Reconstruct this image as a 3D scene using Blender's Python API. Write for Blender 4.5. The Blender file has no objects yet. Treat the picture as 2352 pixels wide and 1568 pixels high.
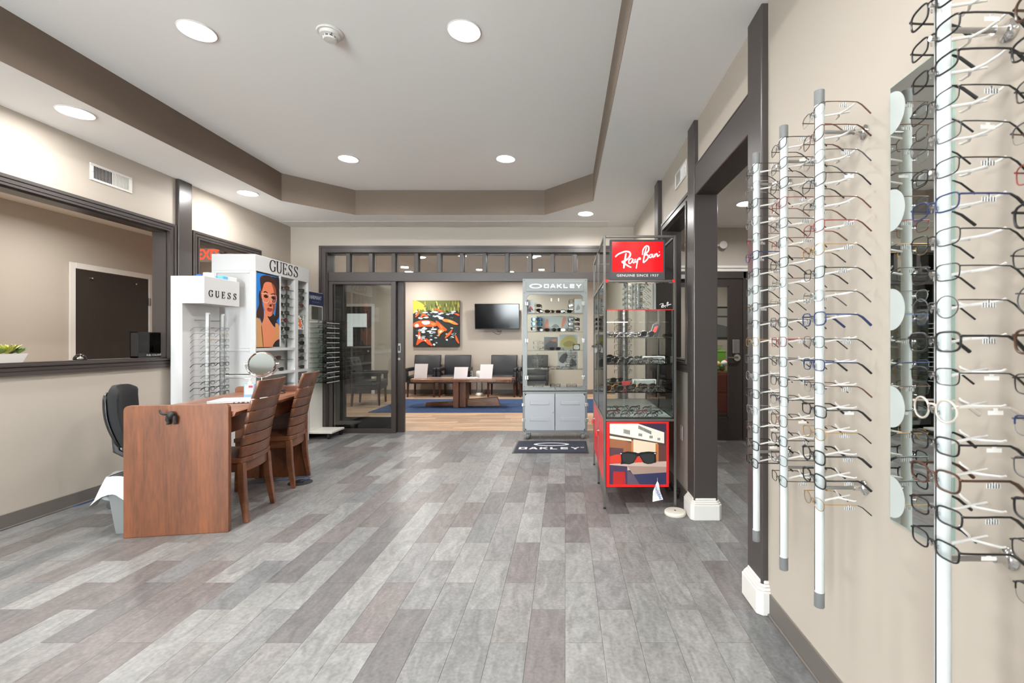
import bpy, bmesh, math, random
from mathutils import Vector, Matrix

# ------------------------------------------------------------------ camera, world, exposure
SC = bpy.context.scene
COL = SC.collection
H, F, PX, PY = 1.22, 1045.0, 1298.0, 785.0        # eye height, focal length in px, vanishing point

cam_d = bpy.data.cameras.new('camera')
cam_d.sensor_width = 36.0
cam_d.lens = F / 2352.0 * 36.0
cam_d.shift_x = -(PX - 1176.0) / 2352.0
cam_d.shift_y = (PY - 784.0) / 2352.0
cam_d.clip_start = 0.02
cam_d.dof.use_dof = True
cam_d.dof.focus_distance = 3.2
cam_d.dof.aperture_fstop = 5.0
cam = bpy.data.objects.new('camera', cam_d)
cam.location = (0, 0, H)
cam.rotation_euler = (math.pi / 2, 0, 0)
COL.objects.link(cam)
SC.camera = cam

world = bpy.data.worlds.new('world')
SC.world = world
world.use_nodes = True
world.node_tree.nodes['Background'].inputs[0].default_value = (0.9, 0.95, 1.0, 1)
world.node_tree.nodes['Background'].inputs[1].default_value = 27.0

vs = SC.view_settings
vs.view_transform = 'Standard'
vs.look = 'None'
vs.gamma = 1.0
vs.use_curve_mapping = False
vs.exposure = 0.36
LAMP_W = 18.0            # watts of one ceiling downlight
SC.cycles.max_bounces = 10
SC.cycles.diffuse_bounces = 6
SC.cycles.glossy_bounces = 5
SC.cycles.transparent_max_bounces = 24
SC.cycles.caustics_reflective = False
SC.cycles.caustics_refractive = False
SC.cycles.sample_clamp_indirect = 6.0

# pixel helpers: a pixel gives a direction, the depth comes from the floor or a wall
def PXx(px, d): return (px - PX) * d / F
def PZ(py, d): return H - (py - PY) * d / F
def DF(py): return H * F / (py - PY)

# room dimensions in metres
WL, WR, FAR, SOF, TRAY = -3.65, 0.915, 6.05, 2.75, 3.05
BACK = -3.2
SIDE_CEIL = 2.635
WAIT_Y = 10.7

# ------------------------------------------------------------------ helpers
def lin(c):
    return tuple(((v / 255) / 12.92 if v / 255 <= 0.04045 else ((v / 255 + 0.055) / 1.055) ** 2.4) for v in c)

class MB:
    """collects geometry; build() links it as one mesh object"""
    def __init__(s):
        s.v, s.f, s.c, s.m = [], [], [], []
        s.M = None
    def add(s, vs_, fs, col=None, mi=0):
        n = len(s.v)
        for p in vs_:
            p = Vector(p)
            s.v.append(s.M @ p if s.M else p)
        for f in fs:
            s.f.append(tuple(i + n for i in f)); s.c.append(col); s.m.append(mi)
        return s
    def box(s, x0, x1, y0, y1, z0, z1, mi=0, col=None):
        if x0 > x1: x0, x1 = x1, x0
        if y0 > y1: y0, y1 = y1, y0
        if z0 > z1: z0, z1 = z1, z0
        vs_ = [(x, y, z) for z in (z0, z1) for (x, y) in ((x0, y0), (x1, y0), (x1, y1), (x0, y1))]
        return s.add(vs_, [(0, 3, 2, 1), (4, 5, 6, 7), (0, 1, 5, 4), (1, 2, 6, 5), (2, 3, 7, 6), (3, 0, 4, 7)], col, mi)
    def tube(s, pts, r, n=8, closed=False, caps=True, flat=1.0, mi=0):
        pts = [Vector(p) for p in pts]
        k = len(pts)
        rs = r if isinstance(r, (list, tuple)) else [r] * k
        rings = []; prev = None
        for i, p in enumerate(pts):
            if closed: t = pts[(i + 1) % k] - pts[i - 1]
            else: t = pts[min(i + 1, k - 1)] - pts[max(i - 1, 0)]
            t.normalize()
            if prev is None:
                up = Vector((0, 0, 1)) if abs(t.z) < 0.9 else Vector((1, 0, 0))
                a = t.cross(up).normalized()
            else:
                a = (prev - t * prev.dot(t))
                a = a.normalized() if a.length > 1e-6 else t.cross(Vector((0, 0, 1))).normalized()
            prev = a
            b = t.cross(a)
            rings.append([p + a * math.cos(2 * math.pi * j / n) * rs[i] * flat + b * math.sin(2 * math.pi * j / n) * rs[i] for j in range(n)])
        vs_ = [q for R in rings for q in R]
        fs = []
        for i in range(k if closed else k - 1):
            i2 = (i + 1) % k
            for j in range(n):
                j2 = (j + 1) % n
                fs.append((i * n + j, i * n + j2, i2 * n + j2, i2 * n + j))
        if not closed and caps:
            fs.append(tuple(range(n))[::-1]); fs.append(tuple((k - 1) * n + j for j in range(n)))
        return s.add(vs_, fs, mi=mi)
    def cyl(s, p0, p1, r0, r1=None, n=16, mi=0):
        return s.tube([p0, p1], [r0, r0 if r1 is None else r1], n, mi=mi)
    def lathe(s, prof, c=(0, 0, 0), n=24, mi=0, ring=False):
        vs_ = []; fs = []
        for r, z in prof:
            for j in range(n):
                a = 2 * math.pi * j / n
                vs_.append((c[0] + r * math.cos(a), c[1] + r * math.sin(a), c[2] + z))
        k = len(prof)
        for i in range(k if ring else k - 1):
            i2 = (i + 1) % k
            for j in range(n):
                j2 = (j + 1) % n
                fs.append((i * n + j, i * n + j2, i2 * n + j2, i2 * n + j))
        if prof[0][0] > 1e-5 and not ring: fs.append(tuple(range(n))[::-1])
        if prof[-1][0] > 1e-5 and not ring: fs.append(tuple((k - 1) * n + j for j in range(n)))
        return s.add(vs_, fs, mi=mi)
    def sphere(s, c, r, sc=(1, 1, 1), n=12, m=8, mi=0):
        vs_ = []; fs = []
        for i in range(m + 1):
            ph = math.pi * i / m
            for j in range(n):
                a = 2 * math.pi * j / n
                vs_.append((c[0] + r * sc[0] * math.sin(ph) * math.cos(a), c[1] + r * sc[1] * math.sin(ph) * math.sin(a), c[2] - r * sc[2] * math.cos(ph)))
        for i in range(m):
            for j in range(n):
                j2 = (j + 1) % n
                fs.append((i * n + j, i * n + j2, (i + 1) * n + j2, (i + 1) * n + j))
        return s.add(vs_, fs, mi=mi)
    def prism(s, poly, fn, n, mi=0, col=None):
        """poly 2-D, fn maps (u,v) to 3-D, n = thickness vector"""
        n = Vector(n); k = len(poly)
        a = [Vector(fn(u, v)) for u, v in poly]
        b = [p + n for p in a]
        fs = [tuple(range(k)), tuple(range(2 * k - 1, k - 1, -1))]
        for i in range(k):
            j = (i + 1) % k
            fs.append((j, i, i + k, j + k))
        return s.add(a + b, fs, col, mi)
    def mesh(s, name, mat, smooth=None, bevel=0, bseg=1, merge=False):
        me = bpy.data.meshes.new(name)
        me.from_pydata([tuple(p) for p in s.v], [], s.f)
        mats = mat if isinstance(mat, (list, tuple)) else [mat]
        for m in mats: me.materials.append(m)
        if len(mats) > 1: me.polygons.foreach_set('material_index', s.m)
        if any(c is not None for c in s.c):
            at = me.color_attributes.new('print', 'FLOAT_COLOR', 'CORNER')
            li = 0
            for p, c in zip(me.polygons, s.c):
                cc = lin(c) if c else (1, 1, 1)
                for k in range(p.loop_total):
                    at.data[li].color = (cc[0], cc[1], cc[2], 1); li += 1
        bm = bmesh.new(); bm.from_mesh(me)
        if merge: bmesh.ops.remove_doubles(bm, verts=bm.verts, dist=1e-5)
        bmesh.ops.recalc_face_normals(bm, faces=bm.faces)
        if bevel:
            es = [e for e in bm.edges if len(e.link_faces) == 2 and e.calc_face_angle(0) > 0.6]
            bmesh.ops.bevel(bm, geom=es, offset=bevel, segments=bseg, affect='EDGES', profile=0.5, clamp_overlap=True)
        bm.to_mesh(me); bm.free()
        if smooth is not None:
            me.shade_smooth(); me.set_sharp_from_angle(angle=math.radians(smooth))
        me.update()
        return me
    def build(s, name, mat, parent=None, loc=None, rz=0, smooth=None, bevel=0, bseg=1, label=None, merge=False):
        o = bpy.data.objects.new(name, s.mesh(name, mat, smooth, bevel, bseg, merge))
        COL.objects.link(o)
        if parent: o.parent = parent
        if loc: o.location = loc
        if rz: o.rotation_euler.z = rz
        if label: o['label'] = label
        return o

def tag(o, label, cat, group=None):
    o['label'] = label; o['category'] = cat
    if group: o['group'] = group
    return o
def thing(name, label, cat, loc=(0, 0, 0), rz=0, group=None):
    o = bpy.data.objects.new(name, None); COL.objects.link(o)
    o.empty_display_size = 0.05
    o.location = loc; o.rotation_euler = (0, 0, rz)
    return tag(o, label, cat, group)
def struct(o): o['kind'] = 'structure'; return o
def inst(name, me, parent=None, loc=(0, 0, 0), rot=(0, 0, 0)):
    o = bpy.data.objects.new(name, me); COL.objects.link(o)
    o.parent = parent; o.location = loc; o.rotation_euler = rot
    return o
def copy_tree(o, parent=None):
    c = o.copy(); COL.objects.link(c); c.parent = parent
    for ch in list(o.children): copy_tree(ch, c)
    return c
def bez(pts, n=6, closed=False):
    """Catmull-Rom through 2-D or 3-D points"""
    P = [Vector(p if len(p) == 3 else (p[0], p[1], 0)) for p in pts]; k = len(P); out = []
    for i in range(k if closed else k - 1):
        p0 = P[i - 1] if (i > 0 or closed) else P[0]
        p1, p2 = P[i], P[(i + 1) % k]
        p3 = P[(i + 2) % k] if (closed or i + 2 < k) else P[-1]
        for j in range(n):
            t = j / n
            out.append(0.5 * ((2 * p1) + (p2 - p0) * t + (2 * p0 - 5 * p1 + 4 * p2 - p3) * t * t + (3 * p1 - p0 - 3 * p2 + p3) * t ** 3))
    if not closed: out.append(P[-1])
    return out
SK = [0]
def stroke(mb, pts, w, fn, n, col=None, mi=0):
    """flat ribbon of width w (number or list) along 2-D points, mapped by fn and thickened by n"""
    P = [Vector((p[0], p[1])) for p in pts]; k = len(P)
    ws = w if isinstance(w, (list, tuple)) else [w] * k
    L = []; R = []
    for i in range(k):
        t = (P[min(i + 1, k - 1)] - P[max(i - 1, 0)]).normalized()
        nn = Vector((-t.y, t.x)) * ws[i] / 2
        L.append(P[i] + nn); R.append(P[i] - nn)
    SK[0] += 1
    nv = Vector(n) * (1 + 0.05 * (SK[0] % 8))     # overlapping strokes never share a plane
    vs_ = [Vector(fn(p.x, p.y)) for p in L] + [Vector(fn(p.x, p.y)) for p in R]
    vs_ += [p + nv for p in vs_]
    fs = []
    for i in range(k - 1):
        fs.append((i, i + 1, k + i + 1, k + i)); fs.append((2 * k + i, 3 * k + i, 3 * k + i + 1, 2 * k + i + 1))
        fs.append((i, 2 * k + i, 2 * k + i + 1, i + 1)); fs.append((k + i, k + i + 1, 3 * k + i + 1, 3 * k + i))
    fs.append((0, k, 3 * k, 2 * k)); fs.append((k - 1, 3 * k - 1, 4 * k - 1, 2 * k - 1))
    mb.add(vs_, fs, col, mi)
def disc(mb, c, r, fn, n, seg=20, col=None, ry=None, mi=0):
    ry = r if ry is None else ry
    mb.prism([(c[0] + r * math.cos(2 * math.pi * i / seg), c[1] + ry * math.sin(2 * math.pi * i / seg)) for i in range(seg)], fn, n, mi, col)
def text(name, body, mat, parent, size, M, extrude=0.001, offset=0.0, space=1.0, sx=1.0):
    cu = bpy.data.curves.new(name, 'FONT')
    cu.body = body; cu.size = size; cu.extrude = extrude; cu.offset = offset
    cu.align_x = 'CENTER'; cu.align_y = 'CENTER'; cu.space_character = space; cu.resolution_u = 3
    t = bpy.data.objects.new(name, cu); COL.objects.link(t)
    me = bpy.data.meshes.new_from_object(t.evaluated_get(bpy.context.evaluated_depsgraph_get()))
    bpy.data.objects.remove(t); bpy.data.curves.remove(cu)
    me.transform(M @ Matrix.Diagonal((sx, 1, 1, 1)))
    me.materials.clear(); me.materials.append(mat); me.name = name
    o = bpy.data.objects.new(name, me); COL.objects.link(o); o.parent = parent
    return o
def facing(loc, d):
    """matrix that stands text up: d is the direction it faces ('-y' camera, '+x', '-x')"""
    R = {'-y': Matrix.Rotation(math.pi / 2, 4, 'X'),
         '+x': Matrix.Rotation(math.pi / 2, 4, 'Z') @ Matrix.Rotation(math.pi / 2, 4, 'X'),
         '-x': Matrix.Rotation(-math.pi / 2, 4, 'Z') @ Matrix.Rotation(math.pi / 2, 4, 'X'),
         '+z': Matrix.Identity(4)}[d]
    return Matrix.Translation(loc) @ R
ORD = ['topmost', 'second from the top', 'third from the top', 'fourth from the top', 'fifth from the top', 'sixth from the top',
       'seventh from the top', 'eighth from the top', 'ninth from the top', 'tenth from the top', 'eleventh from the top',
       'twelfth from the top', 'thirteenth from the top', 'fourteenth from the top', 'fifteenth from the top',
       'sixteenth from the top', 'seventeenth from the top', 'lowest']
NUM = ['first', 'second', 'third', 'fourth', 'fifth', 'sixth', 'seventh', 'eighth', 'ninth', 'tenth', 'eleventh', 'twelfth', 'thirteenth', 'fourteenth']

# ------------------------------------------------------------------ materials
def newmat(name):
    m = bpy.data.materials.new(name); m.use_nodes = True
    nt = m.node_tree
    return m, nt, nt.nodes['Principled BSDF'], nt.nodes, nt.links
def mat(name, c, rough=0.5, metal=0.0, bump=0.0, bscale=200.0, var=0.0, vscale=3.0, emit=0.0, spec=None, coat=0.0, stretch=None):
    m, nt, b, N, L = newmat(name)
    c = lin(c)
    b.inputs['Base Color'].default_value = (*c, 1)
    b.inputs['Roughness'].default_value = rough
    b.inputs['Metallic'].default_value = metal
    if coat: b.inputs['Coat Weight'].default_value = coat; b.inputs['Coat Roughness'].default_value = 0.1
    if spec is not None: b.inputs['Specular IOR Level'].default_value = spec
    if emit:
        b.inputs['Emission Color'].default_value = (*c, 1); b.inputs['Emission Strength'].default_value = emit
    if bump or var:
        tc = N.new('ShaderNodeTexCoord'); src = tc.outputs['Object']
        if stretch:
            mp = N.new('ShaderNodeMapping'); mp.inputs['Scale'].default_value = stretch
            L.new(src, mp.inputs['Vector']); src = mp.outputs['Vector']
        if bump:
            n = N.new('ShaderNodeTexNoise'); n.inputs['Scale'].default_value = bscale; n.inputs['Detail'].default_value = 3
            L.new(src, n.inputs['Vector'])
            bp = N.new('ShaderNodeBump'); bp.inputs['Strength'].default_value = bump; bp.inputs['Distance'].default_value = 0.002
            L.new(n.outputs['Fac'], bp.inputs['Height']); L.new(bp.outputs['Normal'], b.inputs['Normal'])
        if var:
            n2 = N.new('ShaderNodeTexNoise'); n2.inputs['Scale'].default_value = vscale; n2.inputs['Detail'].default_value = 5
            L.new(src, n2.inputs['Vector'])
            hsv = N.new('ShaderNodeHueSaturation'); hsv.inputs['Color'].default_value = (*c, 1)
            mr = N.new('ShaderNodeMapRange'); mr.inputs[1].default_value = 0.3; mr.inputs[2].default_value = 0.7
            mr.inputs[3].default_value = 1 - var; mr.inputs[4].default_value = 1 + var
            L.new(n2.outputs['Fac'], mr.inputs[0]); L.new(mr.outputs[0], hsv.inputs['Value'])
            L.new(hsv.outputs['Color'], b.inputs['Base Color'])
    return m
def glass(name, tint=(255, 255, 255), ior=1.45, rough=0.0, haze=0.0):
    m, nt, b, N, L = newmat(name)
    N.remove(b)
    out = N['Material Output']
    tr = N.new('ShaderNodeBsdfTransparent'); tr.inputs[0].default_value = (*lin(tint), 1)
    gl = N.new('ShaderNodeBsdfGlossy'); gl.inputs['Roughness'].default_value = rough
    fr = N.new('ShaderNodeFresnel'); fr.inputs['IOR'].default_value = ior
    mx = N.new('ShaderNodeMixShader')
    L.new(fr.outputs[0], mx.inputs[0]); L.new(tr.outputs[0], mx.inputs[1]); L.new(gl.outputs[0], mx.inputs[2])
    res = mx.outputs[0]
    if haze:
        df = N.new('ShaderNodeBsdfDiffuse'); df.inputs[0].default_value = (0.75, 0.78, 0.78, 1)
        m2 = N.new('ShaderNodeMixShader'); m2.inputs[0].default_value = haze
        L.new(res, m2.inputs[1]); L.new(df.outputs[0], m2.inputs[2]); res = m2.outputs[0]
    L.new(res, out.inputs['Surface'])
    return m
def printmat(name, rough=0.4):
    m, nt, b, N, L = newmat(name)
    a = N.new('ShaderNodeVertexColor'); a.layer_name = 'print'
    L.new(a.outputs[0], b.inputs['Base Color']); b.inputs['Roughness'].default_value = rough
    return m
def wood(name, dark, light, rough=0.35, scale=1.0, axis=2, coat=0.2, random_obj=False):
    """grain runs along axis"""
    m, nt, b, N, L = newmat(name)
    tc = N.new('ShaderNodeTexCoord'); mp = N.new('ShaderNodeMapping')
    sc = [4.5 * scale] * 3; sc[axis] = 0.55 * scale
    mp.inputs['Scale'].default_value = sc
    L.new(tc.outputs['Object'], mp.inputs['Vector'])
    src = mp.outputs['Vector']
    if random_obj:
        oi = N.new('ShaderNodeObjectInfo'); ml = N.new('ShaderNodeMath'); ml.operation = 'MULTIPLY'; ml.inputs[1].default_value = 57.0
        ad = N.new('ShaderNodeVectorMath'); L.new(oi.outputs['Random'], ml.inputs[0]); L.new(src, ad.inputs[0]); L.new(ml.outputs[0], ad.inputs[1])
        src = ad.outputs[0]
    n1 = N.new('ShaderNodeTexNoise'); n1.inputs['Scale'].default_value = 1.0; n1.inputs['Detail'].default_value = 5; n1.inputs['Distortion'].default_value = 2.2
    n2 = N.new('ShaderNodeTexNoise'); n2.inputs['Scale'].default_value = 16.0; n2.inputs['Detail'].default_value = 6; n2.inputs['Distortion'].default_value = 0.3
    L.new(src, n1.inputs['Vector']); L.new(src, n2.inputs['Vector'])
    mx = N.new('ShaderNodeMath'); mx.operation = 'MULTIPLY_ADD'; mx.inputs[1].default_value = 0.34
    L.new(n2.outputs['Fac'], mx.inputs[0])
    m3 = N.new('ShaderNodeMath'); m3.operation = 'MULTIPLY'; m3.inputs[1].default_value = 0.66
    L.new(n1.outputs['Fac'], m3.inputs[0]); L.new(m3.outputs[0], mx.inputs[2])
    cr = N.new('ShaderNodeValToRGB')
    cr.color_ramp.elements[0].position = 0.34; cr.color_ramp.elements[0].color = (*lin(dark), 1)
    cr.color_ramp.elements[1].position = 0.62; cr.color_ramp.elements[1].color = (*lin(light), 1)
    L.new(mx.outputs[0], cr.inputs[0])
    colr = cr.outputs[0]
    if random_obj:
        hs = N.new('ShaderNodeHueSaturation'); mr = N.new('ShaderNodeMapRange')
        mr.inputs[3].default_value = 0.8; mr.inputs[4].default_value = 1.2
        L.new(oi.outputs['Random'], mr.inputs[0]); L.new(mr.outputs[0], hs.inputs['Value']); L.new(colr, hs.inputs['Color']); colr = hs.outputs[0]
    L.new(colr, b.inputs['Base Color'])
    b.inputs['Roughness'].default_value = rough
    b.inputs['Coat Weight'].default_value = coat; b.inputs['Coat Roughness'].default_value = 0.15
    return m
def stone_plank(name, island=False):
    """grey slate-look vinyl planks: a shade and a vein pattern for each plank"""
    m, nt, b, N, L = newmat(name)
    if island: g = N.new('ShaderNodeNewGeometry'); rnd = g.outputs['Random Per Island']
    else: g = N.new('ShaderNodeObjectInfo'); rnd = g.outputs['Random']
    tc = N.new('ShaderNodeTexCoord'); ml = N.new('ShaderNodeMath'); ml.operation = 'MULTIPLY'; ml.inputs[1].default_value = 43.0
    L.new(rnd, ml.inputs[0])
    ad = N.new('ShaderNodeVectorMath'); L.new(tc.outputs['Object'], ad.inputs[0]); L.new(ml.outputs[0], ad.inputs[1])
    cr = N.new('ShaderNodeValToRGB'); cr.color_ramp.interpolation = 'CONSTANT'
    shades = [(127, 127, 126), (108, 103, 102), (117, 117, 117), (99, 97, 97), (131, 130, 129), (104, 99, 98), (121, 119, 118), (109, 110, 111)]
    els = cr.color_ramp.elements
    els[0].position = 0; els[0].color = (*lin(shades[0]), 1)
    els[1].position = 1 / 8; els[1].color = (*lin(shades[1]), 1)
    for i in range(2, 8):
        e = els.new(i / 8); e.color = (*lin(shades[i]), 1)
    L.new(rnd, cr.inputs[0])
    mp = N.new('ShaderNodeMapping'); mp.inputs['Scale'].default_value = (9, 3, 3); mp.inputs['Rotation'].default_value = (0, 0, 0.5)
    L.new(ad.outputs[0], mp.inputs['Vector'])
    n1 = N.new('ShaderNodeTexNoise'); n1.inputs['Scale'].default_value = 1.6; n1.inputs['Detail'].default_value = 8; n1.inputs['Distortion'].default_value = 1.8
    L.new(mp.outputs[0], n1.inputs['Vector'])
    n2 = N.new('ShaderNodeTexNoise'); n2.inputs['Scale'].default_value = 70; n2.inputs['Detail'].default_value = 4
    L.new(ad.outputs[0], n2.inputs['Vector'])
    mr = N.new('ShaderNodeMapRange'); mr.inputs[1].default_value = 0.3; mr.inputs[2].default_value = 0.72; mr.inputs[3].default_value = 0.74; mr.inputs[4].default_value = 1.26
    L.new(n1.outputs['Fac'], mr.inputs[0])
    mr2 = N.new('ShaderNodeMapRange'); mr2.inputs[1].default_value = 0.3; mr2.inputs[2].default_value = 0.7; mr2.inputs[3].default_value = 0.82; mr2.inputs[4].default_value = 1.18
    L.new(n2.outputs['Fac'], mr2.inputs[0])
    mm = N.new('ShaderNodeMath'); mm.operation = 'MULTIPLY'; L.new(mr.outputs[0], mm.inputs[0]); L.new(mr2.outputs[0], mm.inputs[1])
    hs = N.new('ShaderNodeHueSaturation'); L.new(cr.outputs[0], hs.inputs['Color']); L.new(mm.outputs[0], hs.inputs['Value'])
    L.new(hs.outputs[0], b.inputs['Base Color'])
    b.inputs['Roughness'].default_value = 0.4
    bp = N.new('ShaderNodeBump'); bp.inputs['Strength'].default_value = 0.06; bp.inputs['Distance'].default_value = 0.002
    L.new(n2.outputs['Fac'], bp.inputs['Height']); L.new(bp.outputs[0], b.inputs['Normal'])
    return m
def stripes(name, a, bcol, scale=900.0, axis='X'):
    m, nt, b, N, L = newmat(name)
    tc = N.new('ShaderNodeTexCoord'); w = N.new('ShaderNodeTexWave'); w.bands_direction = axis
    w.inputs['Scale'].default_value = scale; w.inputs['Distortion'].default_value = 4.0; w.inputs['Detail Scale'].default_value = 30
    L.new(tc.outputs['Object'], w.inputs['Vector'])
    cr = N.new('ShaderNodeValToRGB'); cr.color_ramp.interpolation = 'CONSTANT'
    cr.color_ramp.elements[0].color = (*lin(a), 1); cr.color_ramp.elements[1].color = (*lin(bcol), 1); cr.color_ramp.elements[1].position = 0.45
    L.new(w.outputs['Fac'], cr.inputs[0]); L.new(cr.outputs[0], b.inputs['Base Color'])
    return m

M = dict(
    wall=mat('wall_paint', (183, 174, 162), 0.55, bump=0.06, bscale=350, spec=0.4),
    ceil=mat('ceiling_paint', (244, 243, 241), 0.8),
    taupe=mat('taupe_paint', (115, 101, 88), 0.7, bump=0.05, bscale=350),
    trim=mat('dark_trim_paint', (66, 60, 58), 0.33, bump=0.03, bscale=60),
    door=mat('dark_stained_door', (56, 49, 46), 0.38, var=0.12, vscale=8, stretch=(8, 8, 0.6)),
    white=mat('white_paint', (224, 221, 216), 0.4),
    whitelam=mat('white_laminate', (208, 209, 209), 0.35),
    base=mat('vinyl_baseboard', (103, 97, 92), 0.45),
    grout=mat('plank_joint', (52, 50, 49), 0.8),
    plank=stone_plank('slate_plank'), plank_i=stone_plank('slate_plank_far', True),
    oak=wood('oak_board', (150, 118, 92), (198, 168, 138), 0.4, 1.2, 0, 0.1, True),
    tilec=mat('ceiling_tile', (233, 231, 227), 0.85, bump=0.25, bscale=400),
    black=mat('black_plastic', (28, 28, 29), 0.4), mattblack=mat('matt_black', (24, 24, 24), 0.7),
    steel=mat('brushed_steel', (165, 165, 163), 0.32, 0.9), chrome=mat('chrome', (225, 225, 225), 0.08, 1.0),
    mirror=mat('mirror_silver', (225, 232, 228), 0.015, 1.0),
    grey=mat('grey_plastic', (112, 114, 115), 0.4),
    glass=glass('clear_glass', (252, 254, 253), 1.4), shelfglass=glass('shelf_glass', (248, 252, 250), 1.22),
    doorglass=glass('door_glass', (238, 240, 239), 1.6), acryl=glass('acrylic', (250, 250, 250), 1.45, haze=0.12),
    prn=printmat('poster_print', 0.3), prnm=printmat('matt_print', 0.75),
    ink=mat('black_ink', (25, 25, 27), 0.5), inkw=mat('white_ink', (240, 240, 240), 0.5),
    walnut=wood('oiled_walnut', (82, 47, 28), (128, 75, 44), 0.42, 1.0, 2, 0.08),
    walnut_y=wood('oiled_walnut_top', (98, 58, 37), (150, 96, 66), 0.3, 1.0, 1, 0.3),
    walnut_x=wood('oiled_walnut_slat', (86, 52, 34), (122, 76, 50), 0.38, 1.3, 1, 0.2),
    leather=mat('black_leather', (38, 39, 42), 0.42, bump=0.15, bscale=120),
    fabric=mat('black_fabric', (30, 31, 33), 0.9, bump=0.4, bscale=500),
    navy=mat('navy_rug', (38, 62, 98), 0.95, bump=0.8, bscale=300, var=0.25, vscale=14),
)
# ------------------------------------------------------------------ the shell
T = 0.12
# floor slab, then the planks
fl = MB().box(-3.77, 3.4, BACK - 0.1, 6.25, -0.12, -0.006).build('floor', M['grout']); struct(fl)
PW, PLN = 0.1522, 0.461
pm = MB().box(-PW / 2 + 0.0006, PW / 2 - 0.0006, -PLN / 2 + 0.0006, PLN / 2 - 0.0006, -0.006, 0).mesh('plank', M['plank'])
spots = []
for i in range(-24, 23):
    ph = 1.846 if i % 2 == 0 else 2.0765
    for j in range(-12, 11):
        yc = ph + (j + 0.5) * PLN; xc = (i + 0.5) * PW
        if xc < -3.66 or xc > 3.35 or yc > 6.19 or yc < BACK: continue
        if yc + PLN / 2 > 6.25: continue
        spots.append((xc, yc))
def in_view(x, y):
    if y < 1.45: return False
    px = PX + x * F / y; py = PY + H * F / y
    if px < -120 or px > 2352 or py > 1700: return False
    if x > 0.95 and not (2.0 < y < 6.0 and px > 1600 and px < 1730): return False
    return True
vis = sorted([s for s in spots if in_view(*s)], key=lambda s: s[1])
for (x, y) in vis[:300]:
    inst('plank', pm, fl, (x, y, 0))
rest = MB(); near = set(vis[:300])
for (x, y) in spots:
    if (x, y) not in near:
        rest.box(x - PW / 2 + 0.0006, x + PW / 2 - 0.0006, y - PLN / 2 + 0.0006, y + PLN / 2 - 0.0006, -0.006, 0)
for i in range(-24, 23):      # cut planks along the threshold
    xc = (i + 0.5) * PW
    if xc < -3.66 or xc > 3.35: continue
    ys = [s[1] for s in spots if abs(s[0] - xc) < 0.01]
    ye = max(ys) + PLN / 2
    if ye < 6.245: rest.box(xc - PW / 2 + 0.0006, xc + PW / 2 - 0.0006, ye + 0.0006, 6.25, -0.006, 0)
r = rest.build('plank_field', M['plank_i'], fl); r['kind'] = 'stuff'
# waiting-room floor of oak-look boards
fw = MB().box(-6.3, 2.6, 6.25, WAIT_Y + 0.1, -0.12, -0.006).build('floor', M['grout']); struct(fw)
random.seed(4)
bms = [MB().box(-0.6, 0.6, -0.0745, 0.0745, -0.006, 0).mesh('floor_board', M['oak'])]
for k in range(30):
    y = 6.25 + 0.075 + k * 0.15
    if y > WAIT_Y: break
    x = -5.9 + random.random() * 0.9
    while x < 2.0:
        if PX + (x + 0.6) * F / y > 700: inst('floor_board', bms[0], fw, (x, y, 0))
        x += 1.202

# ceiling: soffit with an eight-cornered tray
TX0, TX1, TY0, TY1, CH = -3.08, 0.306, -2.4, 5.49, 0.55
sf = MB()
sf.box(-3.77, TX0, BACK, 6.25, SOF, SOF + 0.06); sf.box(TX1, 1.06, BACK, 6.25, SOF, SOF + 0.06)
sf.box(TX0, TX1, TY1, 6.25, SOF, SOF + 0.06); sf.box(TX0, TX1, BACK, TY0, SOF, SOF + 0.06)
corner = [((TX0, TY1 - CH), (TX0, TY1), (TX0 + CH, TY1)), ((TX1, TY1 - CH), (TX1 - CH, TY1), (TX1, TY1)),
          ((TX0, TY0 + CH), (TX0 + CH, TY0), (TX0, TY0)), ((TX1, TY0 + CH), (TX1, TY0), (TX1 - CH, TY0))]
for t in corner: sf.prism(t, lambda u, v: (u, v, SOF), (0, 0, 0.06))
ce = sf.build('ceiling', M['ceil']); struct(ce)
octo = [(TX0, TY0 + CH), (TX0 + CH, TY0), (TX1 - CH, TY0), (TX1, TY0 + CH), (TX1, TY1 - CH), (TX1 - CH, TY1), (TX0 + CH, TY1), (TX0, TY1 - CH)]
ts = MB()
cx, cy = (TX0 + TX1) / 2, (TY0 + TY1) / 2
for i in range(8):
    a, b = octo[i], octo[(i + 1) % 8]
    d = Vector((b[1] - a[1], -(b[0] - a[0]), 0)).normalized() * 0.05
    g0 = Vector((cx - a[0], cy - a[1], 0)); g1 = Vector((cx - b[0], cy - b[1], 0))
    a = (a[0] + math.copysign(0.002, g0.x), a[1] + math.copysign(0.002, g0.y)); b = (b[0] + math.copysign(0.002, g1.x), b[1] + math.copysign(0.002, g1.y))
    ts.add([(a[0], a[1], SOF), (b[0], b[1], SOF), (b[0], b[1], TRAY + 0.03), (a[0], a[1], TRAY + 0.03)], [(0, 1, 2, 3)])
    ts.add([(a[0] + d.x, a[1] + d.y, SOF + 0.06), (b[0] + d.x, b[1] + d.y, SOF + 0.06), (b[0] + d.x, b[1] + d.y, TRAY + 0.03), (a[0] + d.x, a[1] + d.y, TRAY + 0.03)], [(3, 2, 1, 0)])
ts.build('tray_side', M['taupe'], ce)
MB().prism(octo, lambda u, v: (u, v, TRAY), (0, 0, 0.06)).build('tray_top', M['ceil'], ce)
x = WL + 0.03
tw = 0.418
tm = MB().box(-tw / 2 + 0.0025, tw / 2 - 0.0025, -0.14, 0.14, -0.004, 0.0).mesh('ceiling_tile', M['tilec'], bevel=0.001)
for k in range(11):
    if x + tw < WR - 0.02: inst('ceiling_tile', tm, ce, (x + tw / 2, FAR - 0.145, SOF))
    x += tw
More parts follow.
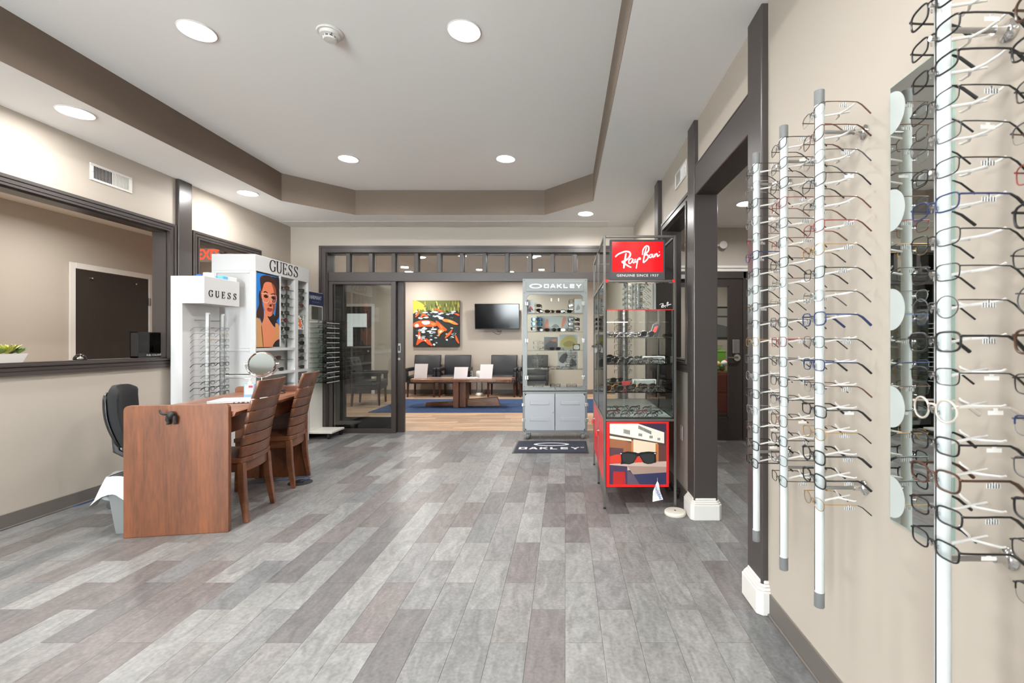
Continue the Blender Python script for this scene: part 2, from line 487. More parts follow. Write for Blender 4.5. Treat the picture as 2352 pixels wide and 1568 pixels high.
# side rooms and waiting room ceilings
struct(MB().box(-5.66, -3.77, 0.4, 6.65, SIDE_CEIL, SIDE_CEIL + 0.06).build('ceiling', M['ceil']))
struct(MB().box(1.055, 3.4, 0.4, 8.6, SIDE_CEIL, SIDE_CEIL + 0.06).build('ceiling', M['ceil']))
struct(MB().box(-6.3, 2.6, 6.25, WAIT_Y + 0.1, 2.75, 2.81).build('ceiling', M['ceil']))
struct(MB().box(-5.66, -3.77, 0.4, 6.65, -0.1, 0).build('floor', M['oak']))
struct(MB().box(1.2, 3.4, 6.25, 8.6, -0.1, 0).build('floor', M['plank_i']))

CT, CO = 2.235, 2.31       # opening head, casing top
# left wall with a wide window and a cased opening
W1A, W1B, SILL = 1.5, 4.17, 1.07
D1A, D1B = 4.51, 5.36
w = MB()
w.box(WL - T, WL, BACK, W1A, 0, SOF); w.box(WL - T, WL, W1A, W1B, 0, SILL); w.box(WL - T, WL, W1A, D1B, CT, SOF)
w.box(WL - T, WL, W1B, D1A, 0, CT); w.box(WL - T, WL, D1B, 6.25, 0, SOF)
wl = struct(w.build('wall_left', M['wall']))
# right wall: display wall, wide doorway, window opening
RT = 0.135
D2A, D2B = 2.21, 3.13
W2A, W2B = 3.36, 4.15
w = MB()
w.box(WR, WR + RT, BACK, 2.07, 0, SOF); w.box(WR, WR + RT, 2.07, 3.2, CT + 0.1, SOF); w.box(WR, WR + RT, 3.2, W2A, 0, SOF)
w.box(WR, WR + RT, W2A, W2B, 0, 1.07); w.box(WR, WR + RT, W2A, W2B, CT, SOF); w.box(WR, WR + RT, W2B, 6.25, 0, SOF)
wr = struct(w.build('wall_right', M['wall']))
# far wall with the glazed opening
OX0, OX1, OZ = PXx(750, FAR), PXx(1425, FAR), 2.42
w = MB()
w.box(-3.77, OX0, FAR, 6.25, 0, SOF); w.box(OX1, WR + 0.15, FAR, 6.25, 0, SOF); w.box(OX0, OX1, FAR, 6.25, OZ, SOF)
wf = struct(w.build('wall_far', M['wall']))
SHX0, SHX1, SHZ0, SHZ1 = -3.45, -1.38, 0.1, 2.6      # unseen window added behind the camera so daylight lifts the ceiling
struct(MB().box(-3.77, SHX0, BACK - 0.1, BACK, 0, SOF + 0.4).box(SHX1, 1.05, BACK - 0.1, BACK, 0, SOF + 0.4).box(SHX0, SHX1, BACK - 0.1, BACK, 0, SHZ0).box(SHX0, SHX1, BACK - 0.1, BACK, SHZ1, SOF + 0.4).build('wall_back', M['wall']))
sw = MB()
for xx in (SHX0, -2.44, SHX1 - 0.05): sw.box(xx, xx + 0.05, BACK - 0.09, BACK - 0.02, SHZ0, SHZ1)
sw.box(SHX0, SHX1, BACK - 0.09, BACK - 0.02, SHZ0, SHZ0 + 0.05).box(SHX0, SHX1, BACK - 0.09, BACK - 0.02, SHZ1 - 0.05, SHZ1)
so = struct(sw.build('added_window', M['trim']))
for xx, xe in ((SHX0 + 0.05, -2.44), (-2.39, SHX1 - 0.05)): MB().box(xx, xe, BACK - 0.06, BACK - 0.055, SHZ0 + 0.05, SHZ1 - 0.05).build('pane', M['glass'], so)
# room behind the left window
LX = -5.54
lw = MB(); lw.box(LX - T, LX, 0.4, 6.75, 0, SIDE_CEIL); struct(lw.build('wall_left_room', M['taupe'] if False else M['wall']))
struct(MB().box(-6.4, -3.77, 6.65, 6.75, 0, 2.75).build('wall_left_room', M['wall']))
struct(MB().box(LX - T, -3.77, 0.3, 0.4, 0, SIDE_CEIL).build('wall_left_room', M['wall']))
struct(MB().box(-3.9, -3.77, 6.25, 6.65, 0, 2.75).build('wall_left_room', M['wall']))
# room through the right doorway
RY = 5.64
DRX0, DRX1 = PXx(1545, RY), PXx(1706, RY)
w = MB(); w.box(1.05, DRX0 - 0.03, RY, RY + T, 0, SIDE_CEIL); w.box(DRX1 + 0.03, 3.4, RY, RY + T, 0, SIDE_CEIL); w.box(DRX0 - 0.03, DRX1 + 0.03, RY, RY + T, 2.09, SIDE_CEIL)
struct(w.build('wall_right_room', M['wall']))
struct(MB().box(3.3, 3.4, 0.4, 8.6, 0, SIDE_CEIL).build('wall_right_room', M['wall']))
struct(MB().box(1.05, 3.3, 0.3, 0.4, 0, SIDE_CEIL).build('wall_right_room', M['wall']))
struct(MB().box(1.05, 3.4, 8.5, 8.6, 0, SIDE_CEIL).build('wall_right_room', M['wall']))
# waiting room
struct(MB().box(-6.3, 2.6, WAIT_Y, WAIT_Y + 0.1, 0, 2.75).build('wall_waiting_back', M['wall']))
struct(MB().box(-6.4, -6.3, 6.65, WAIT_Y + 0.1, 0, 2.75).build('wall_waiting_back', M['wall']))
struct(MB().box(2.5, 2.6, 8.6, WAIT_Y, 0, 2.75).build('wall_waiting_room', M['wall']))
struct(MB().box(0.95, 1.05, 6.25, 8.6, 0, 2.75).build('wall_waiting_room', M['wall']))
struct(MB().box(1.05, 2.6, 8.6, 8.65, 0, 2.75).build('wall_waiting_room', M['wall']))

# baseboards
def baseboard(name, x0, x1, y0, y1, dx=0, dy=0):
    m = MB(); h = 0.1
    m.box(x0, x1, y0, y1, 0, h)
    m.box(x0 - (0.008 if dx < 0 else 0), x1 + (0.008 if dx > 0 else 0), y0 - (0.008 if dy < 0 else 0), y1, 0, 0.012)
    return struct(m.build(name, M['base'], bevel=0.003))
baseboard('baseboard_left', WL, WL + 0.006, BACK, 4.255, dx=1)
baseboard('baseboard_left', WL, WL + 0.006, 5.435, FAR, dx=1)
baseboard('baseboard_right', WR - 0.006, WR, BACK, 2.04, dx=-1)
baseboard('baseboard_right', WR - 0.006, WR, 3.31, 4.3, dx=-1)
baseboard('baseboard_right', WR - 0.006, WR, 4.47, FAR, dx=-1)
baseboard('baseboard_waiting', -4.47, 2.5, WAIT_Y - 0.006, WAIT_Y, dy=-1)
baseboard('baseboard_waiting', -6.3, -5.5, WAIT_Y - 0.006, WAIT_Y, dy=-1)
baseboard('baseboard_side', DRX1 + 0.09, 3.3, RY - 0.006, RY, dy=-1)

# casings with a stepped profile
STEP = [(0.0, 0.022, 0.026), (0.022, 0.030, 0.018), (0.030, 0.052, 0.022), (0.052, 0.060, 0.014), (0.060, 0.075, 0.030)]
def casing_x(name, x, s, y0, y1, z0, z1, bottom=True, depth=T):
    """frame around an opening in a wall of constant x; (y0..z1) is the clear opening, s the side the room is on"""
    m = MB()
    for a, b, t in STEP:
        a, b = 0.075 - b, 0.075 - a
        xa, xb = (x, x + s * t)
        m.box(xa, xb, y0 - b, y0 - a, (z0 - a if bottom else 0), z1 + a); m.box(xa, xb, y1 + a, y1 + b, (z0 - a if bottom else 0), z1 + a)
        m.box(xa, xb, y0 - b, y1 + b, z1 + a, z1 + b)
        if bottom: m.box(xa, xb, y0 - b, y1 + b, z0 - b, z0 - a)
    o = struct(m.build(name, M['trim']))
    l = MB(); q = 0.012; x2 = x - s * (depth + 0.005)
    l.box(x, x2, y0, y0 + q, z0, z1); l.box(x, x2, y1 - q, y1, z0, z1); l.box(x, x2, y0, y1, z1 - q, z1)
    if bottom: l.box(x, x2, y0, y1, z0, z0 + q)
    l.build('jamb_lining', M['trim'], o)
    return o
casing_x('trim_1', WL, 1, W1A, W1B, SILL, CT)
casing_x('trim_2', WL, 1, D1A, D1B, 0, CT, False)
casing_x('trim_3', WR, -1, W2A, W2B, 1.07, CT, True, RT)
# posts and header on the right, post on the left
def post(name, x0, x1, y0, y1, label=None):
    return struct(MB().box(x0, x1, y0, y1, 0, SOF - 0.002).build(name, M['trim'], bevel=0.006, bseg=2))
post('trim_4', 0.885, 1.05, 2.05, 2.21)
post('trim_5', 0.886, 1.05, 3.13, 3.295)
post('trim_6', 0.875, 0.94, 4.3, 4.46)
post('trim_7', WL - 0.02, WL + 0.032, 4.262, 4.415)
struct(MB().box(0.893, 1.05, 2.21, 3.13, 2.232, 2.425).build('trim_8', M['trim'], bevel=0.004))
struct(MB().box(0.893, 1.05, 2.19, 3.15, 2.425, 2.433).build('trim_8', M['trim']))
def plinth(x0, x1, y0, y1):
    m = MB()
    for g, z0, z1 in ((0.026, 0.0, 0.105), (0.020, 0.105, 0.118), (0.013, 0.118, 0.130), (0.006, 0.130, 0.145)):
        c = 0.022
        a0, a1, b0, b1 = x0 - g, x1 + g, y0 - g, y1 + g
        m.prism([(a0 + c, b0), (a1 - c, b0), (a1, b0 + c), (a1, b1 - c), (a1 - c, b1), (a0 + c, b1), (a0, b1 - c), (a0, b0 + c)], lambda u, v, z=z0: (u, v, z), (0, 0, z1 - z0))
    return struct(m.build('trim_9', M['white'], bevel=0.003))
plinth(0.886, 1.05, 3.13, 3.295)
m = MB()
for g, z0, z1 in ((0.026, 0.0, 0.105), (0.020, 0.105, 0.118), (0.013, 0.118, 0.130), (0.006, 0.130, 0.145)):
    c = 0.022; a0, a1, b0, b1 = 0.885 - g, 0.925, 2.05 - g, 2.21 + g
    m.prism([(a0 + c, b0), (a1, b0), (a1, b1), (a0 + c, b1), (a0, b1 - c), (a0, b0 + c)], lambda u, v, z=z0: (u, v, z), (0, 0, z1 - z0))
struct(m.build('trim_10', M['white'], bevel=0.003))

# ------------------------------------------------------------------ far wall: transom window and sliding glass door
m = MB(); y = FAR
x0c, x1c, zt = PXx(735, FAR), OX1 + 0.087, 2.494
for a, b, t in ((0, 0.03, 0.03), (0.03, 0.045, 0.02), (0.045, 0.087, 0.024)):
    m.box(x0c + a, x0c + b, y - t, y, 0, zt - b); m.box(x1c - b, x1c - a, y - t, y, 0, zt - b)
    m.box(x0c + a, x1c - a, y - t, y, zt - b, zt - a)
fr = struct(m.build('trim_11', M['trim']))
m = MB()
m.box(OX0, OX0 + 0.012, y, y + 0.2, 0, OZ); m.box(OX1 - 0.012, OX1, y, y + 0.2, 0, OZ); m.box(OX0, OX1, y, y + 0.2, OZ - 0.015, OZ)
m.build('jamb_lining', M['trim'], fr)
tz0, tz1 = 2.150, 2.405
win = bpy.data.objects.new('window_1', None); COL.objects.link(win); struct(win); win.location = (OX0, FAR, 2.03)
def wpart(mb, name, mt, **k):
    o = mb.build(name, mt, win, **k); o.matrix_parent_inverse = Matrix.Translation((-OX0, -FAR, -2.03)); return o
wpart(MB().box(OX0 + 0.012, OX1 - 0.012, y + 0.02, y + 0.12, 2.03, tz0), 'transom_rail', M['trim'], bevel=0.003)
wpart(MB().box(OX0 + 0.012, OX1 - 0.012, y + 0.02, y + 0.12, tz1 - 0.005, OZ - 0.015), 'transom_rail', M['trim'], bevel=0.003)
px0 = 751.4
k = 0; edges = []
while True:
    xa = PXx(px0 + 52.2 * k, FAR + 0.02); xb = xa + 0.252
    if xb > OX1 - 0.02: break
    edges.append((xa, xb)); k += 1
for i, (xa, xb) in enumerate(edges):
    nx = edges[i + 1][0] if i + 1 < len(edges) else OX1 - 0.012
    wpart(MB().box(xb, nx, y + 0.02, y + 0.12, tz0, tz1), 'mullion', M['trim'], bevel=0.003)
    g = wpart(MB().box(xa + 0.001, xb - 0.001, y + 0.085, y + 0.089, tz0, tz1), 'pane', M['doorglass'])
    b = MB(); q = 0.008
    b.box(xa, xa + q, y + 0.089, y + 0.1, tz0, tz1); b.box(xb - q, xb, y + 0.089, y + 0.1, tz0, tz1)
    b.box(xa, xb, y + 0.089, y + 0.1, tz0, tz0 + q); b.box(xa, xb, y + 0.089, y + 0.1, tz1 - q, tz1)
    wpart(b, 'glazing_bead', M['white'])
def glazed(name, xa, xb, y0, y1, z1, st, rail, mt, sr=None):
    o = bpy.data.objects.new(name, None); COL.objects.link(o); o.location = (xa, y0, 0); struct(o)
    sr = sr or st
    w_ = xb - xa; d = y1 - y0
    MB().box(0, st, 0, d, 0, z1).build('stile', mt, o, bevel=0.003); MB().box(w_ - sr, w_, 0, d, 0, z1).build('stile', mt, o, bevel=0.003)
    MB().box(st, w_ - sr, 0, d, 0, rail).build('bottom_rail', mt, o, bevel=0.003); MB().box(st, w_ - sr, 0, d, z1 - 0.04, z1).build('top_rail', mt, o, bevel=0.003)
    MB().box(st, w_ - sr, d * 0.45, d * 0.55, rail, z1 - 0.04).build('glass_pane', M['doorglass'], o)
    return o, w_
glazed('door_1', OX0 + 0.013, PXx(910, FAR + 0.05), FAR + 0.03, FAR + 0.075, 2.03, 0.05, 0.06, M['trim'], 0.062)
d2, w2 = glazed('door_2', PXx(772, FAR + 0.13), PXx(930, FAR + 0.13), FAR + 0.1, FAR + 0.155, 2.03, 0.13, 0.2, M['door'], 0.125)
lk = MB().box(w2 - 0.085, w2 - 0.045, -0.006, 0, 1.07, 1.2).build('lock_plate', M['steel'], d2, bevel=0.002)
MB().box(w2 - 0.075, w2 - 0.055, -0.009, -0.006, 1.1, 1.17).build('finger_pull', M['mattblack'], lk)
MB().cyl((w2 - 0.065, 0, 0.99), (w2 - 0.065, -0.012, 0.99), 0.018).build('lock_cylinder', M['steel'], d2, smooth=40)
# ------------------------------------------------------------------ ceiling lights
M['lamp'] = mat('lamp_lens', (255, 253, 250), 0.5, emit=26.0)
ring_me = MB().lathe([(0.082, 0.0), (0.098, 0.0), (0.1, -0.004), (0.094, -0.008), (0.082, -0.004)], n=32, ring=True).mesh('trim_ring', M['white'], smooth=40)
lens_me = MB().lathe([(0.0, -0.020), (0.045, -0.018), (0.07, -0.012), (0.083, -0.002), (0.083, 0.0)], n=32).mesh('lens', M['lamp'], smooth=40)
def downlight(x, y, z, label, power=1.0, r=1.0):
    t = thing('downlight', label, 'ceiling light', (x, y, z), 0, 'recessed ceiling downlights')
    a = inst('trim_ring', ring_me, t); b = inst('lens', lens_me, t)
    a.scale = b.scale = (r, r, 1)
    ld = bpy.data.lights.new('downlight_lamp', 'AREA'); ld.shape = 'DISK'; ld.size = 0.16 * r; ld.energy = LAMP_W * power
    ld.color = (1.0, 0.985, 0.96); ld.spread = math.radians(180 if z == SOF and x < -3 else 164)
    lo = bpy.data.objects.new('downlight_lamp', ld); COL.objects.link(lo); lo.parent = t; lo.location = (0, 0, -0.024)
    return t
for ix, x in ((0, -2.164), (1, -0.593)):
    for iy, y in enumerate((4.542, 2.675, 0.81, -1.06)):
        side = ('left', 'right')[ix]
        lab = ['far %s of the four bright round downlights in the raised ceiling tray', 'near %s of the four bright round downlights in the raised ceiling tray',
               'unseen round downlight above the camera on the %s of the tray', 'unseen round downlight behind the camera on the %s of the tray'][iy] % side
        downlight(x, y, TRAY, lab)
for y, lab in ((4.675, 'round downlight in the left soffit above the white display units'), (3.03, 'round downlight in the left soffit above the wide window'),
               (1.39, 'unseen round downlight in the left soffit beside the camera'), (-0.25, 'unseen round downlight in the left soffit behind the camera')):
    downlight(-3.26, y, SOF, lab, 0.5)
downlight(0.244, 5.42, SOF, 'round downlight in the far right soffit near the red display case', 0.8)
downlight(0.62, 0.2, SOF, 'unseen round downlight over the eyewear wall behind the camera', 0.7)
downlight(1.85, 4.65, SIDE_CEIL, 'round downlight seen through the right doorway', 0.8)
downlight(1.9, 2.4, SIDE_CEIL, 'unseen round downlight in the room past the doorway', 0.8)
downlight(2.2, 7.2, SIDE_CEIL, 'unseen round downlight behind the dark glazed door', 1.0)
downlight(-4.65, 2.4, SIDE_CEIL, 'unseen round downlight in the room behind the left window', 1.4)
downlight(-4.65, 4.6, SIDE_CEIL, 'unseen round downlight behind the white display units', 1.1)
for i, (x, y) in enumerate(((-4.6, 8.2), (-2.6, 8.2), (-0.6, 8.2), (1.2, 9.3), (-3.4, 9.9), (-1.2, 9.9))):
    downlight(x, y, 2.75, 'round downlight in the waiting room ceiling, %s from the left' % NUM[i], 1.5)

# smoke detector
t = thing('smoke_detector', 'round white smoke detector between two downlights in the ceiling tray', 'smoke detector', (-1.39, 2.69, TRAY))
MB().lathe([(0.0, 0), (0.072, 0), (0.075, -0.006), (0.07, -0.011), (0.0, -0.011)], n=32).build('mounting_plate', M['white'], t, smooth=40)
hd = MB().lathe([(0.058, -0.011), (0.056, -0.028), (0.04, -0.032)], n=32).lathe([(0.04, -0.040), (0.034, -0.048), (0.0, -0.05)], n=32).build('detector_head', M['white'], t, smooth=40)
m = MB()
for i in range(10):
    a = 2 * math.pi * i / 10
    m.M = Matrix.Rotation(a, 4, 'Z'); m.box(0.034, 0.041, -0.004, 0.004, -0.041, -0.031)
m.M = None
m.build('sensor_rib', M['white'], hd)
MB().lathe([(0.036, -0.031), (0.036, -0.041)], n=24).build('sensor_gap', M['mattblack'], hd)
MB().sphere((0.03, -0.04, -0.033), 0.003).build('indicator', M['mattblack'], hd)

# air vents
def vent_x(label, x, s, y0, y1, z0, z1, n=30):
    t = thing('air_vent', label, 'air vent', (x, (y0 + y1) / 2, z0))
    w2, h = (y1 - y0) / 2, z1 - z0; b = 0.018
    m = MB(); d = s * 0.008
    m.box(0, d, -w2, w2, 0, b); m.box(0, d, -w2, w2, h - b, h); m.box(0, d, -w2, -w2 + b * 1.4, b, h - b); m.box(0, d, w2 - b * 1.4, w2, b, h - b)
    m.build('vent_frame', M['white'], t, bevel=0.002)
    MB().box(0, s * 0.0008, -w2 + b, w2 - b, b, h - b).build('dark_backing', M['mattblack'], t)
    a0 = -w2 + b * 1.4; st = (2 * w2 - 2.8 * b) / n
    for i in range(n):
        q = MB(); yy = a0 + (i + 0.5) * st
        lean = -0.5 if (i < n / 2) == (s > 0) else 0.1
        q.add([(s * 0.001, yy - st * 0.12, b), (s * 0.007, yy - st * 0.12 + st * lean, b), (s * 0.007, yy + st * 0.12 + st * lean, b), (s * 0.001, yy + st * 0.12, b),
               (s * 0.001, yy - st * 0.1, h - b), (s * 0.007, yy - st * 0.1 + st * lean, h - b), (s * 0.007, yy + st * 0.1 + st * lean, h - b), (s * 0.001, yy + st * 0.12, h - b)],
              [(0, 1, 2, 3), (7, 6, 5, 4), (0, 4, 5, 1), (1, 5, 6, 2), (2, 6, 7, 3), (3, 7, 4, 0)])
        q.build('louver', M['white'], t)
    MB().box(d, d + s * 0.012, -w2 + 0.008, -w2 + 0.014, h * 0.5, h * 0.62).build('damper_lever', M['white'], t)
    return t
vent_x('white louvered air vent high on the left wall above the window', WL, 1, 3.49, 3.83, 2.467, 2.6, 26)
vent_x('white louvered air vent high on the right wall between two dark posts', WR, -1, 3.42, 3.76, 2.47, 2.6, 24)

# ------------------------------------------------------------------ room behind the left window
def plain_door(name, loc, rz, w, h, case_w, case_m, door_m):
    """door seen from its local -y side, origin at the left floor corner of the leaf"""
    o = bpy.data.objects.new(name, None); COL.objects.link(o); o.location = loc; o.rotation_euler.z = rz; struct(o)
    m = MB(); c = case_w
    m.box(-c, 0, -0.02, 0, 0, h + c); m.box(w, w + c, -0.02, 0, 0, h + c); m.box(0, w, -0.02, 0, h, h + c)
    m.build('door_casing', case_m, o, bevel=0.004)
    leaf = MB().box(0.003, w - 0.003, -0.012, 0.0, 0.01, h - 0.003).build('door_leaf', door_m, o, bevel=0.002)
    return o, leaf
dA, dB = 5.54 * F / (PX - 155), 5.54 * F / (PX - 350)
wd = dB - dA - 0.14
dl, leaf = plain_door('door_3', (LX, dA + 0.07, 0), math.pi / 2, wd, 2.05, 0.065, M['white'], M['door'])
for k, u in enumerate((0.18, 0.78)):
    MB().cyl((wd * u, -0.012, 1.96), (wd * u, -0.035, 1.96), 0.008).sphere((wd * u, -0.036, 1.96), 0.011).build('coat_peg', M['chrome'], leaf, smooth=40)
for z in (1.75, 1.0, 0.25):
    MB().cyl((wd, -0.024, z - 0.05), (wd, -0.024, z + 0.05), 0.009).box(wd - 0.012, wd + 0.03, -0.021, -0.018, z - 0.05, z + 0.05).build('hinge', M['steel'], dl, smooth=40)
MB().cyl((0.06, -0.012, 1.0), (0.06, -0.05, 1.0), 0.012).sphere((0.06, -0.065, 1.0), 0.028).build('door_knob', M['steel'], leaf, smooth=40)
# exit sign seen through the cased opening
EY = 6.65
t = thing('exit_sign', 'lit EXIT sign with red letters seen above the white display units', 'exit sign', (PXx(478, EY - 0.05), EY, PZ(601, EY - 0.05)))
ew, eh = 53 * 6.6 / F, 0.2
MB().box(-ew / 2, ew / 2, -0.05, 0, 0, eh).build('sign_housing', mat('exit_housing', (222, 217, 212), 0.5), t, bevel=0.012, bseg=3)
M['exit'] = mat('exit_red', (255, 72, 48), 0.5, emit=1.4)
text('lettering', 'EXIT', M['exit'], t, 0.2, facing((0.0, -0.0505, eh / 2), '-y'), 0.0008, 0.004, 1.0, 0.8)
MB().sphere((ew / 2 + 0.04, -0.04, eh - 0.05), 0.05, (1, 0.8, 1), 16, 10).build('emergency_lamp_head', mat('lamp_head', (120, 116, 112), 0.4), t, smooth=60)
# things on the left window sill (sill top at SILL + lining)
SZ = SILL + 0.012
sx = WL - 0.06
dpl = 3.7 * F / (PX - 18)
t = thing('succulent_planter', 'white ceramic planter of green succulents at the left end of the sill', 'planter', (WL - 0.055, 3.02, SZ))
pm_ = MB()
pm_.M = Matrix.Identity(4)
def frust(mb, x0, y0, x1, y1, z0, z1, wall=0.006):
    mb.add([(-x0, -y0, z0), (x0, -y0, z0), (x0, y0, z0), (-x0, y0, z0), (-x1, -y1, z1), (x1, -y1, z1), (x1, y1, z1), (-x1, y1, z1),
            (-x1 + wall, -y1 + wall, z1), (x1 - wall, -y1 + wall, z1), (x1 - wall, y1 - wall, z1), (-x1 + wall, y1 - wall, z1),
            (-x0, -y0, z0 + 0.02), (x0, -y0, z0 + 0.02), (x0, y0, z0 + 0.02), (-x0, y0, z0 + 0.02)],
           [(0, 3, 2, 1), (0, 1, 5, 4), (1, 2, 6, 5), (2, 3, 7, 6), (3, 0, 4, 7), (4, 5, 9, 8), (5, 6, 10, 9), (6, 7, 11, 10), (7, 4, 8, 11),
            (8, 9, 13, 12), (9, 10, 14, 13), (10, 11, 15, 14), (11, 8, 12, 15), (12, 13, 14, 15)])
frust(pm_, 0.032, 0.062, 0.045, 0.082, 0, 0.06)
pm_.build('pot', M['white'], t)
MB().box(-0.034, 0.034, -0.066, 0.066, 0.03, 0.052).build('pebbles', mat('pebbles', (215, 208, 198), 0.8, var=0.3, vscale=60, bump=1.0, bscale=120), t)
def rosette(name, c, r, n, mt, parent, up=0.6):
    m = MB(); random.seed(int(c[1] * 1000) + 7)
    for ring in range(3):
        for i in range(n - ring * 2):
            a = 2 * math.pi * (i + 0.5 * ring) / (n - ring * 2) + random.random() * 0.2
            el = up + ring * 0.3; L_ = r * (1 - 0.18 * ring)
            d = Vector((math.cos(a) * math.cos(el), math.sin(a) * math.cos(el), math.sin(el)))
            sdir = Vector((-math.sin(a), math.cos(a), 0)); nn = d.cross(sdir)
            p = Vector(c)
            vs_ = [p, p + d * L_ * .5 + sdir * L_ * .16, p + d * L_, p + d * L_ * .5 - sdir * L_ * .16, p + d * L_ * .5 + nn * L_ * .12]
            m.add(vs_, [(0, 1, 4), (1, 2, 4), (2, 3, 4), (3, 0, 4), (0, 3, 2, 1)])
    return m.build(name, mt, parent)
suc = [mat('succulent_green', (120, 150, 70), 0.5, var=0.25, vscale=40), mat('succulent_yellow', (180, 180, 80), 0.5, var=0.2, vscale=40), mat('succulent_dark', (70, 105, 60), 0.5, var=0.2, vscale=40)]
for i, (yy, xx, r_) in enumerate(((-0.05, 0.0, 0.075), (-0.01, 0.012, 0.095), (0.03, -0.01, 0.08), (0.058, 0.008, 0.062), (-0.03, -0.015, 0.07), (0.012, -0.012, 0.085))):
    rosette('succulent', (xx, yy, 0.056), r_, 11, suc[i % 3], t, 0.55 + 0.2 * (i % 2))
# black sunglasses colour display on the sill
y0_, y1_ = 3.72 * F / (PX - 308), 3.72 * F / (PX - 382)
t = thing('display_box', 'glossy black counter display box with a skyline drawing on the sill', 'display box', (WL - 0.075, (y0_ + y1_) / 2, SZ))
hw = (y1_ - y0_) / 2 - 0.005; bh = 0.225
m = MB(); e = 0.006
m.box(-0.035, 0.03, -hw, hw, 0, 0.012); m.box(-0.035, 0.03, -hw, hw, bh - e, bh); m.box(-0.035, 0.03, -hw, -hw + e, 0, bh); m.box(-0.035, 0.03, hw - e, hw, 0, bh); m.box(-0.035, -0.03, -hw, hw, 0, bh)
m.build('case', M['black'], t)
MB().box(0.028, 0.030, -hw + e, hw - e, 0.04, bh - e).build('front_pane', glass('smoked_glass', (120, 118, 112), 1.5), t)
MB().box(0.026, 0.031, -hw + e, hw - e, 0.0, 0.04).build('caption_band', M['black'], t)
m = MB(); fn = lambda u, v: (-0.0295, u, v)
sky = [(-0.13, 0.05), (-0.12, 0.09), (-0.09, 0.11), (-0.085, 0.06), (-0.06, 0.1), (-0.05, 0.15), (-0.03, 0.15), (-0.025, 0.1), (0.0, 0.14), (0.02, 0.13), (0.03, 0.07), (0.06, 0.09), (0.07, 0.06), (0.1, 0.05)]
stroke(m, sky, 0.003, fn, (0.001, 0, 0)); m.build('skyline_print', M['inkw'], t)
text('caption', 'FUEL COLORS', M['inkw'], t, 0.022, facing((0.0312, 0.0, 0.02), '+x'), 0.0003)
text('caption', 'Ray-Ban', M['inkw'], t, 0.024, facing((0.0312, hw - 0.05, 0.024), '+x'), 0.0003)
for k, u in enumerate((-0.08, 0.02)):
    MB().box(-0.029, 0.026, u - 0.002, u + 0.002, 0.04, bh - e).build('divider', M['mattblack'], t)
# glass dome on the sill
dd = 3.7 * F / (PX - 187)
t = thing('glass_dome', 'small clear glass dome paperweight on the left window sill', 'paperweight', (WL - 0.06, dd, SZ))
MB().lathe([(0.036, 0), (0.04, 0.004), (0.038, 0.02), (0.028, 0.036), (0.014, 0.045), (0.0, 0.047)], n=24).build('dome', glass('thick_glass', (225, 228, 228), 2.2), t, smooth=60)
MB().lathe([(0.0, 0.003), (0.018, 0.006), (0.02, 0.012), (0.012, 0.022), (0.0, 0.025)], n=16).build('inner_flower', mat('dome_core', (190, 185, 175), 0.4), t, smooth=60)

# ------------------------------------------------------------------ room through the right doorway
o = bpy.data.objects.new('door_4', None); COL.objects.link(o); o.location = (DRX0, RY, 0); struct(o)
W = DRX1 - DRX0; hd_ = 2.0
m = MB(); m.box(-0.055, 0, -0.02, T, 0, 2.09); m.box(W, W + 0.055, -0.02, T, 0, 2.09); m.box(-0.055, W + 0.055, -0.02, T, hd_ + 0.005, 2.09)
m.build('door_casing', M['trim'], o, bevel=0.004)
st = 0.11; gl0 = PXx(1559, RY) - DRX0; gl1 = PXx(1673, RY) - DRX0; gz0, gz1 = PZ(960, RY), PZ(657, RY)
m = MB(); m.box(0.003, gl0, 0, 0.04, 0.008, hd_); m.box(gl1, W - 0.003, 0, 0.04, 0.008, hd_); m.box(gl0, gl1, 0, 0.04, 0.008, gz0); m.box(gl0, gl1, 0, 0.04, gz1, hd_)
leaf = m.build('door_leaf', M['door'], o)
MB().box(gl0, gl1, 0.018, 0.022, gz0, gz1).build('glass_pane', M['glass'], o)
m = MB(); q = 0.014
m.box(gl0, gl0 + q, -0.006, 0, gz0, gz1); m.box(gl1 - q, gl1, -0.006, 0, gz0, gz1); m.box(gl0, gl1, -0.006, 0, gz0, gz0 + q); m.box(gl0, gl1, -0.006, 0, gz1 - q, gz1)
m.build('glazing_bead', M['trim'], o)
hx = PXx(1690, RY) - DRX0
MB().box(hx - 0.05, hx + 0.045, -0.025, 0, PZ(812, RY), PZ(779, RY)).build('keypad_lock', M['steel'], leaf, bevel=0.012, bseg=3)
MB().cyl((hx + 0.01, 0, PZ(821, RY)), (hx + 0.01, -0.02, PZ(821, RY)), 0.042, n=24).cyl((hx + 0.01, -0.02, PZ(821, RY)), (hx + 0.01, -0.05, PZ(821, RY)), 0.014).tube([(hx + 0.01, -0.05, PZ(821, RY)), (hx - 0.04, -0.055, PZ(821, RY) + 0.002), (hx - 0.11, -0.05, PZ(821, RY) + 0.004)], 0.011).build('lever_handle', M['chrome'], leaf, smooth=40)
MB().box(0.03, 0.3, -0.06, 0, hd_ - 0.01, hd_ + 0.05).build('door_closer', M['steel'], o, bevel=0.006)
MB().tube([(0.2, -0.05, hd_ - 0.005), (0.34, -0.16, hd_ - 0.005), (0.45, -0.03, hd_ + 0.01)], 0.008).build('closer_arm', M['mattblack'], o)
struct(MB().box(DRX0 - 0.12, DRX1 + 0.12, RY - 0.028, RY, 2.09, 2.13).box(DRX0 - 0.14, DRX1 + 0.14, RY - 0.045, RY, 2.13, 2.16).box(DRX0 - 0.1, DRX1 + 0.1, RY - 0.02, RY, 2.085, 2.09).build('trim_12', M['white'], bevel=0.004))
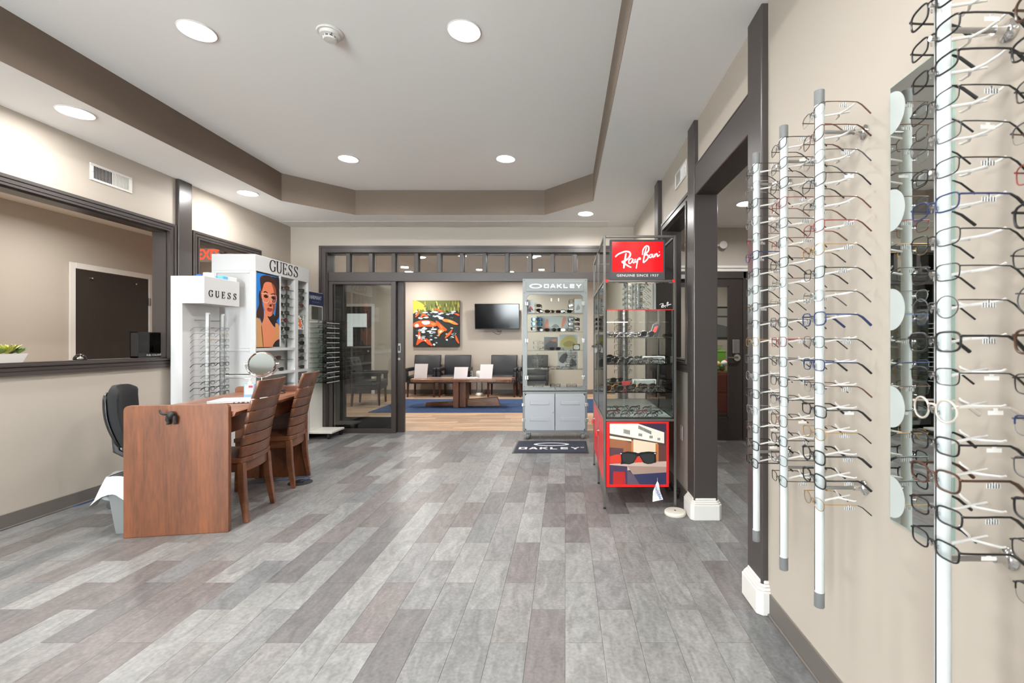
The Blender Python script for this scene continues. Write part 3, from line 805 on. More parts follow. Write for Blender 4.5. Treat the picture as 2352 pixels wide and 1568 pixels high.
# emergency light above the door
t = thing('emergency_light', 'twin-head emergency light above the dark door, half behind the pillar', 'emergency light', (PXx(1617, RY), RY, PZ(590, RY)))
MB().box(-0.12, 0.12, -0.06, 0, 0, 0.14).build('battery_box', M['white'], t, bevel=0.008)
for s in (-1, 1):
    hdm = MB().cyl((s * 0.12, -0.05, 0.13), (s * 0.18, -0.06, 0.135), 0.012).build('swivel_arm', M['white'], t, smooth=40)
    h2 = MB(); h2.M = Matrix.Translation((s * 0.215, -0.06, 0.135)) @ Matrix.Rotation(math.pi / 2, 4, 'X')
    h2.lathe([(0.03, -0.03), (0.045, 0.0), (0.047, 0.02), (0.04, 0.021), (0.0, 0.022)], n=20)
    h2 = h2.build('lamp_head', M['white'], t, smooth=40)
# behind the glazed door: poster, cabinet, chair, plant
t = thing('framed_poster', 'small framed grey landscape poster behind the dark glazed door', 'poster', (PXx(1658, 8.49), 8.5, PZ(778, 8.49)))
pw, ph_ = 0.5, 0.6
MB().box(-pw / 2, pw / 2, -0.02, 0, 0, ph_).build('frame', M['black'], t)
m = MB(); fn = lambda u, v: (u, -0.0205, v)
m.prism([(-.22, .03), (.22, .03), (.22, .57), (-.22, .57)], fn, (0, -0.001, 0), col=(150, 148, 142))
m.prism([(-.22, .03), (.22, .03), (.22, .2), (-.1, .28), (-.22, .22)], lambda u, v: (u, -0.0217, v), (0, -0.001, 0), col=(95, 95, 92))
m.prism([(-.1, .4), (.2, .4), (.2, .43), (-.1, .43)], lambda u, v: (u, -0.0217, v), (0, -0.001, 0), col=(70, 70, 70))
m.build('print', M['prnm'], t)
cab_y = 7.4
t = thing('red_cabinet', 'dark red wooden chest seen through the glazed door', 'cabinet', (PXx(1660, cab_y), cab_y + 0.25, 0))
red = mat('red_lacquer', (120, 48, 38), 0.4)
MB().box(-0.4, 0.4, -0.25, 0.26, 0.06, 0.72).build('body', red, t, bevel=0.005)
for z in (0.1, 0.41):
    dr = MB().box(-0.37, 0.37, -0.265, -0.25, z, z + 0.28).build('drawer', red, t, bevel=0.004)
    MB().sphere((0.15, -0.28, z + 0.14), 0.015).build('knob', M['black'], dr)
for sx_ in (-0.35, 0.35):
    for sy_ in (-0.2, 0.15): MB().box(sx_ - 0.03, sx_ + 0.03, sy_ - 0.03, sy_ + 0.03, 0, 0.06).build('foot', red, t)
t = thing('toy_basket', 'jumble of red, white and green toys on the red chest', 'toys', (PXx(1662, cab_y), cab_y + 0.11, 0.72))
random.seed(9)
tc = [(200, 50, 45), (240, 240, 235), (60, 140, 70), (190, 60, 50), (235, 200, 120)]
for i in range(14):
    MB().sphere((random.uniform(-.16, .16), random.uniform(-.07, .07), 0.05 + random.uniform(0, .17)), random.uniform(.04, .06), (1, 1, .9), 10, 6).build('toy', mat('toy', tc[i % 5], 0.5), t, smooth=60)
t = thing('storage_box', 'bright green square box behind the toys past the glazed door', 'box', (PXx(1664, cab_y), cab_y + 0.38, 0.72))
MB().box(-0.12, 0.12, -0.1, 0.1, 0, 0.33).build('box_body', mat('lime', (112, 176, 62), 0.6), t, bevel=0.004)
MB().box(-0.125, 0.125, -0.105, 0.105, 0.33, 0.36).build('box_lid', mat('lime_lid', (128, 190, 76), 0.6), t, bevel=0.004)
tag(MB().lathe([(0.04, 0), (0.075, 0.03), (0.1, 0.09), (0.096, 0.09), (0.07, 0.034), (0.0, 0.012)], n=20).build('bowl', M['white'], None, (PXx(1664, cab_y), cab_y + 0.38, 1.08), smooth=60),
    'white bowl on top of the bright green box behind the door', 'bowl')
# ------------------------------------------------------------------ eyewear
# local frame: bridge at the origin, front in the x-z plane facing -y, temples running to +y
def eye_shape(kind, n=22):
    w, h = {'rect': (.0255, .0165), 'square': (.0255, .0195), 'round': (.0235, .022), 'oval': (.025, .0175), 'way': (.0268, .0212), 'avi': (.0275, .0235), 'cat': (.0265, .0185), 'wrap': (.030, .0185)}[kind]
    ex = {'rect': 3.6, 'square': 3.2, 'round': 2.0, 'oval': 2.3, 'way': 2.9, 'avi': 2.4, 'cat': 2.7, 'wrap': 2.8}[kind]
    pts = []
    for i in range(n):
        a = 2 * math.pi * i / n; c, s = math.cos(a), math.sin(a)
        x = math.copysign(abs(c) ** (2 / ex), c) * w; z = math.copysign(abs(s) ** (2 / ex), s) * h
        t = z / h
        if kind in ('way', 'cat', 'avi'): x *= 1 + 0.10 * t if kind != 'avi' else 1 + 0.05 * t
        if kind == 'cat': z += 0.004 * max(0, x / w) * max(0, t)
        if kind == 'avi': x += 0.002 * (-t); z -= 0.003 * max(0, -t) * max(0, x / w + .3)
        if kind in ('rect', 'square', 'oval'): x *= 1 + 0.04 * t
        pts.append((x, z))
    return pts, w, h
G_CACHE = {}
MATC = {}
def cmat(c, rough=0.3, metal=0.0):
    k = (c, rough, metal)
    if k not in MATC: MATC[k] = mat('eyewear_%d_%d_%d' % c, c, rough, metal)
    return MATC[k]
M['lens_clear'] = glass('demo_lens', (250, 252, 252), 1.13)
LENS = {'clear': M['lens_clear'], 'dark': mat('dark_lens', (22, 22, 24), 0.06), 'grad': mat('smoke_lens', (52, 50, 50), 0.08), 'brown': mat('brown_lens', (74, 46, 34), 0.08),
        'blue': mat('blue_mirror_lens', (60, 140, 190), 0.08, 0.7), 'wine': mat('wine_lens', (84, 34, 34), 0.08), 'silver': mat('silver_lens', (110, 112, 114), 0.1, 0.7)}
def eyewear(kind, fc, tc, lens='clear', thick=0.0013, metal=0.0, folded=False, low=False, tipc=None, half=False):
    key = (kind, fc, tc, lens, thick, metal, folded, low, tipc, half)
    if key in G_CACHE: return G_CACHE[key]
    n = 14 if low else 22; sd = 4 if low else 6
    pts, w, h = eye_shape(kind, n)
    cx_ = w * 1.05 + 0.0085; bow = 0.006
    fm = cmat(fc, 0.3, metal); tm_ = cmat(tc, 0.35, metal * 0.5)
    front = MB(); lenses = []
    for s in (-1, 1):
        def P(x, z, s=s): return (s * (cx_ + x), bow * ((x + cx_) / 0.065) ** 2, z)
        loop = [P(x, z) for x, z in pts]
        if half: loop2 = [P(x, z) for x, z in pts if z > -h * 0.35]; loop2.sort(key=lambda p: p[0] * s)
        if half:
            top = sorted([(math.atan2(z, x), x, z) for x, z in pts if z > -h * 0.45])
            q = [(a if a > -2 else a + 2 * math.pi, x, z) for a, x, z in top]
            q.sort(); front.tube([P(x, z) for a, x, z in q], thick, sd)
            front.tube(loop, thick * 0.35, 4, closed=True)
        else: front.tube(loop, thick, sd, closed=True)
        # end piece and hinge
        front.tube([P(w * 0.98, h * 0.55), P(w * 1.1, h * 0.56), P(w * 1.17, h * 0.55)], thick * 1.25, sd)
        lm = MB(); lm.add([P(x * 0.985, z * 0.985) for x, z in pts], [tuple(range(n))])
        lenses.append(lm.mesh('lens', LENS[lens]))
    nb = cx_ - w
    front.tube([(-nb * 1.02, 0, h * 0.34), (-nb * 0.5, -0.001, h * 0.5), (nb * 0.5, -0.001, h * 0.5), (nb * 1.02, 0, h * 0.34)], thick * 1.15, sd)
    fmesh = front.mesh('front_frame', fm, smooth=50)
    temples = []
    hx_ = cx_ + w * 1.17; hy = bow * (hx_ / 0.065) ** 2; hz = h * 0.55
    tp = tipc or tc
    for s in (-1, 1):
        t = MB()
        if not folded:
            path = [(s * hx_, hy, hz), (s * (hx_ + 0.0015), 0.03, hz), (s * (hx_ + 0.001), 0.07, hz), (s * hx_, 0.097, hz - 0.001)]
            tip = [(s * hx_, 0.097, hz - 0.001), (s * (hx_ - 0.002), 0.112, hz - 0.008), (s * (hx_ - 0.005), 0.14, hz - 0.032)]
        else:
            y_ = 0.012 if s < 0 else 0.018
            path = [(s * hx_, hy + 0.002, hz), (s * (hx_ - 0.006), y_, hz), (s * (hx_ - 0.06), y_, hz), (s * (hx_ - 0.095), y_, hz - 0.001)]
            tip = [(s * (hx_ - 0.095), y_, hz - 0.001), (s * (hx_ - 0.11), y_ + 0.001, hz - 0.007), (s * (hx_ - 0.134), y_ + 0.003, hz - 0.028)]
        r_ = max(thick * 1.15, 0.0011)
        t.tube(path, r_, sd, flat=0.55 if thick > 0.0018 else 0.9, mi=0); t.tube(tip, [r_ * 1.1, r_ * 1.45, r_ * 1.6], sd, mi=1)
        temples.append(t.mesh('temple', [tm_, cmat(tp, 0.35)], smooth=50))
    pads = None
    if not low:
        p = MB()
        for s in (-1, 1):
            p.sphere((s * 0.0085, 0.006, -h * 0.25), 0.004, (0.4, 0.6, 1.2), 8, 6); p.tube([(s * nb, 0.001, -h * 0.05), (s * 0.009, 0.005, -h * 0.2)], 0.0006, 4)
        pads = p.mesh('nose_pads', M['acryl'], smooth=60)
    G_CACHE[key] = (fmesh, lenses, temples, pads, h)
    return G_CACHE[key]
tag_me = MB().box(-0.0005, 0.0005, -0.004, 0.004, -0.002, 0.003).box(-0.0004, 0.0004, -0.013, 0.013, -0.011, -0.002).mesh('price_tag', stripes('barcode', (40, 40, 40), (238, 238, 236), 60, 'Y'))
tagw_me = MB().box(-0.0005, 0.0005, -0.004, 0.004, -0.002, 0.003).box(-0.0004, 0.0004, -0.014, 0.014, -0.010, -0.002).mesh('price_tag', M['white'])
def put_eyewear(st, loc, rz, label, group, tagged=None, rx=0.0, ry=0.0, cat='glasses', name='eyeglasses'):
    f, ls, ts_, pads, h = eyewear(**st)
    t = thing(name, label, cat, loc, rz, group)
    t.rotation_euler = (rx, ry, rz)
    inst('front_frame', f, t)
    for l in ls: inst('lens', l, t)
    for q in ts_: inst('temple', q, t)
    if pads: inst('nose_pads', pads, t)
    if tagged is not None:
        s = tagged[0]
        inst('price_tag', tagw_me if tagged[2] else tag_me, t, (s * 0.0625, tagged[1], h * 0.5 - 0.003))
    return t
BLK, GUN, BRN, TOR, NVY, SIL, GLD, RED_, CLR, GRN = (24, 24, 26), (70, 70, 72), (92, 58, 44), (70, 44, 30), (38, 52, 92), (170, 170, 170), (180, 140, 84), (130, 44, 40), (190, 182, 172), (58, 66, 58)
STY = {
    'mb': dict(kind='rect', fc=BLK, tc=BLK, thick=.0012), 'mg': dict(kind='rect', fc=GUN, tc=BLK, thick=.0011), 'ms': dict(kind='oval', fc=SIL, tc=GUN, thick=.001, metal=.9),
    'mo': dict(kind='oval', fc=GLD, tc=GLD, thick=.001, metal=.8, tipc=BLK), 'mr': dict(kind='rect', fc=RED_, tc=RED_, thick=.0012, tipc=BRN), 'mw': dict(kind='square', fc=BRN, tc=BRN, thick=.0013, tipc=TOR),
    'hb': dict(kind='rect', fc=BLK, tc=GUN, thick=.0014, half=True), 'hg': dict(kind='rect', fc=GUN, tc=BRN, thick=.0012, half=True), 'hn': dict(kind='rect', fc=NVY, tc=NVY, thick=.0015, half=True),
    'hs': dict(kind='oval', fc=SIL, tc=SIL, thick=.0009, half=True, metal=.9, tipc=BLK), 'hc': dict(kind='square', fc=CLR, tc=BRN, thick=.001, half=True, tipc=TOR),
    'ab': dict(kind='square', fc=BLK, tc=BLK, thick=.0022), 'an': dict(kind='square', fc=NVY, tc=NVY, thick=.002), 'at': dict(kind='square', fc=TOR, tc=TOR, thick=.0023), 'ac': dict(kind='round', fc=CLR, tc=CLR, thick=.0022),
    'rb': dict(kind='round', fc=GUN, tc=BLK, thick=.0011), 'bb': dict(kind='rect', fc=BLK, tc=BLK, thick=.0019), 'nb': dict(kind='rect', fc=NVY, tc=NVY, thick=.0017, tipc=BLK), 'gr': dict(kind='rect', fc=GRN, tc=GRN, thick=.0018, tipc=BRN),
}
DESC = {'mb': 'black metal rectangular', 'mg': 'gunmetal rectangular', 'ms': 'thin silver oval', 'mo': 'thin gold oval', 'mr': 'dark red metal rectangular', 'mw': 'brown metal square', 'hb': 'black half-rim',
        'hg': 'gunmetal half-rim', 'hn': 'navy half-rim', 'hs': 'thin silver half-rim', 'hc': 'pale half-rim', 'ab': 'thick black square', 'an': 'navy square', 'at': 'dark tortoiseshell square', 'ac': 'pale clear round',
        'rb': 'gunmetal round', 'bb': 'black rectangular', 'nb': 'navy rectangular', 'gr': 'dark green rectangular'}

# ------------------------------------------------------------------ eyewear rods on the right wall
RX = 0.776
ZT, ZB = 1.985, 0.413
Z0, PITCH = 1.914, 0.069
M['rod'] = mat('rod_aluminium', (200, 205, 205), 0.4, 0.05, spec=0.5)
rod_me = MB().lathe([(0.014, 0.045), (0.014, ZT - ZB - 0.045)], n=20).mesh('rod', M['rod'], smooth=40)
slot_me = MB().box(-0.0145, -0.0130, -0.0012, 0.0012, 0.05, ZT - ZB - 0.05).mesh('rod_slot', M['mattblack'])
cap_me = MB().lathe([(0.0, 0), (0.0142, 0.0), (0.0147, 0.002), (0.0147, 0.045), (0.0, 0.045)], n=20).mesh('end_cap', M['grey'], smooth=40)
LARM = WR - RX
arm_me = MB().cyl((0.01, 0, 0), (LARM - 0.03, 0, 0), 0.0055, n=12).mesh('arm', M['steel'], smooth=40)
def flange_mesh(L_, s=1):
    m = MB(); m.M = Matrix.Translation((s * L_, 0, 0)) @ Matrix.Rotation(-s * math.pi / 2, 4, 'Y')
    m.lathe([(0.022, 0), (0.0215, 0.004), (0.013, 0.009), (0.009, 0.016), (0.0085, 0.034), (0.0, 0.034)], n=20)
    return m.mesh('wall_flange', M['chrome'], smooth=40)
flange_me = flange_mesh(LARM)
hm = MB()
hm.cyl((-0.012, 0, 0), (-0.026, 0, 0.0), 0.004, 0.0045, n=8, mi=1)
hm.tube([(0.008, 0, -0.004), (0.05, 0.002, 0.004), (0.095, 0.004, 0.012)], [0.0035, 0.003, 0.0025], 6, mi=0)
for s in (-1, 1): hm.tube([(0.06, 0.003, 0.005), (0.072, s * 0.02, 0.006), (0.078, s * 0.045, 0.010), (0.08, s * 0.052, 0.014)], [0.003, 0.0028, 0.0026, 0.002], 6, mi=0)
holder_me = hm.mesh('frame_holder', [mat('white_holder', (222, 221, 218), 0.35), M['chrome']], smooth=50)
RODLAB = ['first rod from the dark post', 'second rod from the dark post', 'third rod from the dark post', 'rod right of the mirror', 'rod at the right edge']
SEQ = [
    'mg hs mb ms hg nb mb mg mb hb mo mg ms mb hs mb bb bb'.split(),
    'mb mg mb mr mg hg mb ms hs mb mr mg mb hb mw mb mg mb'.split(),
    'hg mw ms mb hg mr mo mb ms an mg nb hg bb mo ab ab mo'.split(),
    'ab bb bb mb mg mb nb mb mb rb ab mb ac bb at bb bb'.split(),
    'mb hn at bb mb hg mr ab mb rb at mb hn mg bb mb hb'.split(),
]
def rod_unit(y, lab, seq, z0, ids, first=0, group='eyewear display rods on the right wall', rl='rod'):
    t = thing('display_rod', 'pale vertical eyewear display rod with grey caps, ' + lab, 'display rod', (RX, y, ZB), 0, group)
    inst('rod', rod_me, t); inst('rod_slot', slot_me, t); inst('end_cap', cap_me, t); inst('end_cap', cap_me, t, (0, 0, ZT - ZB - 0.045))
    for z in (1.86 - ZB, 0.775 - ZB):
        a = inst('arm', arm_me, t, (0, 0, z)); inst('wall_flange', flange_me, a)
    for i, s_ in enumerate(seq):
        z = z0 - i * PITCH
        inst('frame_holder', holder_me, t, (0, 0, z - ZB - 0.002))
        jit = random.uniform(-0.05, 0.05)
        od = ORD[i] if i < len(seq) - 1 else 'lowest'
        put_eyewear(STY[s_], (RX - 0.022, y + random.uniform(-.002, .002), z - 0.004), -math.pi / 2 + jit, '%s eyeglasses, %s, %s' % (DESC[s_], od, lab),
                    'eyeglasses on the right wall rods', (random.choice((-1, 1, 1)), random.uniform(.055, .075), random.random() < .3), rx=0, ry=random.uniform(-.02, .02))
random.seed(11)
for k, y in enumerate((1.847, 1.615, 1.389, 0.935, 0.709)):
    rod_unit(y, RODLAB[k], SEQ[k], Z0, k)
# wall mirror with frosted scallops between the rods
MY0, MY1, MZ0, MZ1 = 1.069, 1.271, 0.725, 1.927
t = thing('wall_mirror', 'tall narrow wall mirror with frosted half discs between the eyewear rods', 'mirror', (WR, (MY0 + MY1) / 2, MZ0))
hw = (MY1 - MY0) / 2; mh = MZ1 - MZ0
MB().box(-0.006, -0.0005, -hw, hw, 0, mh).build('mirror_glass', M['mirror'], t)
MB().box(-0.0065, -0.0, -hw - 0.0015, -hw, 0, mh).box(-0.0065, -0.0, hw, hw + 0.0015, 0, mh).box(-0.0065, 0, -hw, hw, -0.0015, 0).box(-0.0065, 0, -hw, hw, mh, mh + .0015).build('mirror_edge', mat('glass_edge', (150, 178, 168), 0.3), t)
fro = mat('frosted_glass', (186, 193, 191), 0.6)
for zc in (1.855, 1.585, 1.31, 1.04, 0.79):
    m = MB(); m.prism([(hw - 0.055 * math.sin(math.pi * i / 16), zc - MZ0 - 0.058 * math.cos(math.pi * i / 16)) for i in range(17)], lambda u, v: (-0.0062, u, v), (-0.0006, 0, 0))
    m.build('frosted_scallop', fro, t)
# ------------------------------------------------------------------ lettering drawn with strokes
def serif_word(fn, n, x0, h, step, parent, col=None):
    """G U E S S, serif capitals; x0 left edge, h cap height, step advance"""
    def arc(cx, cy, rx, ry, a0, a1, k=18, w0=.05, w1=.13):
        P, W_ = [], []
        for i in range(k + 1):
            a = math.radians(a0 + (a1 - a0) * i / k)
            P.append((cx + rx * math.cos(a), cy + ry * math.sin(a))); W_.append(w0 + (w1 - w0) * abs(math.cos(a)) ** 1.5)
        return P, W_
    def S(ox, P, W_, mb=None): stroke(mb or CUR[0], [((ox + p[0] * h), p[1] * h) for p in P], [w * h for w in W_] if isinstance(W_, list) else W_ * h, fn, n, col)
    x = x0; out = []
    for ch in 'GUESS':
        mb = MB(); CUR[0] = mb
        if ch == 'G':
            S(x, *arc(.42, .5, .36, .48, 42, 318)); S(x, [(.69, .08), (.69, .42)], .12); S(x, [(.55, .43), (.82, .43)], .04); S(x, [(.72, .66), (.72, .97)], [.02, .07])
        if ch == 'U':
            S(x, [(.18, .97), (.18, .3)], .12); S(x, *arc(.43, .3, .25, .29, 180, 360, 14, .05, .1)); S(x, [(.68, .3), (.68, .97)], .05)
            S(x, [(.05, .98), (.31, .98)], .04); S(x, [(.57, .98), (.80, .98)], .04)
        if ch == 'E':
            S(x, [(.2, .0), (.2, 1)], .12); S(x, [(.08, .98), (.66, .98)], .04); S(x, [(.08, .02), (.68, .02)], .04); S(x, [(.2, .52), (.52, .52)], .04)
            S(x, [(.65, 1), (.65, .78)], [.07, .02]); S(x, [(.67, 0), (.67, .24)], [.07, .02]); S(x, [(.52, .4), (.52, .64)], .035)
        if ch == 'S':
            P = bez([(.60, .78), (.50, .94), (.33, .97), (.16, .87), (.14, .70), (.30, .56), (.50, .43), (.60, .26), (.52, .08), (.34, .02), (.16, .09), (.08, .26)], 4)
            k = len(P); W_ = [.045 + .085 * math.exp(-((i / k - .5) / .2) ** 2) for i in range(k)]
            S(x, [(p.x, p.y) for p in P], W_); S(x, [(.62, .7), (.62, .98)], [.02, .05]); S(x, [(.06, .3), (.06, .02)], [.02, .05])
        out.append(mb.build('letter', M['ink'], parent))
        x += step
    return out
CUR = [None]
def rayban_script(mb, fn, n, col=None):
    """handwritten logo; unit box 0..1 wide, 0..0.59 high"""
    U = lambda p: ((p[0] - 275) / 488.0, (425 - p[1]) / 488.0)
    def S(pts, w, k=5):
        P = [(p.x, p.y) for p in bez([U(p) for p in pts], k)]; L_ = len(P)
        stroke(mb, P, [w / 488 * (0.75 + 0.25 * math.sin(math.pi * i / (L_ - 1))) for i in range(L_)], fn, n, col)
    S([(306, 282), (335, 255), (395, 231), (436, 234), (450, 258), (430, 296), (388, 322), (372, 330), (400, 348), (430, 368), (458, 382)], 16)
    S([(408, 246), (400, 300), (392, 350), (386, 390)], 17)
    S([(474, 302), (455, 298), (436, 318), (438, 342), (456, 338), (476, 304), (474, 330), (486, 338), (497, 316)], 11)
    S([(497, 300), (495, 326), (508, 330), (522, 300), (514, 345), (506, 392)], 12)
    disc(mb, U((538, 298)), 13 / 488, fn, n, 14, col)
    S([(566, 262), (572, 212), (600, 178), (624, 186), (622, 222), (592, 258), (616, 264), (620, 288), (600, 316), (574, 338)], 14)
    S([(604, 190), (590, 240), (580, 285), (572, 336)], 13)
    S([(656, 256), (638, 262), (632, 284), (648, 286), (662, 256), (662, 280), (672, 284), (680, 266)], 11)
    S([(682, 252), (684, 282)], 11); S([(686, 272), (698, 250), (706, 256), (708, 276), (722, 270), (732, 258)], 11)
    disc(mb, U((727, 234)), 5 / 488, fn, n, 10, col)
def oakley_word(fn, n, x0, h, w, gap, mt, parent, sw=0.23):
    """wide square capitals O A K L E Y, one object for each letter"""
    e = sw / 2
    L_ = [[([(.1, 0), (.1, 1)], 1.15), ([(.9, 0), (.9, 1)], 1.15), ([(.1, 1 - e), (.9, 1 - e)], 1), ([(.1, e), (.9, e)], 1)],
          [([(.04, 0), (.45, 1)], 1.1), ([(.96, 0), (.55, 1)], 1.1), ([(.25, .3), (.75, .3)], 1), ([(.4, 1 - e), (.6, 1 - e)], 1)],
          [([(.1, 0), (.1, 1)], 1.15), ([(.15, .45), (.92, 1)], 1.0), ([(.35, .6), (.95, 0)], 1.05)],
          [([(.1, 0), (.1, 1)], 1.15), ([(.1, e), (.9, e)], 1)],
          [([(.1, 0), (.1, 1)], 1.15)] + [([(.1, z), (.92, z)], 1) for z in (e, .5, 1 - e)],
          [([(.02, 1), (.5, .45)], 1.05), ([(.98, 1), (.5, .45)], 1.05), ([(.5, .5), (.5, 0)], 1.15)]]
    x = x0
    for g in L_:
        mb = MB()
        for P, c in g: stroke(mb, [(x + p[0] * w, p[1] * h) for p in P], sw * h * c, fn, n)
        mb.build('letter', mt, parent); x += w + gap
def ring(mb, fn, n, c, rx, ry, tx, ty, seg=32, col=None):
    vs_ = []; nv = Vector(n)
    for i in range(seg):
        a = 2 * math.pi * i / seg
        for (ax, ay) in ((rx, ry), (rx - tx, ry - ty)): vs_.append(Vector(fn(c[0] + ax * math.cos(a), c[1] + ay * math.sin(a))))
    k = len(vs_); vs_ += [p + nv for p in vs_]; fs = []
    for i in range(seg):
        a, b, c2, d = 2 * i, 2 * i + 1, (2 * i + 3) % k, (2 * i + 2) % k
        fs += [(a, d, c2, b), (a + k, b + k, c2 + k, d + k), (a, a + k, d + k, d), (b, c2, c2 + k, b + k)]
    mb.add(vs_, fs, col)

# ------------------------------------------------------------------ small white GUESS rod display
BX0, BX1, BY0, BY1 = -3.6, -3.292, 4.15, 4.6
ZTOP, ZHD = 1.824, 1.572
t = thing('eyewear_display', 'smaller white display unit with black lettering and two rods of eyeglasses', 'display unit', (BX0, BY0, 0))
L = BY1 - BY0; DP = BX1 - BX0
MB().box(0, DP, 0, L, ZHD, ZTOP).build('header_box', M['whitelam'], t, bevel=0.002)
MB().box(0, 0.107, 0, L, 0, ZHD).build('back_panel', M['whitelam'], t, bevel=0.002)
MB().box(0.107, DP, 0, L, 0, 0.5).build('base_cabinet', M['whitelam'], t, bevel=0.002)
for o in serif_word(lambda u, v: (DP, u, v), (0.004, 0, 0), 0.05, 0.062, 0.0775, t): o.location = (0, 0, 1.64)
RGX = 0.235
for ry_, lab in ((0.137, 'left'), (0.322, 'right')):
    rd = MB().box(RGX - 0.014, RGX + 0.014, ry_ - 0.014, ry_ + 0.014, 0.5, 1.495).build('rod', M['rod'], t, bevel=0.003)
    MB().box(RGX + 0.0135, RGX + 0.0146, ry_ - 0.003, ry_ + 0.003, 0.5, 1.48).build('rod_slot', M['mattblack'], rd)
    MB().cyl((0.107, ry_, 1.425), (RGX, ry_, 1.425), 0.004, n=8).build('rod_arm', M['steel'], rd)
random.seed(5)
gseq = 'ms mg mo hs mg ms bb hs mg bb ab mb ab ab'.split()
gseq2 = 'mg mo mb mg ms mg ab mb hb mb bb ab bb bb'.split()
for ry_, sq, lab in ((0.137, gseq, 'left'), (0.322, gseq2, 'right')):
    for i, s_ in enumerate(sq):
        st = dict(STY[s_]); st['low'] = True
        put_eyewear(st, (BX0 + RGX + 0.02, BY0 + ry_, 1.345 - i * 0.0566), math.pi / 2, '%s eyeglasses, %s, %s rod of the smaller white display' % (DESC[s_], ORD[i] if i < 13 else 'lowest', lab),
                    'eyeglasses in the smaller white display')
# jars and rolls on its top
tag(MB().lathe([(0.026, 0), (0.027, 0.03), (0.022, 0.034), (0.0, 0.034)], n=20).build('jar', mat('blue_tub', (22, 96, 180), 0.4), None, (-3.46, 4.3, ZTOP), smooth=40), 'small blue tub on top of the smaller white display', 'jar')
tag(MB().lathe([(0.016, 0), (0.042, 0.0), (0.043, 0.05), (0.016, 0.05)], n=24, ring=True).build('paper_roll', M['white'], None, (-3.385, 4.32, ZTOP), smooth=40), 'white roll between the blue tub and the light blue box', 'roll')
tag(MB().box(-0.035, 0.035, -0.035, 0.035, 0, 0.034).build('small_box', mat('pale_blue_box', (110, 185, 220), 0.5), None, (-3.335, 4.42, ZTOP), bevel=0.003), 'small light blue box on top of the smaller white display', 'box')
tag(MB().box(-0.03, 0.03, -0.04, 0.04, 0, 0.038).build('small_box', M['white'], None, (-3.335, 4.54, ZTOP), bevel=0.003), 'small plain white box beside the light blue box', 'box')

# ------------------------------------------------------------------ big white GUESS display
GX0, GX1, GY0, GY1, GZ = -3.642, -3.19, 4.685, 5.667, 2.125
t = thing('eyewear_display', 'large white cabinet with portrait poster, black lettering and sunglasses shelves', 'display unit', (GX0, GY0, 0))
D = GX1 - GX0; L = GY1 - GY0
yb = lambda px: 3.19 * F / (PX - px) - GY0
zs = lambda py, d: PZ(py, d)
MB().box(0, D, 0, L, 1.955, GZ).build('header_box', M['whitelam'], t, bevel=0.002)
m = MB(); m.box(0, D - 0.02, 0.012, 0.03, 0, 1.955); m.box(0, 0.02, 0.03, L, 0, 1.955)
m.build('carcass', M['whitelam'], t)
# camera-side panel frame: stiles and rails proud of the panel
m = MB()
m.box(0, 0.05, 0, 0.012, 0, 1.955); m.box(D - 0.06, D, 0, 0.012, 0, 1.955)
for z0, z1 in ((1.93, 1.955), (1.125, 1.15), (0.85, 0.88), (0, 0.1)): m.box(0.05, D - 0.06, 0, 0.012, z0, z1)
m.build('side_frame', M['whitelam'], t, bevel=0.0015)
fe = MB()      # front stiles and rails
s1, s2 = yb(677), yb(685)
fe.box(D - 0.02, D, 0.0122, 0.016, 0, 1.955)
fe.box(D - 0.09, D, s1 + 0.005, s2, 0.0, 1.955); fe.box(0.02, D, L - 0.028, L, 0, 1.955)
fe.build('stile', M['whitelam'], t, bevel=0.0015)
div = yb(644)
MB().box(D - 0.12, D, div - 0.006, div + 0.012, 1.165, 1.955).build('divider', M['whitelam'], t)
for z in (1.125, 0.86):
    MB().box(0.02, D, 0.012, s1 + 0.01, z, z + 0.03).build('shelf_board', M['whitelam'], t, bevel=0.0015)
for z in (0.86,):
    MB().box(0.02, D, s2, L - 0.028, z, z + 0.03).build('shelf_board', M['whitelam'], t, bevel=0.0015)
MB().box(D - 0.14, D - 0.13, 0.03, L - 0.02, 0.03, 1.955).build('inner_back', M['whitelam'], t)
MB().box(D - 0.012, D - 0.004, 0.03, s1, 0.05, 0.6).box(D - 0.012, D - 0.004, s2 + 0.01, L - 0.04, 0.05, 0.6).build('lower_door', M['whitelam'], t, bevel=0.002)
for o in serif_word(lambda u, v: (D, u, v), (0.004, 0, 0), yb(619), 0.128, 0.108, t): o.location = (0, 0, 1.985)
# portrait poster
pt0, pt1, pz0, pz1 = 0.016, div - 0.008, 1.165, 1.94
pr = MB().box(D - 0.012, D - 0.006, pt0, pt1, pz0, pz1).build('portrait_poster', M['inkw'], t, label='poster of a woman in glasses and a tan coat against blue')
m = MB(); LAY = [0]
def Q(x, y): return (pt0 + (x - 115) / 287 * (pt1 - pt0), pz1 - (y - 188) / 832 * (pz1 - pz0))
def pol(pts, c, sm=True):
    LAY[0] += 1; k = LAY[0]
    P = [(p.x, p.y) for p in bez(pts, 4, True)] if sm else pts
    P = [(min(402, max(115, x)), min(1020, max(188, y))) for x, y in P]
    m.prism([Q(*p) for p in P], lambda u, v, k=k: (D - 0.006 + 0.00012 * k, u, v), (0.0001, 0, 0), col=c)
def lin_(pts, w, c):
    LAY[0] += 1; k = LAY[0]
    P = [Q(p.x, p.y) for p in bez(pts, 4)]
    stroke(m, P, w * (pt1 - pt0) / 287, lambda u, v, k=k: (D - 0.006 + 0.00012 * k, u, v), (0.0001, 0, 0), col=c)
pol([(115, 188), (402, 188), (402, 1020), (115, 1020)], (38, 128, 214), False)
pol([(300, 205), (350, 200), (402, 225), (402, 720), (372, 745), (340, 700), (350, 620), (362, 500), (360, 380), (340, 280)], (38, 30, 32))
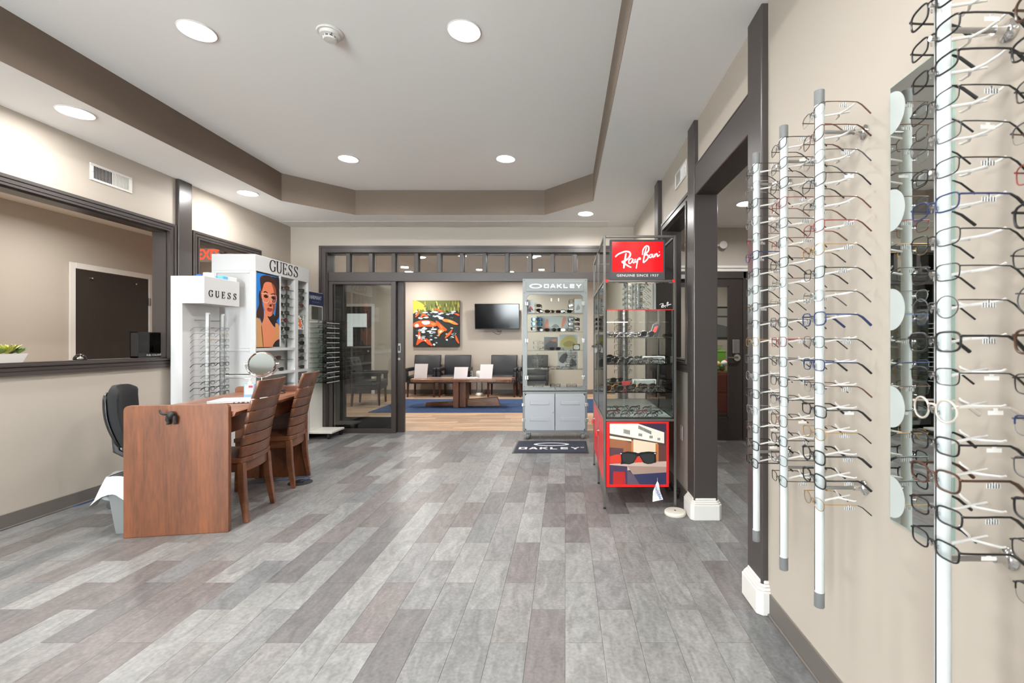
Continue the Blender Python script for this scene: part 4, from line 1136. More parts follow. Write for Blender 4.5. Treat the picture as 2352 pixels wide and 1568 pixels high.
pol([(165, 380), (148, 440), (150, 540), (118, 640), (116, 730), (160, 690), (185, 745), (203, 690), (205, 600), (190, 540), (182, 440)], (62, 36, 30))
pol([(215, 600), (250, 655), (305, 660), (312, 740), (335, 785), (372, 800), (395, 880), (402, 1019), (185, 1019), (178, 800), (208, 690)], (226, 140, 102))
pol([(255, 660), (320, 630), (350, 680), (372, 740), (340, 782), (312, 760), (270, 700)], (40, 28, 28))
pol([(116, 722), (150, 700), (182, 752), (176, 800), (190, 900), (196, 1019), (116, 1019)], (206, 156, 104))
pol([(176, 790), (196, 1010), (204, 1010), (186, 800)], (120, 70, 44))
pol([(348, 748), (375, 742), (402, 775), (402, 890), (350, 940), (300, 1019), (330, 900), (352, 850)], (214, 150, 96))
pol([(345, 960), (402, 930), (402, 1019), (318, 1019)], (36, 32, 36))
pol([(380, 690), (402, 660), (402, 770), (385, 745), (362, 712)], (36, 116, 205))
pol([(186, 360), (205, 300), (245, 272), (305, 270), (345, 300), (358, 360), (360, 440), (350, 520), (336, 590), (308, 645), (275, 668), (245, 652), (220, 605), (205, 555), (190, 480), (180, 420)], (230, 132, 96))
pol([(300, 275), (345, 302), (358, 360), (360, 440), (350, 520), (336, 590), (300, 648), (318, 560), (300, 500), (330, 430), (322, 340)], (150, 78, 58))
pol([(165, 292), (163, 240), (195, 207), (255, 194), (320, 206), (358, 240), (374, 320), (352, 326), (330, 290), (285, 268), (235, 272), (207, 302), (190, 362), (178, 400)], (66, 40, 32))
pol([(170, 395), (186, 388), (190, 430), (182, 470), (172, 440)], (196, 100, 74))
lin_([(202, 400), (225, 386), (258, 402)], 9, (52, 30, 26)); lin_([(292, 408), (325, 396), (350, 412)], 9, (52, 30, 26))
pol([(205, 432), (230, 418), (256, 432), (252, 452), (228, 458), (208, 448)], (48, 26, 26)); pol([(296, 436), (322, 424), (346, 440), (344, 458), (318, 462), (300, 450)], (40, 22, 24))
lin_([(272, 440), (268, 500), (258, 530), (276, 545), (296, 528)], 5, (150, 76, 56))
pol([(272, 530), (296, 520), (300, 545), (284, 552)], (52, 28, 28))
pol([(240, 578), (262, 566), (280, 572), (300, 568), (312, 580), (282, 586)], (150, 46, 48)); pol([(244, 584), (282, 588), (310, 584), (296, 606), (268, 610), (250, 600)], (176, 62, 60))
for s_ in ([(190, 410), (260, 404), (272, 430), (266, 490), (240, 512), (205, 506), (188, 470), (188, 410)], [(292, 414), (352, 412), (362, 430), (358, 480), (336, 506), (306, 504), (292, 480), (292, 414)]):
    lin_(s_, 3.5, (235, 215, 200))
lin_([(268, 428), (282, 422), (294, 430)], 4, (235, 215, 200)); lin_([(188, 415), (178, 410)], 4, (235, 215, 200))
m.build('print', M['prn'], pr)
# glass shelves and sunglasses
def gshelf(y0, y1, z, x0=D - 0.128, x1=D - 0.012):
    MB().box(x0, x1, y0, y1, z - 0.005, z).build('glass_shelf', M['shelfglass'], t)
    MB().box(x0, x0 + 0.05, (y0 + y1) / 2 - 0.003, (y0 + y1) / 2 + 0.003, z - 0.012, z - 0.005).build('shelf_bracket', M['steel'], t)
SUN = {'sd': dict(kind='way', fc=BLK, tc=BLK, lens='dark', thick=.003, folded=True, low=True), 'sg': dict(kind='square', fc=BLK, tc=BLK, lens='grad', thick=.0028, folded=True, low=True),
       'sb': dict(kind='cat', fc=TOR, tc=TOR, lens='brown', thick=.003, folded=True, low=True), 'sr': dict(kind='round', fc=(90, 40, 40), tc=TOR, lens='wine', thick=.0022, folded=True, low=True),
       'sc': dict(kind='cat', fc=BLK, tc=BLK, lens='grad', thick=.003, folded=True, low=True), 'sa': dict(kind='avi', fc=GUN, tc=GUN, lens='grad', thick=.0014, folded=True, low=True, metal=.6)}
SDESC = {'sd': 'black chunky', 'sg': 'black square gradient-lens', 'sb': 'tortoiseshell cat-eye', 'sr': 'wine red round', 'sc': 'black cat-eye', 'sa': 'grey metal aviator'}
def sun_h(s_): return eye_shape(SUN[s_]['kind'])[2] + SUN[s_]['thick']
zc2 = [1.822, 1.726, 1.631, 1.535, 1.445, 1.350, 1.260]
for i, (z, s_) in enumerate(zip(zc2, ['sb', 'sg', 'sc', 'sg', 'sr', 'sd', 'sg'])):
    gshelf(div + 0.012, s1 + 0.005, z)
    put_eyewear(SUN[s_], (GX1 - 0.06, GY0 + div + 0.155 + (-.02 if i in (4, 6) else 0), z + sun_h(s_)), math.pi / 2 - 0.62, '%s sunglasses, %s, middle column of the white cabinet' % (SDESC[s_], ORD[i]), 'sunglasses in the large white cabinet', cat='sunglasses', name='sunglasses')
zc3 = [1.829, 1.734, 1.640, 1.545, 1.274, 1.183, 1.09, 1.0, 0.893]
for i, (z, s_) in enumerate(zip(zc3, ['sc', 'sa', 'sr', 'sd', 'sg', 'sd', 'sg', 'sg', 'sc'])):
    if i < 8: gshelf(s2 + 0.001, L - 0.03, z)
    if i == 3: continue
    put_eyewear(SUN[s_], (GX1 - 0.06, GY0 + s2 + 0.115, z + sun_h(s_)), math.pi / 2 - 0.62, '%s sunglasses, %s, narrow far column of the white cabinet' % (SDESC[s_], ORD[i] if i < 3 else ORD[i - 1]), 'sunglasses in the large white cabinet', cat='sunglasses', name='sunglasses')
c_ = tag(MB().box(0, 0.004, 0, 0.15, 0, 0.17).build('photo_card', M['inkw'], None, (GX1 - 0.03, GY0 + s2 + 0.012, 1.372)), 'small photo card with an orange figure in the far shelf column', 'card')
m = MB(); random.seed(3)
for i in range(60):
    u, v = random.uniform(0.002, .13), random.uniform(0.002, .15); g_ = random.choice((60, 110, 150, 190, 210))
    m.prism([(u, v), (u + .02, v), (u + .02, v + .018), (u, v + .018)], lambda a, b, i=i: (0.0041 + .00001 * i, a, b), (.00005, 0, 0), col=(g_, g_ + 4, g_ - 6))
m.prism([(.05, .03), (.075, .02), (.1, .02), (.09, .1), (.06, .13), (.04, .12)], lambda a, b: (0.0049, a, b), (.00005, 0, 0), col=(226, 120, 70))
m.build('print', M['prnm'], c_)
for i, (yy, z, s_, lab) in enumerate(((0.42, 1.02, 'sb', 'tortoiseshell sunglasses on the upper long shelf'), (0.47, 0.89, 'sc', 'black gradient sunglasses on the long white shelf'), (0.33, 0.89, 'sb', 'patterned sunglasses beside the round mirror on the long shelf'), (0.47, 0.74, 'sc', 'black gradient sunglasses on the lower glass shelf'))):
    if z in (1.02, 0.74): gshelf(0.03 if z == 1.02 else 0.36, s1 + 0.005, z)if i in (0, 3) else None
    put_eyewear(SUN[s_], (GX1 - 0.065, GY0 + yy, z + sun_h(s_)), math.pi / 2 - 0.6, lab + ', white cabinet', 'sunglasses in the large white cabinet', cat='sunglasses', name='sunglasses')
put_eyewear(SUN['sg'], (GX1 - 0.06, GY0 + s2 + 0.115, 0.735 + sun_h('sg')), math.pi / 2 - 0.62, 'black square sunglasses below the divider in the narrow far column', 'sunglasses in the large white cabinet', cat='sunglasses', name='sunglasses')
gshelf(s2 + 0.001, L - 0.03, 0.735)

# ------------------------------------------------------------------ spectacle stand with shelves (HARMANT)
HX, HY0, HY1 = -3.21, 5.70, 6.02
t = thing('spectacle_stand', 'white wheeled stand of eyeglass frames with a navy sign', 'display stand', (HX, (HY0 + HY1) / 2, 0))
hl = (HY1 - HY0) / 2
MB().box(-0.03, 0, -hl + 0.02, hl, 0.09, 1.86).build('column_panel', mat('stand_white', (232, 231, 224), 0.4), t, bevel=0.002)
sg = MB().box(0.0, 0.008, -hl, hl - 0.0, 1.69, 1.853).build('sign', mat('navy_sign', (36, 48, 82), 0.45), t)
text('lettering', 'HARMANT', mat('sign_grey', (196, 200, 210), 0.5), sg, 0.068, facing((0.0085, -0.02, 1.785), '+x'), 0.0005, 0, 1, 0.85)
text('lettering', 'PARIS TOKYO', mat('sign_grey2', (120, 128, 150), 0.5), sg, 0.026, facing((0.0085, -0.02, 1.73), '+x'), 0.0005) if False else None
m = MB(); stroke(m, [(-0.1, 1.73), (0.07, 1.73)], 0.006, lambda u, v: (0.0081, u, v), (0.0005, 0, 0)); m.build('sign_line', mat('sign_grey2', (110, 118, 142), 0.5), sg)
MB().box(0.0, 0.006, -hl + 0.02, hl - 0.02, 1.505, 1.675).build('mirror', M['mirror'], t)
MB().box(0.0, 0.007, -hl + 0.008, -hl + 0.02, 1.5, 1.68).box(0.0, 0.007, hl - 0.02, hl - 0.008, 1.5, 1.68).box(0, 0.007, -hl + 0.02, hl - 0.02, 1.675, 1.682).box(0, .007, -hl + .02, hl - .02, 1.498, 1.505).build('mirror_frame', M['white'], t)
bs = MB().box(-0.33, 0.29, -hl - 0.01, hl + 0.0, 0.07, 0.095).build('base_plate', mat('stand_white2', (232, 231, 224), 0.4), t, bevel=0.003)
for (cx_, cy_) in ((0.24, -hl + 0.03), (0.26, hl - 0.03), (-0.28, -hl + 0.03), (-0.28, hl - 0.03)):
    MB().cyl((cx_ - 0.012, cy_, 0.033), (cx_ + 0.012, cy_, 0.033), 0.033, n=18).cyl((cx_, cy_, 0.05), (cx_, cy_, 0.07), 0.012).build('caster', M['mattblack'], t, smooth=40)
CL = [dict(kind='rect', fc=BLK, tc=GUN, thick=.0016, folded=True, low=True), dict(kind='oval', fc=SIL, tc=SIL, thick=.0013, folded=True, low=True, metal=.9), dict(kind='rect', fc=GUN, tc=BLK, thick=.0014, folded=True, low=True), dict(kind='square', fc=BLK, tc=BLK, thick=.002, folded=True, low=True)]
random.seed(21)
CLD = ['black', 'silver', 'gunmetal', 'thick black']
for i in range(13):
    z = 1.462 - i * 0.0628
    MB().box(0.0, 0.225, -hl + 0.005, hl - 0.005, z - 0.004, z).build('shelf', M['shelfglass'], t)
    MB().box(0.222, 0.227, -hl + 0.005, hl - 0.005, z - 0.005, z + 0.001).build('shelf_edge', M['inkw'], t)
    for j, (u, v) in enumerate(((0.15, -0.07), (0.13, 0.08))):
        s_ = (i * 2 + j * 3) % 4
        st = CL[s_]; hh = eye_shape(st['kind'])[2] + st['thick']
        put_eyewear(st, (HX + u + random.uniform(-.02, .02), (HY0 + HY1) / 2 + v, z + hh + 0.0005), math.pi / 2 - 1.0 + random.uniform(-.15, .15), 'folded %s eyeglasses, %s, %s, wheeled stand' % (CLD[s_], ('near pair', 'far pair')[j], (NUM[i] + ' shelf from the top') if 0 < i < 12 else ('top shelf' if i == 0 else 'lowest shelf')),
                    'eyeglasses on the wheeled white stand')
# ------------------------------------------------------------------ grey OAKLEY case
OY = 5.68
ox = lambda px: PXx(px, OY)
oz = lambda py: PZ(py, OY)
X0, X1 = ox(1200.5), ox(1349)
oc = (X0 + X1) / 2
t = thing('sunglasses_case', 'grey steel display case on casters with white sign and glass front', 'display case', (oc, OY, 0))
ogm = mat('grey_steel_paint', (118, 122, 121), 0.38, 0.25)
ogl = mat('pale_grey_steel', (160, 163, 167), 0.4, 0.15)
hw = (X1 - X0) / 2; dp = 0.34
b0, b1, u0, u1 = oz(993), oz(899), oz(897), oz(640)
m = MB(); e = 0.02
m.box(-hw, hw, 0.02, dp, b0, b0 + e); m.box(-hw, hw, 0.02, dp, b1 - e, b1); m.box(-hw, -hw + e, 0.02, dp, b0, b1); m.box(hw - e, hw, 0.02, dp, b0, b1); m.box(-hw, hw, dp - 0.01, dp, b0, b1)
m.build('lower_cabinet', ogm, t)
def cham(w0, w1, z0, z1, c): return [(w0 + c, z0), (w1 - c, z0), (w1, z0 + c), (w1, z1 - c), (w1 - c, z1), (w0 + c, z1), (w0, z1 - c), (w0, z0 + c)]
fm_ = MB(); fb = 0.03
fm_.box(-hw, -hw + fb, 0, 0.02, b0, b1); fm_.box(hw - fb, hw, 0, 0.02, b0, b1); fm_.box(-hw + fb, hw - fb, 0, 0.02, b0, b0 + 0.035); fm_.box(-hw + fb, hw - fb, 0, 0.02, b1 - fb, b1)
fm_.build('front_frame', ogm, t, bevel=0.003)
for s in (-1, 1):
    lo, hi = (-hw + 0.027, -0.004) if s < 0 else (0.004, hw - 0.027)
    c = 0.025
    P = [(lo + (c if s < 0 else 0), b0 + 0.03), (hi - (0 if s < 0 else c), b0 + 0.03), (hi, b0 + 0.03 + (0 if s < 0 else c)), (hi, b1 - 0.03 - (0 if s < 0 else c)), (hi - (0 if s < 0 else c), b1 - 0.028), (lo + (c if s < 0 else 0), b1 - 0.028), (lo, b1 - 0.03 - (c if s < 0 else 0)), (lo, b0 + 0.03 + (c if s < 0 else 0))]
    d_ = MB().prism(P, lambda u, v: (u, -0.008, v), (0, 0.012, 0)).build('cabinet_door', ogl, t, bevel=0.0015)
    mid = (lo + hi) / 2
    for z in (oz(925), oz(962)):
        MB().box(mid - 0.12, mid + 0.12, -0.014, -0.008, z - 0.022, z + 0.022).build('raised_panel', ogl, d_, bevel=0.005, bseg=2)
    for z in (oz(929), oz(964)):
        MB().box(s * (hw - 0.012) - 0.022, s * (hw - 0.012) + 0.022, -0.016, -0.004, z - 0.02, z + 0.02).cyl((s * (hw - 0.016), -0.02, z - 0.022), (s * (hw - 0.016), -0.02, z + 0.022), 0.006).build('hinge', M['steel'], d_, bevel=0.002)
    if s > 0: MB().cyl((0.02, -0.008, oz(947)), (0.02, -0.026, oz(947)), 0.013).box(0.006, 0.014, -0.03, -0.026, oz(953), oz(947)).build('lock', M['steel'], d_, smooth=40)
    else: MB().cyl((-0.02, -0.008, oz(947)), (-0.02, -0.012, oz(947)), 0.009).build('lock_button', M['chrome'], d_, smooth=40)
for sx in (-1, 1):
    for y_ in (0.05, dp - 0.05):
        xx = sx * (hw - 0.06)
        w_ = MB().cyl((xx - 0.016, y_, 0.04), (xx + 0.016, y_, 0.04), 0.04, n=20).build('caster', mat('caster_tyre', (120, 120, 118), 0.6), t, smooth=40)
        MB().cyl((xx - 0.018, y_, 0.04), (xx + 0.018, y_, 0.04), 0.014).box(xx - 0.026, xx - 0.02, y_ - 0.025, y_ + 0.025, 0.03, b0 - 0.005).box(xx + 0.02, xx + 0.026, y_ - 0.025, y_ + 0.025, 0.03, b0 - 0.005).box(xx - 0.035, xx + 0.035, y_ - 0.04, y_ + 0.04, b0 - 0.008, b0).build('caster_fork', M['steel'], w_)
# upper vitrine
gd0, gd1 = oz(890), oz(676)
gx = hw - 0.055
m = MB()
m.box(-hw, -gx, 0, 0.025, u0, u1); m.box(gx, hw, 0, 0.025, u0, u1); m.box(-gx, gx, 0, 0.025, u0, gd0 - 0.0); m.box(-gx, gx, 0, 0.025, gd1, u1)
c = 0.03
for sx in (-1, 1):
    for z, sz in ((gd0, 1), (gd1, -1)):
        m.prism([(sx * gx, z), (sx * (gx - c), z), (sx * gx, z + sz * c)], lambda u, v: (u, 0, v), (0, 0.025, 0))
m.build('vitrine_frame', ogm, t)
m = MB(); e = 0.018
for sx in (-1, 1): m.box(sx * hw, sx * (hw - e), dp - e, dp, u0, u1)
m.box(-hw, hw, dp - e, dp, u0, u0 + e); m.box(-hw, hw, 0.025, dp, u1 - e, u1); m.box(-hw, hw, 0.02, dp, u0, u0 + 0.008)
m.build('rear_frame', ogm, t)
for sx in (-1, 1): MB().box(sx * (hw - 0.003), sx * (hw - 0.007), 0.025, dp - e, u0 + .01, u1 - e).build('side_glass', M['glass'], t)
MB().box(-hw + e, hw - e, dp - 0.008, dp - 0.004, u0 + e, u1 - e).build('rear_glass', M['glass'], t)
MB().box(-gx + 0.003, gx - 0.003, 0.008, 0.012, gd0 + 0.002, gd1 - 0.002).build('door_glass', M['glass'], t)
for sx in (-1, 1):
    for z in (oz(697), oz(782), oz(867)):
        MB().box(sx * (gx + 0.004) - 0.02, sx * (gx + 0.004) + 0.02, -0.014, 0.0, z - 0.024, z + 0.024).cyl((sx * (gx + 0.006), -0.016, z - 0.026), (sx * (gx + 0.006), -0.016, z + 0.026), 0.006).build('hinge', M['steel'], t, bevel=0.002)
m = MB()
for sx in (-1, 1):
    for z in (u1 - 0.02, u1 - 0.175, u0 + 0.02, u0 + 0.05, b1 - 0.03, b0 + 0.02): m.cyl((sx * (hw - 0.02), 0, z), (sx * (hw - 0.02), -0.003, z), 0.005, n=8)
m.build('rivets', M['black'], t)
for u in (-0.045, 0.045): MB().cyl((u, -0.004, oz(686)), (u, 0.008, oz(686)), 0.009, n=10).box(u - 0.007, u + 0.007, -0.004, 0.0, oz(686) - 0.03, oz(686)).build('door_catch', M['inkw'], t)
MB().box(-0.004, 0.004, -0.012, 0.0, oz(893), oz(888)).build('pull_tab', M['chrome'], t)
sg = MB().box(-hw + 0.045, hw - 0.045, -0.006, 0.0, oz(669), oz(646)).build('sign_plate', ogm, t, bevel=0.002)
fn = lambda u, v: (u, -0.0062, v)
sc_ = OY / F; ctr = 1274.75
cv = lambda zx: (1180 + zx / 3.565 - ctr) * sc_          # crop pixel of the photo to sign position
zz = oz(620 + 132 / 3.565)
m = MB(); ring(m, fn, (0, -0.003, 0), (cv(180), zz), 0.08, 0.029, 0.024, 0.010); m.build('emblem', M['inkw'], sg)
w_l = 0.06; gp = (cv(552) - cv(248) - 6 * w_l) / 5
oakley_word(lambda u, v: (u + cv(248), -0.0062, v + zz - 0.0235), (0, -0.003, 0), 0, 0.047, w_l, gp, M['inkw'], sg)
shz = [oz(718), oz(761), oz(804.6), oz(848), oz(889)]
for z in shz[:4]: MB().box(-hw + 0.01, hw - 0.01, 0.03, dp - 0.02, z - 0.006, z).build('glass_shelf', M['shelfglass'], t)
MB().box(-hw + 0.03, hw - 0.03, 0.03, dp - 0.02, u0 + 0.008, u0 + 0.03).build('vitrine_floor', M['whitelam'], t)
shz[4] = u0 + 0.03
OK = {'w1': dict(kind='wrap', fc=BLK, tc=BLK, lens='dark', thick=.0026, low=True), 'w2': dict(kind='wrap', fc=GUN, tc=GUN, lens='silver', thick=.0024, low=True), 'w3': dict(kind='way', fc=(40, 60, 80), tc=NVY, lens='blue', thick=.0026, low=True),
      'w4': dict(kind='wrap', fc=TOR, tc=TOR, lens='brown', thick=.0024, low=True), 'g1': dict(kind='rect', fc=GUN, tc=GUN, thick=.0017, low=True), 'g2': dict(kind='rect', fc=BLK, tc=BLK, thick=.002, low=True), 'g3': dict(kind='rect', fc=(150, 146, 140), tc=GUN, thick=.0017, low=True), 'w5': dict(kind='round', fc=BLK, tc=BLK, lens='dark', thick=.0024, low=True)}
OKD = {'w1': 'black wraparound sunglasses', 'w2': 'silver-lens wraparound sunglasses', 'w3': 'blue mirrored sunglasses', 'w4': 'brown wraparound sunglasses', 'g1': 'gunmetal eyeglasses', 'g2': 'black eyeglasses', 'g3': 'pale grey eyeglasses', 'w5': 'round black sunglasses'}
NSH = ['top', 'second', 'middle', 'fourth', 'bottom']
def riser(x, z, ks, y_, lab, sidew, n):
    """small stepped acrylic stand holding several pairs one above another; returns nothing"""
    rr = thing('display_riser', 'clear stepped riser on the %s shelf of the grey case, %s' % (lab, sidew), 'riser', (x, y_, z), 0, 'risers in the grey case')
    MB().box(-0.04, 0.04, 0.0, 0.08, 0, 0.004).box(-0.012, 0.012, 0.04, 0.046, 0.004, n * 0.058 + 0.02).build('riser_post', M['acryl'], rr)
    for k in range(n): MB().cyl((0, 0.04, 0.035 + k * 0.058), (0, -0.005, 0.035 + k * 0.058), 0.004, n=6).build('riser_peg', M['acryl'], rr)
    for k, s_ in enumerate(ks):
        put_eyewear(OK[s_], (x, y_ - 0.006, z + 0.040 + k * 0.058), 0.0, '%s, %s, %s riser, %s shelf, grey case' % (OKD[s_], ['lowest', 'second up', 'third up', 'fourth up'][k], sidew, lab), 'eyewear in the grey case', cat='glasses')
def flat(x, z, s_, y_, rz, lab, fold=False):
    hh = eye_shape(OK[s_]['kind'])[2] + OK[s_]['thick']
    put_eyewear(dict(OK[s_], folded=fold), (oc + x, OY + y_, z + hh), rz, lab, 'eyewear in the grey case', cat='glasses')
riser(oc - 0.25, shz[0], ['w1', 'w2'], OY + 0.12, 'top', 'left', 2); riser(oc + 0.24, shz[0], ['w2', 'w2', 'g2'], OY + 0.12, 'top', 'right', 3)
flat(0.0, shz[0], 'w4', .1, .1, 'brown wraparound sunglasses alone in the middle of the top shelf, grey case')
riser(oc - 0.24, shz[1], ['w1', 'w3', 'w3'], OY + 0.12, 'second', 'left', 3); riser(oc + 0.24, shz[1], ['w4', 'w4', 'w1'], OY + 0.12, 'second', 'right', 3)
flat(0.02, shz[1], 'w5', .1, -.1, 'round black sunglasses alone in the middle of the second shelf, grey case')
riser(oc - 0.22, shz[2], ['g3', 'g3'], OY + 0.12, 'middle', 'left', 2); flat(0.0, shz[2], 'w1', .1, .2, 'black wraparound sunglasses in the middle of the middle shelf, grey case')
flat(0.16, shz[2], 'g3', .1, -.1, 'pale grey eyeglasses beside the small card on the middle shelf, grey case')
riser(oc - 0.23, shz[3], ['g1', 'g3', 'g1'], OY + 0.12, 'fourth', 'left', 3); riser(oc + 0.2, shz[3], ['g2', 'g1', 'g2', 'g3'], OY + 0.12, 'fourth', 'right', 4)
flat(0.0, shz[3], 'g2', .1, .3, 'black eyeglasses alone in the middle of the fourth shelf, grey case')
for i, (x, s_) in enumerate(((-0.22, 'g3'), (0.0, 'g2'), (0.21, 'g1'))):
    flat(x, shz[4], s_, .06, 0.0, '%s at the front %s of the bottom shelf, grey case' % (OKD[s_], ['left', 'middle', 'right'][i]))
    flat(x, shz[4], s_, .215, 0.0, '%s at the back %s of the bottom shelf, grey case' % (OKD[s_], ['left', 'middle', 'right'][i]))
for li in range(4):
    for (x, sd) in ((-0.14, 'left'), (0.14, 'right')):
        s_ = ['w4', 'w1', 'g3', 'g1'][li] if sd == 'left' else ['w1', 'w2', 'g1', 'g3'][li]
        if li == 2 and sd == 'right': continue
        flat(x, shz[li], s_, .046, 0.0, 'folded %s, front %s of the middle, %s shelf, grey case' % (OKD[s_], sd, NSH[li]), True)
# cards and graphics inside
def card(name, x, z, w_, h_, base, blobs, label, y_=OY + 0.29, tilt=0.0):
    o = MB().box(-w_ / 2, w_ / 2, 0, 0.003, 0, h_).build(name, M['inkw'], None, (x, y_, z)); tag(o, label, 'card')
    mm = MB(); mm.prism([(-w_ / 2, 0), (w_ / 2, 0), (w_ / 2, h_), (-w_ / 2, h_)], lambda u, v: (u, -0.0002, v), (0, -0.0002, 0), col=base)
    for k, (P, c_) in enumerate(blobs):
        mm.prism([(p.x * w_, p.y * h_) for p in bez(P, 4, True)], lambda u, v, k=k: (u, -0.0006 - 0.0002 * k, v), (0, -0.0001, 0), col=c_)
    mm.build('print', M['prn'], o)
    o.rotation_euler.x = tilt
    return o
card('graphic_card', oc + 0.17, shz[2] + 0.001, 0.24, 0.2, (196, 200, 196), [([(-.45, .3), (-.3, .75), (.1, .95), (.4, .7), (.48, .3), (.1, .1)], (196, 178, 92)), ([(-.3, .4), (0, .6), (.3, .5), (.3, .3), (-.1, .2)], (160, 140, 70))], 'yellow goggle graphic card on the middle shelf of the grey case')
card('graphic_card', oc - 0.06, shz[2] + 0.001, 0.18, 0.17, (110, 108, 112), [([(-.4, .2), (-.1, .7), (.4, .6), (.4, .2)], (66, 62, 68)), ([(0, .75), (.4, .85), (.3, .65)], (220, 110, 60))], 'dark helmet photo card on the middle shelf of the grey case')
card('graphic_card', oc + 0.0, shz[1] + 0.001, 0.5, 0.21, (202, 202, 196), [([(-.3, .2), (-.25, .7), (-.2, .8), (-.18, .3)], (226, 130, 96)), ([(.15, .3), (.2, .9), (.28, .8), (.2, .3)], (232, 140, 110)), ([(-.1, .3), (.0, .5), (.1, .3)], (140, 140, 136))], 'pale graphic card with orange strokes on the second shelf, grey case')
card('graphic_card', oc - 0.31, shz[0] + 0.001, 0.1, 0.17, (230, 230, 230), [([(-.4, .15), (0, .5), (.4, .15), (0, .25)], (200, 70, 50)), ([(-.3, .1), (-.1, .35), (.1, .1)], (40, 60, 130))], 'small white card with a red and blue chevron, grey case', OY + 0.05, -0.15)
card('graphic_card', oc + 0.29, shz[0] + 0.001, 0.09, 0.18, (226, 226, 226), [([(-.3, .2), (0, .6), (.3, .3)], (170, 170, 170))], 'small plain card at the right of the top shelf, grey case', OY + 0.05, -0.15)
card('graphic_card', oc + 0.27, shz[2] + 0.001, 0.09, 0.08, (60, 62, 58), [([(-.35, .2), (-.3, .8), (.3, .8), (.35, .2)], (210, 206, 196))], 'little dark-edged notice card on the middle shelf, grey case', OY + 0.06, -0.1)
card('graphic_card', oc + 0.16, shz[3] + 0.001, 0.26, 0.21, (198, 196, 190), [([(-.45, .5), (-.2, .9), (0, .8), (-.2, .3)], (60, 60, 62)), ([(.1, .1), (.2, .6), (.45, .2)], (90, 90, 92))], 'monochrome athlete card on the fourth shelf of the grey case')
# entrance mat
mx0, mx1, my0, my1 = -0.585, 0.26, DF(1041), DF(1013)
t = thing('logo_mat', 'dark navy floor mat with white lettering before the grey case', 'mat', ((mx0 + mx1) / 2, (my0 + my1) / 2, 0))
mw, md = (mx1 - mx0) / 2, (my1 - my0) / 2
MB().box(-mw, mw, -md, md, 0.0, 0.005).build('rubber_border', M['black'], t, bevel=0.002)
MB().box(-mw + 0.02, mw - 0.02, -md + 0.02, md - 0.02, 0.005, 0.009).build('carpet', mat('mat_pile', (44, 47, 60), 0.95, bump=0.8, bscale=500, var=0.2, vscale=60), t)
m = MB(); fn = lambda u, v: (u, v, 0.009)
mwh = mat('mat_white', (206, 206, 208), 0.9)
ring(m, fn, (0, 0, 0.0008), (0.0, 0.10), 0.21, 0.085, 0.04, 0.03, 40); m.build('emblem', mwh, t)
oakley_word(lambda u, v: (u, v - 0.15, 0.009), (0, 0, 0.0008), -0.36, 0.1, 0.085, 0.034, mwh, t)
m = MB(); ring(m, fn, (0, 0, 0.0008), (0.36, -0.06), 0.02, 0.025, 0.006, 0.008, 16); m.build('emblem', mwh, t)

# ------------------------------------------------------------------ tall RAY-BAN case
RBX0, RBX1, RBY0, RBY1 = 0.28, 0.812, 3.32, 4.52
rz_ = lambda py: PZ(py, RBY0)
rx_ = lambda px: PXx(px, RBY0)
t = thing('sunglasses_case', 'tall glass display case with steel frame, red sign and red base', 'display case', (RBX0, RBY0, 0))
W, D = RBX1 - RBX0, RBY1 - RBY0
lz = lambda py: rz_(py)
p = 0.017
zt, zb1, zfl, zcb0, zcb1 = rz_(540), rz_(645), rz_(962), rz_(1118), rz_(968)
fr_m = mat('case_steel', (138, 136, 132), 0.3, 0.85)
for (x, y) in ((0, 0), (0, D / 2), (0, D), (W, 0), (W, D / 2), (W, D)):
    px_, py_ = (x if x == 0 else x - p), (y if y == 0 else (y - p / 2 if y < D else y - p))
    o = MB().box(px_, px_ + p, py_, py_ + p, 0.012, zt).build('upright', fr_m, t, bevel=0.0015)
    MB().cyl((px_ + p / 2, py_ + p / 2, 0), (px_ + p / 2, py_ + p / 2, 0.014), 0.01, n=10).build('foot', M['black'], o)
for z in (zt - p, zb1 - p / 2, zfl - p):
    m = MB()
    m.box(p, W - p, 0, p, z, z + p); m.box(p, W - p, D - p, D, z, z + p); m.box(0, p, p, D - p, z, z + p); m.box(W - p, W, p, D - p, z, z + p)
    m.build('rail', fr_m, t, bevel=0.0015)
redm = mat('red_corner', (226, 38, 34), 0.4)
for x in (-0.001, W - p - 0.006): MB().box(x + p * 0.9 if x < 0.1 else x - p * 0.4, (x + p * 0.9 if x < 0.1 else x - p * 0.4) + 0.02, -0.002, 0.004, zb1 - p / 2 - 0.002, zb1 + p / 2 + 0.002).build('red_corner', redm, t)
# illuminated sign in the open top
sg = MB().box(rx_(1402) - RBX0, rx_(1530) - RBX0, 0.03, 0.075, rz_(641), rz_(548)).build('sign_box', M['grey'] if False else mat('sign_grey_box', (72, 73, 75), 0.45), t, bevel=0.003)
M['redlit'] = mat('lit_red', (232, 22, 28), 0.12, emit=0.55)
ra, rb, rc, rd_ = rx_(1406.7) - RBX0, rx_(1525) - RBX0, rz_(623), rz_(553)
MB().box(ra, rb, 0.028, 0.03, rc, rd_).build('red_panel', M['redlit'], sg)
m = MB(); S_ = rb - ra
rayban_script(m, lambda u, v: (ra + u * S_, 0.0278, rc + v * S_), (0, -0.0008, 0))
m.build('script_logo', mat('sign_white', (245, 238, 236), 0.3, emit=0.5), sg)
text('caption', 'GENUINE SINCE 1937', M['inkw'], sg, 0.0255, facing(((ra + rb) / 2, 0.0298, rz_(631.3)), '-y'), 0.0004, 0.0002, 1.12, 1.15)
